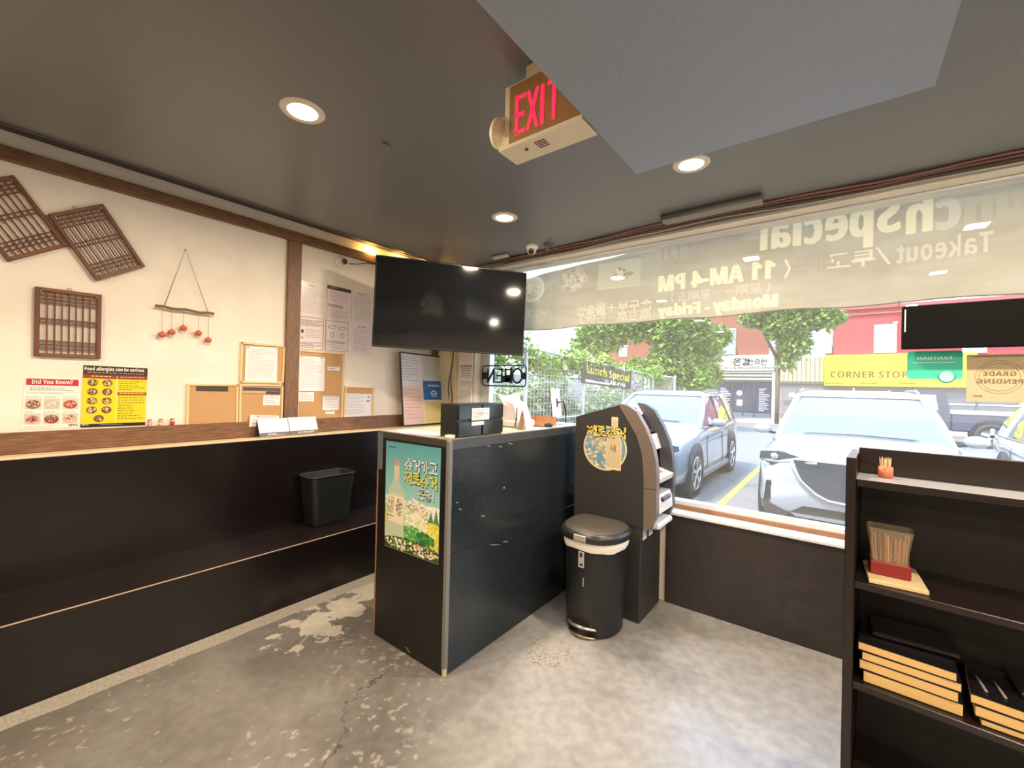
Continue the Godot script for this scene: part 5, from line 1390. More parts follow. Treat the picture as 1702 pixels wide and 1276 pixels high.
func build_machines() -> void:
	# ---------- cash machine ----------
	var zf := -2.49
	var zb := -2.845
	var graphite := noisy(srgb(38, 38, 38), srgb(45, 45, 44), 0.05, Vector3(4, 4, 4), 0.5, 0, 0, 3, 33)
	var bronze := mat(srgb(112, 100, 92), 0.38, 0.2)
	var at := thing("cash_machine", "dark grey free-standing cash machine with a bottle sticker on its side", "cash machine", Vector3(-1.13, 0, (zf + zb) / 2))
	var p := func(px: float, py: float) -> Vector2:
		var q := onz(px, py, zf)
		return Vector2(q.x, q.y)
	var x0: float = p.call(956, 760).x
	var xb := -0.923
	# base pedestal
	obj("pedestal", G.new().span(Vector3(x0 + 0.01, 0.0, zb), Vector3(xb, 0.62, zf - 0.004), 0.006), graphite, at)
	# side outline: back, sloping top, curved front
	var inner := [p.call(1028.6, 673), p.call(1041, 694), p.call(1058, 724), p.call(1067, 754), p.call(1070, 792), p.call(1069.5, 877)]
	var outer := [p.call(1029.6, 670.5), p.call(1042.8, 673.5), p.call(1057.8, 684), p.call(1072.8, 711), p.call(1084, 739), p.call(1089.8, 765), p.call(1091.7, 792), p.call(1090.7, 860), p.call(1080, 881)]
	var body := PackedVector2Array([Vector2(x0, 0.55), Vector2(x0, p.call(957, 692).y)])
	for q in inner: body.append(q)
	obj("side_panel", G.new().prism(body, 0.012, Transform3D(Basis.IDENTITY, Vector3(0, 0, zf - 0.012))), graphite, at)
	obj("side_panel", G.new().prism(body, 0.012, Transform3D(Basis.IDENTITY, Vector3(0, 0, zb))), graphite, at)
	var band := PackedVector2Array()
	for q in outer: band.append(q)
	for k in range(inner.size() - 1, -1, -1): band.append(inner[k])
	for z in [zf - 0.05, zb - 0.002]:
		var xf := Transform3D(Basis.IDENTITY, Vector3(0, 0, z))
		obj("curved_cheek", G.new().prism(band.duplicate(), 0.052, xf), bronze if z > -2.7 else mat(srgb(66, 66, 70), 0.4), at)
	# seam across the cheek
	var sy: float = p.call(1080, 812).y
	obj("cheek_seam", G.new().span(Vector3(p.call(1070, 812).x, sy - 0.0012, zf - 0.002), Vector3(p.call(1091.5, 812).x + 0.0008, sy + 0.0012, zf + 0.0028)), mat(srgb(40, 36, 34), 0.6), at)
	# back and top of the cabinet
	var core := PackedVector2Array([Vector2(x0 + 0.002, 0.56), Vector2(x0 + 0.002, p.call(957, 692).y - 0.004)])
	for q in inner: core.append(q + Vector2(-0.028, -0.012))
	obj("cabinet", G.new().prism(core, (zf - 0.012) - (zb + 0.012), Transform3D(Basis.IDENTITY, Vector3(0, 0, zb + 0.012))), mat(srgb(38, 38, 38), 0.5), at)
	var zc := (zf + zb) / 2
	var iw := (zf - 0.05) - (zb + 0.05)
	# recessed front: sloped display, lit topper, ledge and dispenser
	var fx := func(k: int, off: float) -> Vector3: return Vector3(inner[k].x + off, inner[k].y, zc)
	var face := mat(srgb(196, 200, 204), 0.35)
	var a0: Vector3 = fx.call(1, 0.0)
	var a1: Vector3 = fx.call(2, 0.0)
	var up := (a0 - a1).normalized()
	var nn := up.cross(Vector3(0, 0, 1)).normalized()
	if nn.x < 0: nn = -nn
	var fb := Basis(Vector3(0, 0, -1), up, nn)
	obj("topper_sign", G.new().box(fx.call(0, 0.012) + Vector3(0.006, -0.035, 0), Vector3(iw, 0.075, 0.012), 0.003, fb), glow(srgb(206, 204, 240), 0.55), at)
	obj("topper_print", G.new().box(fx.call(0, 0.012) + Vector3(0.006, -0.035, 0) + nn * 0.0065, Vector3(iw * 0.5, 0.03, 0.001), 0, fb), mat(srgb(80, 76, 140), 0.5), at)
	obj("fascia", G.new().box((a0 + a1) / 2 + nn * 0.004, Vector3(iw, (a0 - a1).length() * 0.95, 0.01), 0.002, fb), mat(srgb(58, 58, 60), 0.4), at)
	obj("display", G.new().box((a0 + a1) / 2 + nn * 0.010 + up * 0.01, Vector3(iw * 0.72, 0.1, 0.004), 0.001, fb), mat(srgb(28, 34, 40), 0.1), at)
	var b1: Vector3 = fx.call(3, 0.0)
	obj("button_panel", G.new().box((a1 + b1) / 2 + Vector3(0.012, 0, 0), Vector3(iw, 0.1, 0.012), 0.002, Basis(Vector3(0, 0, -1), (a1 - b1).normalized(), (a1 - b1).normalized().cross(Vector3(0, 0, 1)) * -1.0)), face, at)
	for k in 3:
		obj("reader_label", G.new().box((a1 + b1) / 2 + Vector3(0.02 + 0.004 * k, 0.028 - 0.024 * k, 0.05 - 0.028 * k), Vector3(0.003, 0.016, 0.022)), mat([srgb(40, 120, 74), srgb(226, 230, 232), srgb(50, 60, 64)][k], 0.5), at)
	var ly: float = p.call(1080, 795).y
	var ledge := PackedVector2Array([Vector2(inner[3].x - 0.02, ly + 0.03), Vector2(outer[6].x + 0.004, ly - 0.005), Vector2(outer[6].x - 0.004, ly - 0.035), Vector2(inner[3].x - 0.02, ly - 0.06)])
	obj("keypad_ledge", G.new().prism(ledge, iw, Transform3D(Basis.IDENTITY, Vector3(0, 0, zb + 0.05))), face, at)
	for r in 3:
		for q in 4:
			obj("key", G.new().box(Vector3(inner[3].x + 0.012 + r * 0.018, ly + 0.021 - r * 0.0055, zc + 0.036 - q * 0.024), Vector3(0.013, 0.007, 0.017), 0.002), mat(srgb(120, 124, 128), 0.4), at)
	obj("receipt_chute", G.new().span(Vector3(inner[4].x - 0.02, ly - 0.12, zc + iw * 0.35), Vector3(inner[4].x + 0.012, ly - 0.055, zc - iw * 0.35), 0.004), mat(srgb(50, 52, 54), 0.4), at)
	var tray := PackedVector2Array([Vector2(inner[4].x - 0.02, ly - 0.11), Vector2(outer[6].x - 0.016, ly - 0.11), Vector2(outer[6].x - 0.002, ly - 0.15), Vector2(outer[7].x, ly - 0.215), Vector2(inner[4].x - 0.02, ly - 0.235)])
	obj("cash_tray", G.new().prism(tray, iw, Transform3D(Basis.IDENTITY, Vector3(0, 0, zb + 0.05))), face, at)
	obj("cash_slot", G.new().box(Vector3(outer[6].x - 0.002, ly - 0.14, zc), Vector3(0.02, 0.028, iw * 0.6), 0.006), mat(srgb(30, 32, 34), 0.35), at)
	obj("lower_lip", G.new().span(Vector3(inner[4].x - 0.03, outer[8].y - 0.01, zf - 0.052), Vector3(outer[7].x + 0.004, outer[8].y + 0.03, zb + 0.052), 0.012), mat(srgb(206, 210, 214), 0.3), at)
	# instruction plate on the pedestal
	rng.seed = 29
	var cv := Cv.new(96, 96, srgb(214, 216, 218))
	cv.rect(0.4, 0, 0.2, 1, srgb(60, 62, 66)).lines(0.05, 0.1, 0.32, 0.8, 5, srgb(110, 112, 116), rng).lines(0.64, 0.1, 0.32, 0.8, 5, srgb(110, 112, 116), rng)
	obj("instruction_plate", slab(G.new(), Vector3(xb, 0.585, zf - 0.03), Vector3(xb, 0.585, zf - 0.2), Vector3(xb, 0.49, zf - 0.2), Vector3(xb, 0.49, zf - 0.03), 0.001), cv.mat(0.4), at)
	# bottle sticker on the side
	var sc := onz(1008, 739, zf)
	var st := onz(1008, 696, zf).y
	var sb := onz(1008, 783, zf).y
	var sr := (st - sb) / 2
	var gold := mat(srgb(206, 192, 150), 0.5)
	var disc := PackedVector2Array()
	for k in 40: disc.append(Vector2(cos(TAU * k / 40) * sr * 0.9, sin(TAU * k / 40) * sr * 0.86))
	var sxf := Transform3D(Basis.IDENTITY, Vector3(sc.x - 0.012, (st + sb) / 2 - sr * 0.12, zf))
	var sk := obj("side_sticker", G.new().prism(disc, 0.0008, sxf), gold, at)
	var dcv := Cv.new(160, 160, srgb(96, 140, 166))
	dcv.speckle(0.5, 0.62, 0.46, 0.4, 170, [srgb(186, 178, 148), srgb(206, 200, 178), srgb(158, 152, 118), srgb(120, 124, 92)], 0.03, rng).speckle(0.3, 0.4, 0.24, 0.2, 40, [srgb(196, 168, 150), srgb(150, 150, 110)], 0.03, rng)
	var rd := G.new()
	for k in 40:
		var u0 := Vector2(cos(TAU * k / 40), sin(TAU * k / 40))
		var u1 := Vector2(cos(TAU * (k + 1) / 40), sin(TAU * (k + 1) / 40))
		for u in [Vector2.ZERO, u1, u0]: rd.v(sxf * Vector3(u.x * sr * 0.84, u.y * sr * 0.8, 0.0011), Vector2(0.5 + u.x * 0.48, 0.5 - u.y * 0.48))
	obj("sticker_picture", rd, dcv.mat(0.45), sk)
	var bt := PackedVector2Array([Vector2(-0.05, -0.16), Vector2(0.062, -0.16), Vector2(0.066, 0.03), Vector2(0.036, 0.1), Vector2(0.036, 0.2), Vector2(-0.012, 0.2), Vector2(-0.012, 0.1), Vector2(-0.046, 0.03)])
	var bs := PackedVector2Array()
	for q in bt: bs.append(q * sr / 0.18)
	obj("sticker_bottle", G.new().prism(bs, 0.0005, Transform3D(Basis.IDENTITY, Vector3(sc.x + 0.042, (st + sb) / 2 - sr * 0.02, zf + 0.001))), gold, sk)
	var bs2 := PackedVector2Array()
	for q in bt: bs2.append(q * sr / 0.18 * 0.9)
	obj("sticker_bottle", G.new().prism(bs2, 0.0005, Transform3D(Basis.IDENTITY, Vector3(sc.x + 0.042, (st + sb) / 2 - sr * 0.02, zf + 0.0012))), mat(srgb(186, 170, 138), 0.45), sk)
	obj("label_characters", G.new().strokes(word(["sa"], 0.04) , 0.004, 0.0004, Transform3D(Basis.IDENTITY, Vector3(sc.x + 0.045, (st + sb) / 2 - sr * 0.1, zf + 0.0018))), mat(srgb(110, 90, 64), 0.6), sk)
	var wl := word(["je", "rO", "sW", "gE"], 0.062, 1.08)
	var wx := Transform3D(Basis.IDENTITY, Vector3(sc.x - 0.002, (st + sb) / 2 + sr * 0.5, zf + 0.0018))
	obj("letter_outline", G.new().strokes(wl, 0.017, 0.0004, wx), mat(srgb(110, 84, 52), 0.5), sk)
	obj("characters", G.new().strokes(wl, 0.009, 0.0005, wx * Transform3D(Basis.IDENTITY, Vector3(0, 0, 0.0005))), mat(srgb(216, 196, 96), 0.5), sk)

	# ---------- step bin ----------
	var c := Vector3(-1.135, 0, -2.34)
	var bn := thing("step_bin", "black step-on rubbish bin with a rounded front before the cash machine", "bin", c)
	var shape := func(w: float, d: float, y: float) -> Array:
		var r := []
		for k in 33:
			var t := TAU * k / 32.0
			var cx := cos(t)
			var sz := sin(t)
			var q := Vector3(signf(cx) * pow(absf(cx), 0.72) * w / 2, y, 0)
			q.z = -sz * d * (0.62 if sz < 0 else 0.38)
			if sz > 0: q.x = signf(cx) * pow(absf(cx), 0.35) * w / 2
			r.append(c + q)
		return r
	var ring := func(list: Array) -> Array:
		var out := []
		for q in list: out.append(shape.call(q[0], q[1], q[2]))
		return out
	var bm := mat(srgb(19, 20, 21), 0.42)
	var rb: Array = ring.call([[0.30, 0.27, 0.004], [0.315, 0.285, 0.012], [0.35, 0.31, 0.52], [0.35, 0.31, 0.53]])
	obj("body", G.new(true).loft(rb).fan(rb[0], true), bm, bn)
	var rl: Array = ring.call([[0.356, 0.316, 0.485], [0.366, 0.324, 0.505], [0.372, 0.330, 0.545], [0.35, 0.31, 0.55]])
	for k in rl[0].size(): rl[0][k].y += 0.003 * sin(k * 1.7) + 0.003 * sin(k * 0.6)
	obj("bag_liner", G.new(true).loft(rl), mat(srgb(226, 220, 210), 0.55), bn)
	var rd2: Array = ring.call([[0.36, 0.32, 0.535], [0.392, 0.348, 0.54], [0.398, 0.354, 0.556], [0.392, 0.348, 0.582], [0.36, 0.32, 0.59]])
	obj("lid_rim", G.new(true).loft(rd2), mat(srgb(32, 32, 33), 0.35), bn)
	var rt: Array = ring.call([[0.362, 0.322, 0.588], [0.33, 0.295, 0.602], [0.22, 0.2, 0.612], [0.06, 0.05, 0.615]])
	obj("lid_top", G.new(true).loft(rt).fan(rt[-1], false), mat(srgb(58, 54, 50), 0.5), bn)
	var fz := c.z + 0.354 * 0.62
	obj("lid_latch", G.new().box(Vector3(c.x, 0.562, fz - 0.001), Vector3(0.075, 0.034, 0.008), 0.003), mat(srgb(214, 206, 188), 0.3, 0.6), bn)
	var gz := c.z + 0.31 * 0.62
	obj("brand_plate", G.new().box(Vector3(c.x, 0.435, gz + 0.0005), Vector3(0.036, 0.09, 0.005), 0.002), mat(srgb(196, 196, 194), 0.35, 0.4), bn)
	obj("plate_mark", G.new().box(Vector3(c.x, 0.462, gz + 0.0032), Vector3(0.016, 0.024, 0.0012), 0.0), mat(srgb(52, 54, 56), 0.4), bn)
	obj("plate_mark", G.new().box(Vector3(c.x + 0.002, 0.408, gz + 0.0032), Vector3(0.017, 0.012, 0.0012), 0.0), mat(srgb(36, 38, 40), 0.4), bn)
	obj("brand_mark", G.new().box(Vector3(c.x + 0.012, 0.31, gz - 0.006), Vector3(0.006, 0.05, 0.003)), mat(srgb(150, 150, 150), 0.5), bn)
	var pd := []
	for k in 13:
		var t := lerpf(-1.0, 1.0, k / 12.0)
		pd.append(Vector3(c.x - 0.005 + t * 0.09, 0.05 + 0.012 * (1.0 - t * t), c.z + 0.19 - 0.05 * t * t + 0.01))
	obj("pedal", G.new(true).tube(pd, 0.0085, 10), mat(srgb(206, 196, 184), 0.18, 0.9), bn)
	var pe := []
	for q in pd: pe.append(q + Vector3(0.004, -0.045, 0.006))
	obj("base_ring", G.new(true).tube(pe, 0.006, 8), mat(srgb(176, 150, 130), 0.2, 0.9), bn)

func build_bookcase() -> void:
	var wood := noisy(srgb(22, 15, 14), srgb(38, 27, 24), 0.03, Vector3(1.2, 8, 8), 0.32, 0, 0, 4, 52)
	var origin := Vector3(0.02, 0, -1.7)
	var turn := Basis(Vector3.UP, deg_to_rad(-4))
	var X := func(x: float, y: float, z: float) -> Vector3: return origin + turn * Vector3(x, y, z)   # x along the shelf, z out of its front
	var bc := thing("bookcase", "dark brown open bookcase standing with its back to the window", "bookcase", origin)
	var bx := func(called: String, a: Vector3, b: Vector3, m: Material, par: Node3D = bc, bev := 0.002) -> MeshInstance3D:
		var cc: Vector3 = X.call((a.x + b.x) / 2, (a.y + b.y) / 2, (a.z + b.z) / 2)
		return obj(called, G.new().box(cc, (b - a).abs(), bev, turn), m, par)
	var W := 0.95
	var D := 0.29
	bx.call("side_panel", Vector3(0, 0, -D), Vector3(0.025, 1.202, 0), wood)
	bx.call("side_panel", Vector3(W - 0.025, 0, -D), Vector3(W, 1.202, 0), wood)
	bx.call("back_panel", Vector3(0.025, 0.02, -D), Vector3(W - 0.025, 1.115, -D + 0.018), noisy(srgb(18, 13, 13), srgb(28, 20, 19), 0.03, Vector3(1.2, 8, 8), 0.5, 0, 0, 4, 53))
	for y in [1.137, 0.822, 0.513, 0.2]:
		bx.call("shelf", Vector3(0.025, y - 0.022, -D + 0.018), Vector3(W - 0.025, y, -0.003), wood)
	bx.call("upstand", Vector3(0.025, 1.138, -0.165), Vector3(W - 0.025, 1.222, -0.15), wood)
	bx.call("laminate_top", Vector3(0.025, 1.137, -0.15), Vector3(W - 0.025, 1.139, -0.002), mat(srgb(150, 152, 160), 0.12))
	bx.call("plinth", Vector3(0.025, 0.0, -0.03), Vector3(W - 0.025, 0.06, -0.012), wood)
	# toothpick cup
	var tp: Vector3 = X.call(0.093, 1.139, -0.1)
	var cu := thing("toothpick_cup", "small clay red cup of toothpicks on top of the bookcase", "cup", tp)
	obj("cup", G.new(true).lathe([Vector2(0, 0), Vector2(0.017, 0), Vector2(0.0185, 0.004), Vector2(0.0185, 0.034), Vector2(0.0165, 0.034), Vector2(0.0165, 0.006), Vector2(0, 0.006)], 26, Transform3D(Basis.IDENTITY, tp)), mat(srgb(178, 96, 72), 0.4), cu)
	rng.seed = 64
	for k in 34:
		var t := rng.randf() * TAU
		var r := 0.013 * sqrt(rng.randf())
		var o := Vector3(cos(t) * r, 0, sin(t) * r)
		obj("toothpick", G.new().cyl(tp + o + Vector3(0, 0.007, 0), tp + o * 1.25 + Vector3(0, rng.randf_range(0.056, 0.064), 0), 0.0009, 0.0006, 5), mat(srgb(216, 198, 160), 0.7), cu)
	# cream folder with a bag of chopsticks on it
	var fo: Vector3 = X.call(0.115, 0.822, -0.12)
	tag(obj("paper_folder", G.new().box(fo + Vector3(0, 0.007, 0), Vector3(0.135, 0.013, 0.19), 0.002, turn * Basis(Vector3.UP, 0.12)), noisy(srgb(206, 184, 140), srgb(222, 202, 160), 0.1, Vector3(1, 60, 1), 0.7, 0, 0, 3, 54)), "cream paper booklet lying on the upper shelf", "booklet")
	var bb: Vector3 = X.call(0.105, 0.8366, -0.11)
	var cp := thing("chopstick_box", "open clear pack of wooden sticks with a red label on the booklet", "box", bb)
	obj("red_label", G.new().box(bb + Vector3(0, 0.02, 0), Vector3(0.096, 0.04, 0.07), 0.002, turn * Basis(Vector3.UP, 0.1)), mat(srgb(132, 34, 34), 0.45), cp)
	var lf := []
	for q in [[1.0, 0.04], [1.02, 0.08], [1.14, 0.118], [1.22, 0.145]]:
		var rr := []
		for p in rrect(0.092 * q[0], 0.066 * q[0], 0.012, 4): rr.append(bb + turn * Vector3(p.x, q[1], -p.y))
		rr.append(rr[0])
		lf.append(rr)
	var film := fresh(Color(0.8, 0.72, 0.6, 0.22), 0.1)
	film.transparency = BaseMaterial3D.TRANSPARENCY_ALPHA
	obj("clear_sleeve", G.new(true).loft(lf), film, cp)
	for k in 40:
		var q := Vector3(rng.randf_range(-0.04, 0.04), 0.042, rng.randf_range(-0.026, 0.026))
		obj("wooden_stick", G.new().cyl(bb + turn * q, bb + turn * (q * Vector3(1.15, 1, 1.15) + Vector3(0, rng.randf_range(0.06, 0.085), 0)), 0.0018, 0.0016, 6), mat([srgb(190, 138, 96), srgb(172, 122, 84), srgb(204, 156, 110)][k % 3], 0.7), cp)
	# stacks of thick paperbound menus
	var page := noisy(srgb(196, 158, 96), srgb(222, 188, 128), 0.12, Vector3(0.6, 60, 0.6), 0.75, 0, 0, 3, 55)
	var cover := noisy(srgb(18, 16, 22), srgb(30, 26, 32), 0.04, Vector3(3, 3, 3), 0.32, 0, 0, 3, 56)
	var stack := [[0.155, 0.0, 0.036, 0.02], [0.148, 0.036, 0.03, -0.01], [0.152, 0.066, 0.026, 0.01], [0.145, 0.092, 0.026, -0.02], [0.40, 0.0, 0.018, 0.03], [0.392, 0.018, 0.03, 0.0], [0.387, 0.048, 0.026, -0.03]]
	var labs := ["thick black covered menu book at the bottom of the taller stack", "black covered menu book second from the bottom of the taller stack", "black covered menu book third from the bottom of the taller stack", "black covered menu book on top of the taller stack", "thin black covered menu book at the bottom of the shorter stack", "black covered menu book in the middle of the shorter stack", "black covered menu book on top of the shorter stack with pens on it"]
	for k in stack.size():
		var s: Array = stack[k]
		var base: Vector3 = X.call(s[0], 0.5135 + s[1], -0.125)
		var b := turn * Basis(Vector3.UP, s[3])
		var bo := thing("menu_book", labs[k], "book", base, "menu books on the lower shelf")
		obj("pages", G.new().box(base + Vector3(0, s[2] / 2, 0), Vector3(0.212, s[2] - 0.004, 0.20), 0.001, b), page, bo)
		obj("cover", G.new().box(base + Vector3(0, s[2] - 0.001, 0) + b * Vector3(0, 0, -0.001), Vector3(0.214, 0.002, 0.203), 0.0, b), cover, bo)
		obj("cover", G.new().box(base + Vector3(0, 0.001, 0) + b * Vector3(0, 0, -0.001), Vector3(0.214, 0.002, 0.203), 0.0, b), cover, bo)
	# dark folders leaning behind on the stacks
	for q in [[0.15, 0.118, "dark leather folder lying on the taller stack of menu books"], [0.46, 0.075, "dark leather folder lying on the shorter stack of menu books"]]:
		tag(obj("leather_folder", G.new().box(X.call(q[0] + 0.01, 0.5145 + q[1] + 0.008, -0.17), Vector3(0.2, 0.014, 0.14), 0.004, turn * Basis(Vector3.UP, 0.1)), mat(srgb(40, 34, 38), 0.3)), q[2], "folder")
	for k in 2:
		var a: Vector3 = X.call(0.31 + k * 0.035, 0.5145 + 0.076, -0.06)
		tag(obj("pen", G.new(true).cyl(a, a + turn * Vector3(-0.012, 0.002, -0.075), 0.0035, 0.003, 10), mat(srgb(130, 128, 132), 0.3)), "slim grey pen lying on the shorter menu stack", "pen", "pens on the menu stack")

func suv(called: String, label: String, cx: float, zf: float, paint: Material, L: float, hw: float, H: float, style: int) -> Node3D:
	var P := func(x: float, y: float, d: float) -> Vector3: return Vector3(cx + x, GY + y, zf - d)     # d metres behind the nose
	var o := thing(called, label, "car", P.call(0, 0, L / 2))
	var blackp := mat(srgb(34, 36, 38), 0.5)
	var trim := mat(srgb(120, 124, 128), 0.4)
	var chrome := mat(srgb(220, 222, 224), 0.15, 0.9)
	var glass := fresh(srgb(136, 148, 154), 0.03)
	glass.metallic = 0.6
	# lower body
	var st := [[0.0, 0.80, 0.42, 0.72, 0.9], [0.05, 0.88, 0.34, 0.78, 0.965], [0.2, 0.945, 0.29, 0.84, 1.02], [0.5, 0.985, 0.28, 0.93, 1.075], [0.95, 1.0, 0.27, 0.98, 1.11], [1.45, 1.0, 0.27, 1.02, 1.14], [1.8, 1.0, 0.27, 1.03, 1.08], [3.2, 1.0, 0.27, 1.05, 1.08], [L - 0.7, 0.99, 0.3, 1.06, 1.08], [L - 0.15, 0.95, 0.34, 1.03, 1.06], [L, 0.86, 0.45, 0.95, 1.0]]
	var rings := []
	for s in st:
		var w: float = s[1] * hw
		var yb: float = s[2]
		var ys: float = s[3]
		var yt: float = s[4]
		var half := [[0.86, yb - 0.05], [0.97, yb + 0.02], [1.0, yb + 0.18], [0.985, lerpf(yb, ys, 0.6)], [0.995, ys - 0.06], [0.95, ys], [0.82, lerpf(ys, yt, 0.6)], [0.6, lerpf(ys, yt, 0.9)], [0.3, yt]]
		var r := []
		for q in half: r.append(P.call(-w * q[0], q[1], s[0]))
		r.append(P.call(0, yt + 0.008, s[0]))
		for k in range(half.size() - 1, -1, -1): r.append(P.call(w * half[k][0], half[k][1], s[0]))
		r.append(r[0])
		rings.append(r)
	obj("body", G.new(true).loft(rings).fan(rings[0], true).fan(rings[-1], false), paint, o)
	# cabin: glass all round, then roof and pillars
	var cab := func(y: float, f: float, b: float, w: float) -> Array:
		var r := []
		for p in rrect(w * 2, b - f, 0.16, 5): r.append(P.call(p.x, y, (f + b) / 2 - p.y))
		r.append(r[0])
		return r
	var wf := 1.38
	var levels := [cab.call(1.05, wf, L - 0.12, hw * 0.93), cab.call(1.3, wf + 0.42, L - 0.25, hw * 0.86), cab.call(H - 0.13, wf + 0.93, L - 0.48, hw * 0.745), cab.call(H - 0.07, wf + 1.03, L - 0.52, hw * 0.72)]
	obj("windows", G.new(true).loft(levels), glass, o)
	obj("roof", G.new(true).loft([cab.call(H - 0.105, wf + 0.95, L - 0.44, hw * 0.757), cab.call(H - 0.055, wf + 1.02, L - 0.48, hw * 0.735), cab.call(H - 0.012, wf + 1.2, L - 0.6, hw * 0.6), cab.call(H, wf + 1.5, L - 0.9, hw * 0.3)]).fan(cab.call(H, wf + 1.5, L - 0.9, hw * 0.3), false), paint, o)
	for s in [-1.0, 1.0]:
		obj("front_pillar", G.new(true).tube([P.call(s * hw * 0.90, 1.02, wf + 0.1), P.call(s * hw * 0.835, 1.3, wf + 0.5), P.call(s * hw * 0.715, H - 0.1, wf + 1.0)], 0.045, 8), paint, o)
		obj("window_pillar", G.new().bar(P.call(s * hw * 0.935, 1.04, 2.75), P.call(s * hw * 0.76, H - 0.1, 2.85), 0.1, 0.02, Vector3(s, 0.3, 0)), blackp, o)
		obj("rear_pillar", G.new().bar(P.call(s * hw * 0.94, 1.04, L - 0.75), P.call(s * hw * 0.77, H - 0.1, L - 1.05), 0.2, 0.03, Vector3(s, 0.3, 0)), paint, o)
		obj("window_trim", G.new(true).tube([P.call(s * hw * 0.955, 1.05, wf + 0.15), P.call(s * hw * 0.96, 1.06, 3.0), P.call(s * hw * 0.955, 1.07, L - 0.5)], 0.012, 6), chrome, o)
		obj("roof_rail", G.new(true).tube([P.call(s * hw * 0.70, H - 0.04, wf + 1.15), P.call(s * hw * 0.69, H + 0.015, wf + 1.5), P.call(s * hw * 0.69, H + 0.01, L - 1.1), P.call(s * hw * 0.70, H - 0.05, L - 0.7)], 0.017, 6), trim, o)
		var mir := obj("wing_mirror", G.new(true).ball(P.call(s * (hw + 0.13), 1.13, wf + 0.42), Vector3(0.12, 0.075, 0.06), 16, 10), paint, o)
		obj("mirror_arm", G.new().bar(P.call(s * hw * 0.93, 1.06, wf + 0.46), P.call(s * (hw + 0.08), 1.09, wf + 0.43), 0.05, 0.035), blackp, mir)
		obj("sill", G.new().span(P.call(s * hw * 0.93, 0.22, 1.35), P.call(s * hw * 1.008, 0.33, L - 1.25), 0.02), trim, o)
		for d in [2.75, 3.85]:
			obj("door_handle", G.new().span(P.call(s * hw * 0.985, 0.9, d), P.call(s * hw * 1.015, 0.925, d + 0.18), 0.008), chrome, o)
	obj("cowl", G.new(true).tube([P.call(-hw * 0.84, 1.06, wf + 0.12), P.call(-hw * 0.5, 1.115, wf + 0.03), P.call(0, 1.13, wf + 0.01), P.call(hw * 0.5, 1.115, wf + 0.03), P.call(hw * 0.84, 1.06, wf + 0.12)], 0.028, 8), blackp, o)
	for s in [-1.0, 1.0]:
		for d in [1.62, 2.8, L - 1.32]:
			obj("door_seam", G.new(true).tube([P.call(s * hw * 0.955, 1.02, d), P.call(s * hw * 1.0, 0.9, d), P.call(s * hw * 0.992, 0.66, d + 0.01), P.call(s * hw * 1.003, 0.42, d + 0.03), P.call(s * hw * 0.985, 0.31, d + 0.03)], 0.005, 5), mat(srgb(70, 74, 80), 0.6), o)
		obj("crease_line", G.new(true).tube([P.call(s * hw * 0.985, 0.8, 1.4), P.call(s * hw * 1.0, 0.86, 2.6), P.call(s * hw * 0.995, 0.93, L - 0.7)], 0.008, 5), paint, o)
	obj("roof_fin", G.new().prism(PackedVector2Array([Vector2(0, 0), Vector2(0.16, 0), Vector2(0.05, 0.07)]), 0.02, Transform3D(Basis(Vector3(0, 0, 1), Vector3.UP, Vector3.RIGHT), P.call(-0.01, H - 0.015, L - 1.05))), paint, o)
	# wheels
	var wr := 0.375
	for d in [0.93, L - 0.98]:
		for s in [-1.0, 1.0]:
			var c: Vector3 = P.call(s * (hw - 0.11), wr, d)
			var ax := Vector3(s, 0, 0)
			obj("wheel_arch", G.new(true).cyl(P.call(s * (hw - 0.2), wr + 0.03, d), P.call(s * (hw + 0.004), wr + 0.03, d), wr + 0.07, wr + 0.07, 30), blackp, o)
			var xf := Transform3D(Basis(Vector3(0, -s, 0), Vector3(s, 0, 0), Vector3(0, 0, 1)), c)
			var wh := obj("wheel", G.new(true).lathe([Vector2(0.25, -0.11), Vector2(wr - 0.02, -0.11), Vector2(wr, -0.09), Vector2(wr, 0.1), Vector2(wr - 0.02, 0.125), Vector2(0.265, 0.12), Vector2(0.255, 0.1)], 36, xf), mat(srgb(38, 39, 41), 0.7), o)
			obj("rim_back", G.new().cyl(c + ax * 0.02, c + ax * 0.05, 0.255, 0.255, 30), mat(srgb(44, 46, 50), 0.5), wh)
			var sp := G.new()
			for k in 5:
				for e in [-0.12, 0.12]:
					var t: float = TAU * k / 5 + e
					sp.bar(c + ax * 0.105 + Vector3(0, cos(t * 1.0), sin(t * 1.0)) * 0.04, c + ax * 0.11 + Vector3(0, cos(t - e * 0.2), sin(t - e * 0.2)) * 0.25, 0.03, 0.03, ax, 0.006)
			obj("spokes", sp, mat(srgb(206, 208, 212), 0.25, 0.7), wh)
			var rm := []
			for k in 33: rm.append(c + ax * 0.112 + Vector3(0, cos(TAU * k / 32), sin(TAU * k / 32)) * 0.25)
			obj("rim_edge", G.new(true).tube(rm, 0.014, 6), mat(srgb(206, 208, 212), 0.25, 0.7), wh)
			obj("hub", G.new().cyl(c + ax * 0.08, c + ax * 0.125, 0.05, 0.045, 16), mat(srgb(206, 208, 212), 0.25, 0.7), wh)
	# face
	var F := func(poly: Array, d: float, t: float, m: Material, called2: String, mirror := true) -> void:
		for s in ([-1.0, 1.0] if mirror else [1.0]):
			var pl := PackedVector2Array()
			for q in poly: pl.append(Vector2(q[0] * s, q[1]))
			obj(called2, G.new().prism(pl, t, Transform3D(Basis.IDENTITY, Vector3(cx, GY, zf - d))), m, o)
	var lampg := mat(srgb(70, 78, 86), 0.06, 0.2)
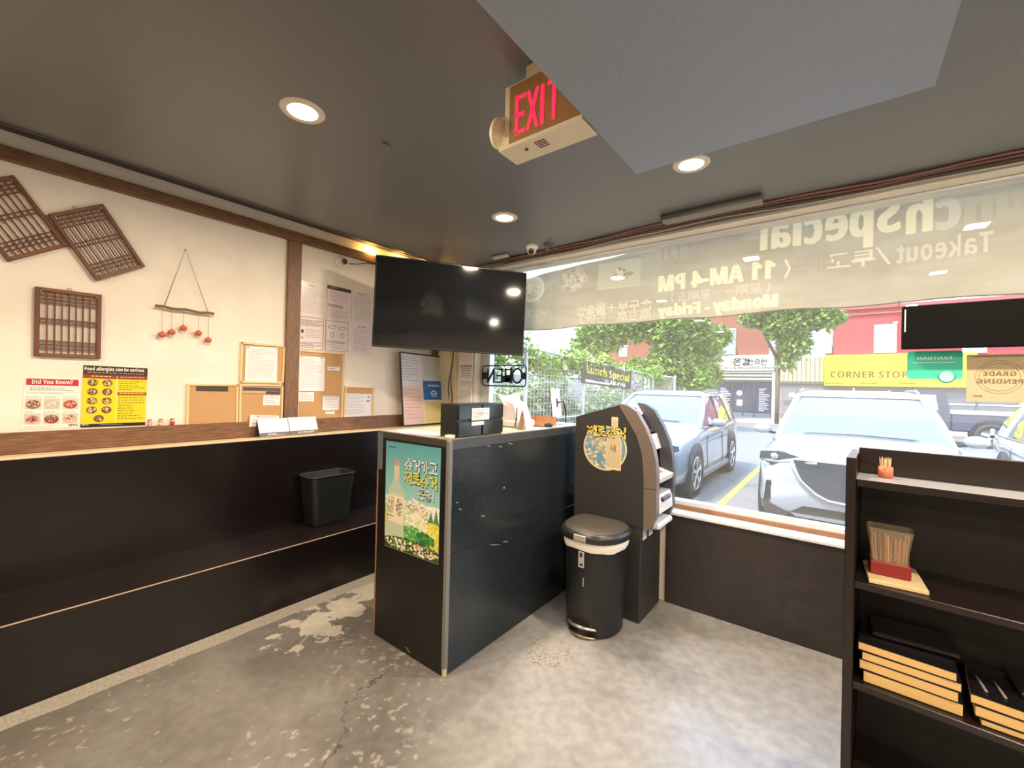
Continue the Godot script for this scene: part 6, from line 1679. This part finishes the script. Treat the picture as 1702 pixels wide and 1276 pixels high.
	if style == 0:
		F.call([[-0.6, 0.93], [0.6, 0.93], [0.52, 0.72], [0.3, 0.53], [-0.3, 0.53], [-0.52, 0.72]], 0.03, 0.045, mat(srgb(58, 66, 78), 0.4), "grille", false)
		var wing := []
		for q in [[-0.62, 0.9], [-0.53, 0.71], [-0.4, 0.585], [-0.28, 0.525], [0.0, 0.505]]: wing.append(P.call(q[0], q[1], -0.025))
		var wing2 := []
		for k in range(wing.size() - 1, -1, -1): wing2.append(Vector3(2 * cx - wing[k].x, wing[k].y, wing[k].z))
		obj("chrome_wing", G.new(true).tube(wing + wing2.slice(1), 0.02, 8), chrome, o)
		F.call([[-0.93, 0.99], [-0.72, 1.0], [-0.55, 0.955], [-0.57, 0.9], [-0.86, 0.86], [-0.94, 0.9]], 0.2, 0.12, lampg, "headlight")
		for s in [-1.0, 1.0]:
			obj("headlight_rim", G.new(true).tube([P.call(s * 0.92, 0.89, 0.09), P.call(s * 0.78, 0.885, 0.06), P.call(s * 0.6, 0.9, 0.03), P.call(s * 0.38, 0.915, -0.03)], 0.016, 6), chrome, o)
			obj("headlight_eye", G.new(true).ball(P.call(s * 0.79, 0.94, 0.08), Vector3(0.045, 0.04, 0.04), 14, 8), chrome, o)
		F.call([[-0.86, 0.66], [-0.8, 0.67], [-0.82, 0.45], [-0.88, 0.44]], 0.06, 0.05, blackp, "bumper_vent")
		F.call([[-0.5, 0.43], [0.5, 0.43], [0.68, 0.3], [-0.68, 0.3]], 0.02, 0.03, blackp, "air_intake", false)
		F.call([[-0.62, 0.345], [0.62, 0.345], [0.56, 0.31], [-0.56, 0.31]], 0.0, 0.03, chrome, "skid_bar", false)
		F.call([[-0.9, 0.44], [-0.62, 0.33], [0.62, 0.33], [0.9, 0.44], [0.86, 0.24], [-0.86, 0.24]], 0.06, 0.055, mat(srgb(60, 62, 64), 0.6), "lower_bumper", false)
	else:
		F.call([[-0.42, 0.86], [-0.03, 0.88], [-0.03, 0.62], [-0.3, 0.6], [-0.4, 0.7]], 0.03, 0.045, blackp, "grille")
		F.call([[-0.9, 0.87], [-0.62, 0.9], [-0.46, 0.86], [-0.5, 0.77], [-0.8, 0.75], [-0.91, 0.8]], 0.11, 0.06, lampg, "headlight")
		for s in [-1.0, 1.0]:
			for e in [0.6, 0.76]:
				var rg := []
				for k in 17: rg.append(P.call(s * e + cos(TAU * k / 16) * 0.05, 0.82 + sin(TAU * k / 16) * 0.042, 0.035 + 0.05 * (e - 0.5)))
				obj("headlight_ring", G.new(true).tube(rg, 0.008, 6), chrome, o)
		F.call([[-0.86, 0.6], [-0.7, 0.55], [-0.78, 0.38], [-0.88, 0.42]], 0.07, 0.05, blackp, "bumper_vent")
		F.call([[-0.6, 0.5], [0.6, 0.5], [0.5, 0.34], [-0.5, 0.34]], 0.02, 0.03, blackp, "air_intake", false)
	return o

func leafy(called: String, label: String, blobs: Array, count: int, size: float, cols: Array, trunk: Array, tm: Material, sd: int, group := "") -> Node3D:
	rng.seed = sd
	var base: Vector3 = trunk[0][0] if trunk.size() else blobs[0][0]
	var o := thing(called, label, "tree" if trunk.size() else "plant", base, group)
	for t in trunk:
		obj("trunk" if t == trunk[0] else "branch", G.new(true).cyl(t[0], t[1], t[2], t[3], 12), tm, o)
	var g := G.new()
	var tip := Vector3(0, 1, 0)
	g.tri(Vector3(-0.32, 0.4, 0.0), Vector3(0, 0, 0.04), tip * 0.7 + Vector3(0, 0, 0.1)); g.tri(Vector3(0, 0, 0.04), Vector3(0.32, 0.4, 0.0), tip * 0.7 + Vector3(0, 0, 0.1))
	g.tri(Vector3(-0.32, 0.4, 0.0), tip * 0.7 + Vector3(0, 0, 0.1), tip); g.tri(tip * 0.7 + Vector3(0, 0, 0.1), Vector3(0.32, 0.4, 0.0), tip)
	g.st.generate_normals()
	var mm := MultiMesh.new()
	mm.transform_format = MultiMesh.TRANSFORM_3D
	mm.use_colors = true
	mm.mesh = g.st.commit()
	mm.instance_count = count
	var vol := 0.0
	for b in blobs: vol += b[1].x * b[1].y * b[1].z
	var i := 0
	for bi in blobs.size():
		var b: Array = blobs[bi]
		var n := int(count * b[1].x * b[1].y * b[1].z / vol) if bi < blobs.size() - 1 else count - i
		for k in n:
			if i >= count: break
			var d := Vector3(rng.randfn(), rng.randfn(), rng.randfn()).normalized() * pow(rng.randf(), 0.4)
			var at: Vector3 = b[0] + d * b[1]
			var bs := Basis(Vector3.UP, rng.randf() * TAU) * Basis(Vector3.RIGHT, rng.randf_range(0.6, 2.6))
			mm.set_instance_transform(i, Transform3D(bs.scaled(Vector3.ONE * size * rng.randf_range(0.6, 1.3)), at - base))
			mm.set_instance_color(i, cols[rng.randi() % cols.size()])
			i += 1
	var lm := fresh(Color.WHITE, 0.6)
	lm.vertex_color_use_as_albedo = true
	lm.backlight_enabled = true; lm.backlight = srgb(120, 140, 50)
	var mi := MultiMeshInstance3D.new()
	mi.name = "foliage"
	mi.multimesh = mm
	mi.material_override = lm
	mi.set_meta("kind", "stuff")
	o.add_child(mi)
	return o

func build_outside() -> void:
	# ---------- ground ----------
	var asphalt := noisy(srgb(112, 111, 110), srgb(136, 134, 132), 0.06, Vector3(0.5, 0.5, 0.5), 0.85, 0, 0, 5, 70)
	struct("ground", G.new().span(Vector3(-40, GY - 0.2, -3.1), Vector3(40, GY, -24)), asphalt, "pale grey asphalt parking lot and street")
	struct("ground_sidewalk", G.new().span(Vector3(-40, GY - 0.2, -24), Vector3(40, GY + 0.13, -60)), noisy(srgb(140, 136, 130), srgb(158, 154, 148), 0.06, Vector3(0.3, 0.3, 0.3), 0.85, 0, 0, 4, 71), "concrete sidewalk across the street")
	var yl := ony(1201, 831.5, GY)
	var ye := ony(1264.5, 778.6, GY)
	var lx := (yl.x + ye.x) / 2
	var yellow := mat(srgb(216, 190, 84), 0.8)
	for q in [[lx, "faded yellow parking line between the two silver cars"], [lx + 2.95, "faded yellow parking line beyond the pale car behind the bookcase"]]:
		tag(obj("parking_line", G.new().span(Vector3(q[0] - 0.05, GY, -5.0), Vector3(q[0] + 0.05, GY + 0.004, -11.4)), yellow), q[1], "road marking")
	# ---------- cars ----------
	var silver := fresh(srgb(150, 158, 168), 0.28, 0.3)
	silver.clearcoat_enabled = true; silver.clearcoat = 1.0; silver.clearcoat_roughness = 0.04
	var pearl := fresh(srgb(176, 182, 190), 0.3, 0.2)
	pearl.clearcoat_enabled = true; pearl.clearcoat = 1.0; pearl.clearcoat_roughness = 0.04
	var whitep := fresh(srgb(206, 208, 212), 0.3, 0.0)
	whitep.clearcoat_enabled = true; whitep.clearcoat = 1.0; whitep.clearcoat_roughness = 0.05
	suv("parked_car", "silver parked car with round ringed headlights beside the wire fence", -2.72, -6.22, silver, 4.7, 0.945, 1.68, 1)
	suv("parked_car", "pale silver parked car with a wide dark grille facing the window", 0.2, -5.72, pearl, 5.1, 0.995, 1.735, 0)
	suv("parked_car", "white parked car seen by its rear corner below the grade card", 2.95, -6.0, whitep, 4.8, 0.94, 1.66, 1)
	# pickup truck across the street
	var navy := fresh(srgb(70, 78, 96), 0.3, 0.2)
	var tz := -20.6
	var tx := onz(1580, 700, tz).x
	var T := func(x: float, y: float, z: float) -> Vector3: return Vector3(tx + x, GY + y, tz + z)
	var tk := thing("pickup_truck", "dark blue pickup truck parked across the street", "truck", T.call(0.4, 0, -0.9))
	obj("bed", G.new().span(T.call(0.0, 0.5, 0.0), T.call(2.2, 1.12, -1.8), 0.05), navy, tk)
	obj("bed_rail", G.new().span(T.call(-0.02, 1.08, 0.03), T.call(2.22, 1.19, -1.83), 0.02), mat(srgb(206, 214, 222), 0.25, 0.4), tk)
	var cabp := PackedVector2Array([Vector2(-3.6, 0.5), Vector2(0.0, 0.5), Vector2(0.0, 1.15), Vector2(-0.12, 1.78), Vector2(-0.35, 1.86), Vector2(-1.5, 1.86), Vector2(-2.2, 1.2), Vector2(-3.5, 1.05)])
	obj("cab", G.new().prism(cabp, 1.8, Transform3D(Basis.IDENTITY, T.call(0, 0, -1.8))), navy, tk)
	obj("side_window", G.new().prism(PackedVector2Array([Vector2(-0.3, 1.2), Vector2(-0.38, 1.72), Vector2(-1.45, 1.75), Vector2(-1.95, 1.2)]), 0.02, Transform3D(Basis.IDENTITY, T.call(0, 0, -0.005))), mat(srgb(170, 186, 196), 0.06), tk)
	obj("rear_bumper", G.new().span(T.call(2.18, 0.45, 0.0), T.call(2.34, 0.65, -1.8), 0.03), mat(srgb(210, 212, 214), 0.25, 0.7), tk)
	for x in [0.95, -2.6]:
		var c: Vector3 = T.call(x, 0.4, -0.05)
		obj("wheel_arch", G.new().cyl(c + Vector3(0, 0.04, -0.25), c + Vector3(0, 0.04, 0.06), 0.5, 0.5, 28), mat(srgb(34, 38, 46), 0.6), tk)
		var wh := obj("wheel", G.new(true).lathe([Vector2(0.27, -0.12), Vector2(0.4, -0.12), Vector2(0.41, 0.08), Vector2(0.39, 0.12), Vector2(0.28, 0.12), Vector2(0.27, 0.08)], 30, Transform3D(Basis(Vector3.RIGHT, Vector3(0, 0, 1), Vector3(0, -1, 0)), c)), mat(srgb(60, 60, 62), 0.7), tk)
		obj("rim", G.new().cyl(c + Vector3(0, 0, 0.02), c + Vector3(0, 0, 0.07), 0.27, 0.27, 26), mat(srgb(96, 98, 102), 0.5), wh)
		var sp := G.new()
		for k in 5:
			var t := TAU * k / 5 + 0.3
			sp.bar(c + Vector3(0, 0, 0.1), c + Vector3(cos(t) * 0.26, sin(t) * 0.26, 0.1), 0.09, 0.05, Vector3(0, 0, 1))
		obj("spokes", sp, mat(srgb(216, 218, 222), 0.25, 0.5), wh)
	# ---------- fence with vines and a small banner ----------
	var wire := mat(srgb(196, 198, 194), 0.45, 0.4)
	var fxx := -4.0
	var fe := thing("wire_fence", "galvanised wire fence with posts beside the parking lot", "fence", Vector3(fxx, GY, -8.5))
	var top := func(z: float) -> float: return lerpf(2.08, 1.78, clampf((-z - 4.4) / 7.0, 0.0, 1.0))
	for k in 6:
		var z := -3.6 - 1.95 * k
		obj("post", G.new(true).cyl(Vector3(fxx, GY, z), Vector3(fxx, top.call(z) + 0.06, z), 0.028, 0.028, 10), wire, fe)
	obj("top_rail", G.new(true).tube([Vector3(fxx, top.call(-3.5), -3.5), Vector3(fxx, top.call(-4.4), -4.4), Vector3(fxx, top.call(-11.4), -11.4), Vector3(fxx, top.call(-13.4), -13.4)], 0.022, 8), wire, fe)
	obj("middle_rail", G.new(true).tube([Vector3(fxx, 0.85, -3.5), Vector3(fxx, 0.85, -13.4)], 0.018, 8), wire, fe)
	var mesh := G.new()
	for k in 100:
		var z := -3.5 - 0.1 * k
		mesh.box(Vector3(fxx, (GY + top.call(z)) / 2, z), Vector3(0.006, top.call(z) - GY, 0.006))
	for k in 17: mesh.bar(Vector3(fxx, GY + 0.12 * k + 0.08, -3.5), Vector3(fxx, GY + 0.12 * k + 0.08, -13.4), 0.006, 0.006)
	var mo := obj("wire_mesh", mesh, wire, fe)
	mo.set_meta("kind", "stuff")
	struct("wall_yard", G.new().span(Vector3(-6.6, GY, -3.2), Vector3(-6.4, 1.7, -16.0)), noisy(srgb(166, 162, 156), srgb(206, 202, 198), 0.08, Vector3(1.2, 1.2, 1.2), 0.85, 0, 0, 5, 72), "pale stone yard wall behind the fence")
	# plant leaf tones (linear)
	var young := [Color(0.32, 0.48, 0.06), Color(0.22, 0.38, 0.06), Color(0.4, 0.52, 0.1), Color(0.18, 0.3, 0.07)]
	var old := [Color(0.2, 0.3, 0.1), Color(0.28, 0.4, 0.14), Color(0.36, 0.48, 0.18), Color(0.15, 0.24, 0.09)]
	var vb := []
	rng.seed = 19
	for k in 16:
		var z := -3.7 - 0.55 * k
		vb.append([Vector3(fxx - 0.12, top.call(z) - 0.05 + rng.randf_range(-0.22, 0.12), z), Vector3(0.22, rng.randf_range(0.2, 0.36), 0.42)])
	leafy("climbing_vine", "bright green vine spilling over the top of the wire fence", vb, 5200, 0.12, young, [], null, 5)
	var hb := []
	for k in 14:
		var z := -3.9 - 0.75 * k
		hb.append([Vector3(-5.2 + rng.randf_range(-0.3, 0.3), rng.randf_range(0.2, 1.2), z), Vector3(0.6, rng.randf_range(0.6, 1.0), 0.6)])
	leafy("yard_shrub", "pale leafy shrubs growing in the yard behind the wire fence", hb, 12000, 0.15, [Color(0.3, 0.38, 0.2), Color(0.42, 0.48, 0.32), Color(0.22, 0.32, 0.12)], [], null, 6)
	# small printed banner on the fence
	var q := [onx(967, 598, fxx + 0.05), onx(1080, 628, fxx + 0.05), onx(1080, 651, fxx + 0.05), onx(965, 636, fxx + 0.05)]
	var fb := thing("fence_banner", "small black lunch special banner tied to the wire fence", "banner", (q[2] + q[3]) / 2)
	var cv := Cv.new(320, 64, srgb(48, 44, 40))
	rng.seed = 20
	cv.rect(0.66, 0, 0.2, 1, srgb(150, 148, 142)).speckle(0.76, 0.5, 0.09, 0.42, 60, [srgb(220, 218, 212), srgb(90, 86, 80), srgb(186, 178, 164)], 0.06, rng).rect(0.88, 0, 0.12, 1, srgb(190, 188, 182)).speckle(0.93, 0.5, 0.05, 0.42, 40, [srgb(110, 106, 100), srgb(226, 224, 220)], 0.06, rng).rect(0.05, 0.8, 0.3, 0.12, srgb(210, 208, 200))
	obj("sheet", slab(G.new(), q[0], q[1], q[2], q[3], 0.004), cv.mat(0.6), fb)
	var fu: Vector3 = (q[1] - q[0]).normalized()
	var fn := fu.cross(Vector3.UP).normalized()
	var fbs := Basis(fu, Vector3.UP, fn)
	var fm: Vector3 = q[0].lerp(q[1], 0.34).lerp(q[3].lerp(q[2], 0.34), 0.36)
	letters("Lunch Special", 0.16, mat(srgb(240, 204, 60), 0.6), Transform3D(fbs, fm + fn * 0.006), fb, "lettering", true, 1.5)
	var fm2: Vector3 = q[0].lerp(q[1], 0.42).lerp(q[3].lerp(q[2], 0.42), 0.8)
	letters("11 AM-4 PM", 0.09, mat(srgb(236, 234, 226), 0.6), Transform3D(fbs, fm2 + fn * 0.006), fb, "lettering", true, 1.6)

	# ---------- trees ----------
	var bark := noisy(srgb(86, 74, 62), srgb(120, 106, 92), 0.06, Vector3(2, 0.6, 2), 0.9, 0, 0, 4, 73)
	var tr := func(called: String, label: String, px: float, z: float, blobs: Array, n: int, sz: float, sd: int) -> void:
		var b := onz(px, 690, z); b.y = GY + 0.1
		var t := onz(px + 4, 575, z)
		var bl := []
		for e in blobs:
			var c := onz(e[0], e[1], z + e[3])
			var k := (onz(e[0] + e[2], e[1], z).x - onz(e[0], e[1], z).x)
			bl.append([c, Vector3(k, k * e[4], k * 0.9)])
		leafy(called, label, bl, n, sz, old + young.slice(0, 2), [[b, t, 0.22 if px < 1200 else 0.1, 0.15 if px < 1200 else 0.08], [b.lerp(t, 0.8), t + Vector3(-0.9, 1.2, 0.2), 0.09, 0.04], [b.lerp(t, 0.9), t + Vector3(0.7, 1.3, 0.4), 0.08, 0.03]], bark, sd, "street trees")
	tr.call("street_tree", "broad green street tree beside the fence banner", 1120, -19.0, [[1000, 556, 44, 0.4, 0.7], [1066, 545, 40, 0, 0.6], [1130, 545, 55, 0.3, 0.8], [1178, 585, 26, -0.3, 1.2], [1118, 605, 46, 0.2, 0.8], [1065, 620, 34, 0.3, 0.8], [1150, 632, 40, 0.1, 0.6], [1100, 520, 60, 0, 0.6], [975, 575, 26, 0.2, 0.7]], 15000, 0.26, 11)
	tr.call("street_tree", "slim green street tree in front of the brick building", 1291, -24.6, [[1258, 527, 34, 0, 0.6], [1310, 540, 46, 0.2, 0.75], [1368, 528, 40, 0, 0.6], [1322, 575, 30, 0.2, 0.9], [1308, 600, 16, 0.2, 1.3], [1300, 505, 60, 0, 0.6]], 11000, 0.26, 12)
	tr.call("street_tree", "dark green tree between the brick house and the clinic", 1180, -27.0, [[1150, 600, 30, 0, 1.0], [1175, 625, 26, 0.5, 1.0], [1195, 560, 22, 0.2, 0.9]], 7000, 0.28, 13)

	build_street()

func front(called: String, a: Vector3, b: Vector3, m: Material, o: Node3D, t := 0.06, bev := 0.0) -> MeshInstance3D:   # a panel on a street front, proud by t
	return obj(called, G.new().span(Vector3(a.x, a.y, a.z - 0.02), Vector3(b.x, b.y, a.z + t), bev), m, o)

func build_street() -> void:
	var z := -30.0
	var base := GY + 0.13
	var Q := func(px: float, py: float) -> Vector3: return onz(px, py, z)
	# clinic with a brick upper floor
	var brick := noisy(srgb(116, 62, 48), srgb(160, 104, 84), 0.16, Vector3(1.5, 2.5, 1.5), 0.9, 0, 0, 3, 80)
	var xl: float = Q.call(1176, 640).x
	var xr: float = Q.call(1289, 640).x
	var cl := thing("clinic_building", "brick building with a white Korean clinic sign and dark shopfront", "building", Vector3((xl + xr) / 2, base, z - 4))
	obj("brick_wall", G.new().span(Vector3(xl - 2.2, 3.4, z - 8), Vector3(xr, 8.5, z)), brick, cl)
	obj("ground_floor_wall", G.new().span(Vector3(xl - 2.2, base, z - 8), Vector3(xr, 3.4, z - 0.02)), mat(srgb(150, 150, 146), 0.8), cl)
	var s0: Vector3 = Q.call(1184, 593)
	var s1: Vector3 = Q.call(1287, 616)
	var sg := front("sign_board", Vector3(s0.x, s1.y, z), Vector3(s1.x, s0.y + 0.03, z), mat(srgb(222, 222, 216), 0.5), cl, 0.3, 0.02)
	var ink := mat(srgb(50, 56, 56), 0.6)
	obj("characters", G.new().strokes(word(["oOn", "gYo"], 0.42), 0.06, 0.01, Transform3D(Basis.IDENTITY, Q.call(1234, 601.5) + Vector3(0, 0, 0.31))), ink, sg)
	obj("characters", G.new().strokes(word(["hAn", "oZ", "oEn"], 0.32), 0.045, 0.01, Transform3D(Basis.IDENTITY, Q.call(1260, 602) + Vector3(0, 0, 0.31))), ink, sg)
	letters("ACU & WELLNESS GROUP", 0.14, ink, Transform3D(Basis.IDENTITY, Q.call(1247, 611.5) + Vector3(0, 0, 0.31)), sg, "lettering", true, 1.25)
	var em := []
	for k in 13: em.append(Vector2(cos(TAU * k / 14) * 0.2, sin(TAU * k / 14) * 0.2))
	obj("emblem", G.new().strokes([em], 0.1, 0.01, Transform3D(Basis.IDENTITY, Q.call(1193, 603) + Vector3(0, 0, 0.31))), mat(srgb(206, 70, 62), 0.6), sg)
	obj("emblem_dot", G.new().cyl(Q.call(1219, 601.5) + Vector3(0, 0, 0.31), Q.call(1219, 601.5) + Vector3(0, 0, 0.32), 0.14, 0.14, 20), mat(srgb(186, 150, 132), 0.6), sg)
	for k in 3:
		front("shutter_housing", Vector3(s0.x + 0.15, s1.y - 0.16 - 0.21 * k, z), Vector3(s1.x - 0.02, s1.y - 0.02 - 0.21 * k, z), mat([srgb(176, 184, 172), srgb(160, 170, 158), srgb(172, 172, 168)][k], 0.6), cl, 0.22 - 0.04 * k, 0.02)
	var w0: Vector3 = Q.call(1191, 634)
	var w1: Vector3 = Q.call(1282, 689)
	var dark := mat(srgb(58, 64, 88), 0.12)
	var cut := [0.0, 0.31, 0.5, 0.7, 1.0]
	for k in 4:
		var xa := lerpf(w0.x, w1.x, cut[k])
		var xb := lerpf(w0.x, w1.x, cut[k + 1])
		var pane := front("shop_pane", Vector3(xa + 0.03, base + 0.25, z), Vector3(xb - 0.03, w0.y, z), dark, cl, 0.03)
		if k in [0, 3]:
			var bars := G.new()
			rng.seed = 60 + k
			for j in 13: bars.span(Vector3(xa + 0.25, w0.y - 0.45 - j * 0.11, z + 0.031), Vector3(lerpf(xa, xb, rng.randf_range(0.55, 0.92)), w0.y - 0.4 - j * 0.11, z + 0.035))
			obj("window_print", bars, mat(srgb(190, 194, 210), 0.6), pane)
		if k == 1:
			obj("window_sign", G.new().cyl(Vector3((xa + xb) / 2 + 0.1, w0.y - 0.7, z + 0.032), Vector3((xa + xb) / 2 + 0.1, w0.y - 0.7, z + 0.045), 0.17, 0.17, 20), mat(srgb(214, 178, 196), 0.6), pane)
			obj("window_sign", G.new().span(Vector3(xa + 0.25, w0.y - 1.5, z + 0.032), Vector3(xa + 0.62, w0.y - 1.12, z + 0.045)), mat(srgb(222, 224, 232), 0.6), pane)
	for k in 5:
		var xa := lerpf(w0.x, w1.x, cut[k])
		front("mullion", Vector3(xa - 0.03, base, z), Vector3(xa + 0.03, w0.y, z), mat(srgb(70, 76, 92), 0.4), cl, 0.07)
	front("white_pier", Vector3(w1.x + 0.03, base, z), Vector3(w1.x + 0.17, s1.y - 0.1, z), mat(srgb(216, 218, 216), 0.6), cl, 0.2)
	front("stall_riser", Vector3(w0.x, base, z), Vector3(w1.x, base + 0.25, z), mat(srgb(120, 126, 138), 0.5), cl, 0.05)
	# upper windows with air conditioners
	for px in [1212, 1284]:
		var a: Vector3 = Q.call(px - (11 if px < 1250 else 5), 548)
		var b: Vector3 = Q.call(px + (11 if px < 1250 else 5), 589)
		var wn := front("upper_window", Vector3(a.x, b.y, z), Vector3(b.x, a.y, z), mat(srgb(150, 160, 152), 0.2), cl, 0.03)
		for k in 4: obj("sash_bar", G.new().span(Vector3(a.x, lerpf(b.y, a.y, k / 3.0) - 0.05, z + 0.03), Vector3(b.x, lerpf(b.y, a.y, k / 3.0) + 0.05, z + 0.08)), mat(srgb(206, 210, 200), 0.6), wn)
		var ac := obj("air_conditioner", G.new().span(Vector3(a.x + 0.12, b.y + 0.02, z), Vector3(b.x - 0.02, b.y + 0.48, z + 0.3), 0.02), mat(srgb(214, 216, 212), 0.5), wn)
	# neighbouring brick house further back
	var hb := thing("brick_house", "red brick house behind the broad street tree", "building", Vector3(-17.0, base, -39))
	var h0 := onz(1040, 555, -38)
	var h1 := onz(1072, 640, -38)
	obj("brick_wall", G.new().span(Vector3(h0.x - 3.4, base, -44), Vector3(h1.x + 0.4, 7.6, -38)), brick, hb)
	var hw := obj("house_window", G.new().span(onz(1029, 593, -38) + Vector3(0, 0, -0.02), onz(1043, 577, -38) + Vector3(0, 0, 0.04)), mat(srgb(150, 156, 160), 0.15), hb)
	obj("window_surround", G.new().span(onz(1027.5, 576.5, -38) + Vector3(0, 0, -0.02), onz(1044.5, 573, -38) + Vector3(0, 0, 0.06)), mat(srgb(206, 210, 206), 0.6), hw)
	# beige boarded wall and door between clinic and deli
	var d0: Vector3 = Q.call(1290, 594)
	var d1: Vector3 = Q.call(1369.5, 634)
	var bw := thing("boarded_front", "beige vertical board front above a grey door", "building", Vector3((d0.x + d1.x) / 2, base, z - 3))
	obj("wall", G.new().span(Vector3(d0.x, base, z - 6), Vector3(d1.x, d0.y, z - 0.03)), mat(srgb(140, 138, 134), 0.8), bw)
	var n := 11
	for k in n:
		front("board", Vector3(lerpf(d0.x, d1.x, float(k) / n) + 0.015, d1.y, z), Vector3(lerpf(d0.x, d1.x, (k + 1.0) / n) - 0.015, d0.y, z), mat([srgb(200, 184, 140), srgb(190, 174, 132), srgb(206, 192, 150)][k % 3], 0.75), bw, 0.05)
	front("lintel", Vector3(d0.x, d1.y - 0.14, z), Vector3(d1.x, d1.y, z), mat(srgb(96, 94, 92), 0.7), bw, 0.12)
	var e0: Vector3 = Q.call(1300, 644)
	var e1: Vector3 = Q.call(1324, 700)
	var dr := front("door", Vector3(e0.x, base, z), Vector3(e1.x, e0.y, z), mat(srgb(124, 122, 124), 0.5), bw, 0.02)
	obj("door_notice", G.new().span(Vector3(e0.x + 0.35, e0.y - 0.55, z + 0.02), Vector3(e0.x + 0.62, e0.y - 0.3, z + 0.03)), mat(srgb(226, 226, 226), 0.6), dr)
	obj("door_panel", G.new().span(Vector3(e0.x + 0.12, e0.y - 1.0, z + 0.02), Vector3(e1.x - 0.12, e0.y - 0.75, z + 0.035)), mat(srgb(100, 98, 100), 0.5), dr)
	# deli with yellow sign, red upper floor
	var y0: Vector3 = Q.call(1371, 591)
	var y1: Vector3 = Q.call(1372, 641)
	var de := thing("deli_building", "red building with a wide yellow Corner Stop Deli sign", "building", Vector3(3.0, base, z - 4))
	var red := noisy(srgb(166, 58, 62), srgb(180, 72, 74), 0.05, Vector3(0.4, 0.4, 0.4), 0.75, 0, 0, 4, 81)
	var rx: float = Q.call(1386, 560).x
	obj("red_wall", G.new().span(Vector3(rx, y0.y - 0.1, z - 8), Vector3(10.0, 6.15, z)), red, de)
	obj("brick_flank", G.new().span(Vector3(d1.x + 0.02, y0.y - 0.1, z - 8), Vector3(rx, 5.6, z - 0.3)), mat(srgb(170, 150, 136), 0.8), de)
	obj("cornice", G.new().span(Vector3(rx - 0.05, 5.72, z - 8), Vector3(10.05, 5.82, z + 0.12), 0.02), mat(srgb(176, 76, 78), 0.7), de)
	obj("cornice", G.new().span(Vector3(rx - 0.05, 6.02, z - 8), Vector3(10.05, 6.2, z + 0.18), 0.02), mat(srgb(176, 76, 78), 0.7), de)
	obj("ground_floor_wall", G.new().span(Vector3(d1.x + 0.02, base, z - 8), Vector3(10.0, y0.y, z - 0.04)), mat(srgb(120, 122, 124), 0.8), de)
	for p in [[1453, 540, 1490, 586], [1600, 540, 1640, 586]]:
		var a: Vector3 = Q.call(p[0], p[1])
		var b: Vector3 = Q.call(p[2], p[3])
		var wn := front("window", Vector3(a.x, b.y, z), Vector3(b.x, a.y, z), mat(srgb(226, 222, 206), 0.6), de, 0.05)
		obj("pane", G.new().span(Vector3(a.x + 0.12, (a.y + b.y) / 2 + 0.04, z + 0.05), Vector3(b.x - 0.12, a.y - 0.12, z + 0.065)), mat(srgb(206, 214, 220), 0.08), wn)
		obj("pane", G.new().span(Vector3(a.x + 0.12, b.y + 0.12, z + 0.05), Vector3(b.x - 0.12, (a.y + b.y) / 2 - 0.04, z + 0.065)), mat(srgb(150, 160, 166), 0.08), wn)
		for k in 3: obj("window_bar", G.new().span(Vector3(lerpf(a.x, b.x, 0.3 + 0.2 * k) - 0.02, b.y + 0.12, z + 0.065), Vector3(lerpf(a.x, b.x, 0.3 + 0.2 * k) + 0.02, (a.y + b.y) / 2, z + 0.085)), mat(srgb(210, 208, 200), 0.5), wn)
	var a2: Vector3 = Q.call(1365, 556)
	var b2: Vector3 = Q.call(1384, 587)
	var fw := front("flank_window", Vector3(a2.x, b2.y, z - 0.3), Vector3(b2.x, a2.y, z - 0.3), mat(srgb(160, 168, 172), 0.15), de, 0.05)
	obj("air_conditioner", G.new().span(Vector3(a2.x, b2.y, z - 0.3), Vector3(b2.x - 0.05, b2.y + 0.5, z + 0.05), 0.02), mat(srgb(216, 216, 214), 0.5), fw)
	var bd := front("sign_board", Vector3(y0.x, y1.y, z), Vector3(5.2, y0.y, z), mat(srgb(246, 214, 40), 0.5), de, 0.35, 0.02)
	letters("CORNER STOP DELI", 0.34, mat(srgb(96, 62, 8), 0.6), Transform3D(Basis.IDENTITY, Q.call(1460, 623) + Vector3(0.12, 0, 0.36)), bd, "lettering", true, 1.02)
	for px in [1381, 1440, 1503]:
		var g := G.new()
		for k in 8: g.box(Q.call(px + k * 3.6 - 8, 637) + Vector3(0, 0, 0.355), Vector3(0.06, 0.08, 0.01))
		obj("small_print", g, mat(srgb(96, 84, 30), 0.6), bd)
	# deli front: dark glazed bays under the sign
	for k in 6:
		var xa := y0.x + 0.2 + k * 1.45
		var bay := front("shop_bay", Vector3(xa, base + 0.4, z), Vector3(xa + 1.35, y1.y - 0.25, z), mat(srgb(96, 104, 108), 0.12), de, 0.03)
		obj("bay_bar", G.new().span(Vector3(xa, y1.y - 0.85, z + 0.03), Vector3(xa + 1.35, y1.y - 0.78, z + 0.06)), mat(srgb(170, 174, 174), 0.5), bay)
	# grey shop at the end of the street
	var gs := thing("grey_shop", "grey low shop building at the end beyond the deli", "building", Vector3(14.0, base, z - 4))
	obj("wall", G.new().span(Vector3(10.1, base, z - 8), Vector3(19, 3.8, z + 0.1)), mat(srgb(132, 138, 144), 0.8), gs)
	obj("parapet", G.new().span(Vector3(10.05, 3.7, z - 8), Vector3(19.05, 4.0, z + 0.25), 0.03), mat(srgb(206, 206, 204), 0.7), gs)
	obj("shop_window", G.new().span(Vector3(10.8, base + 0.5, z + 0.09), Vector3(17.5, 2.6, z + 0.14)), mat(srgb(96, 104, 112), 0.12), gs)
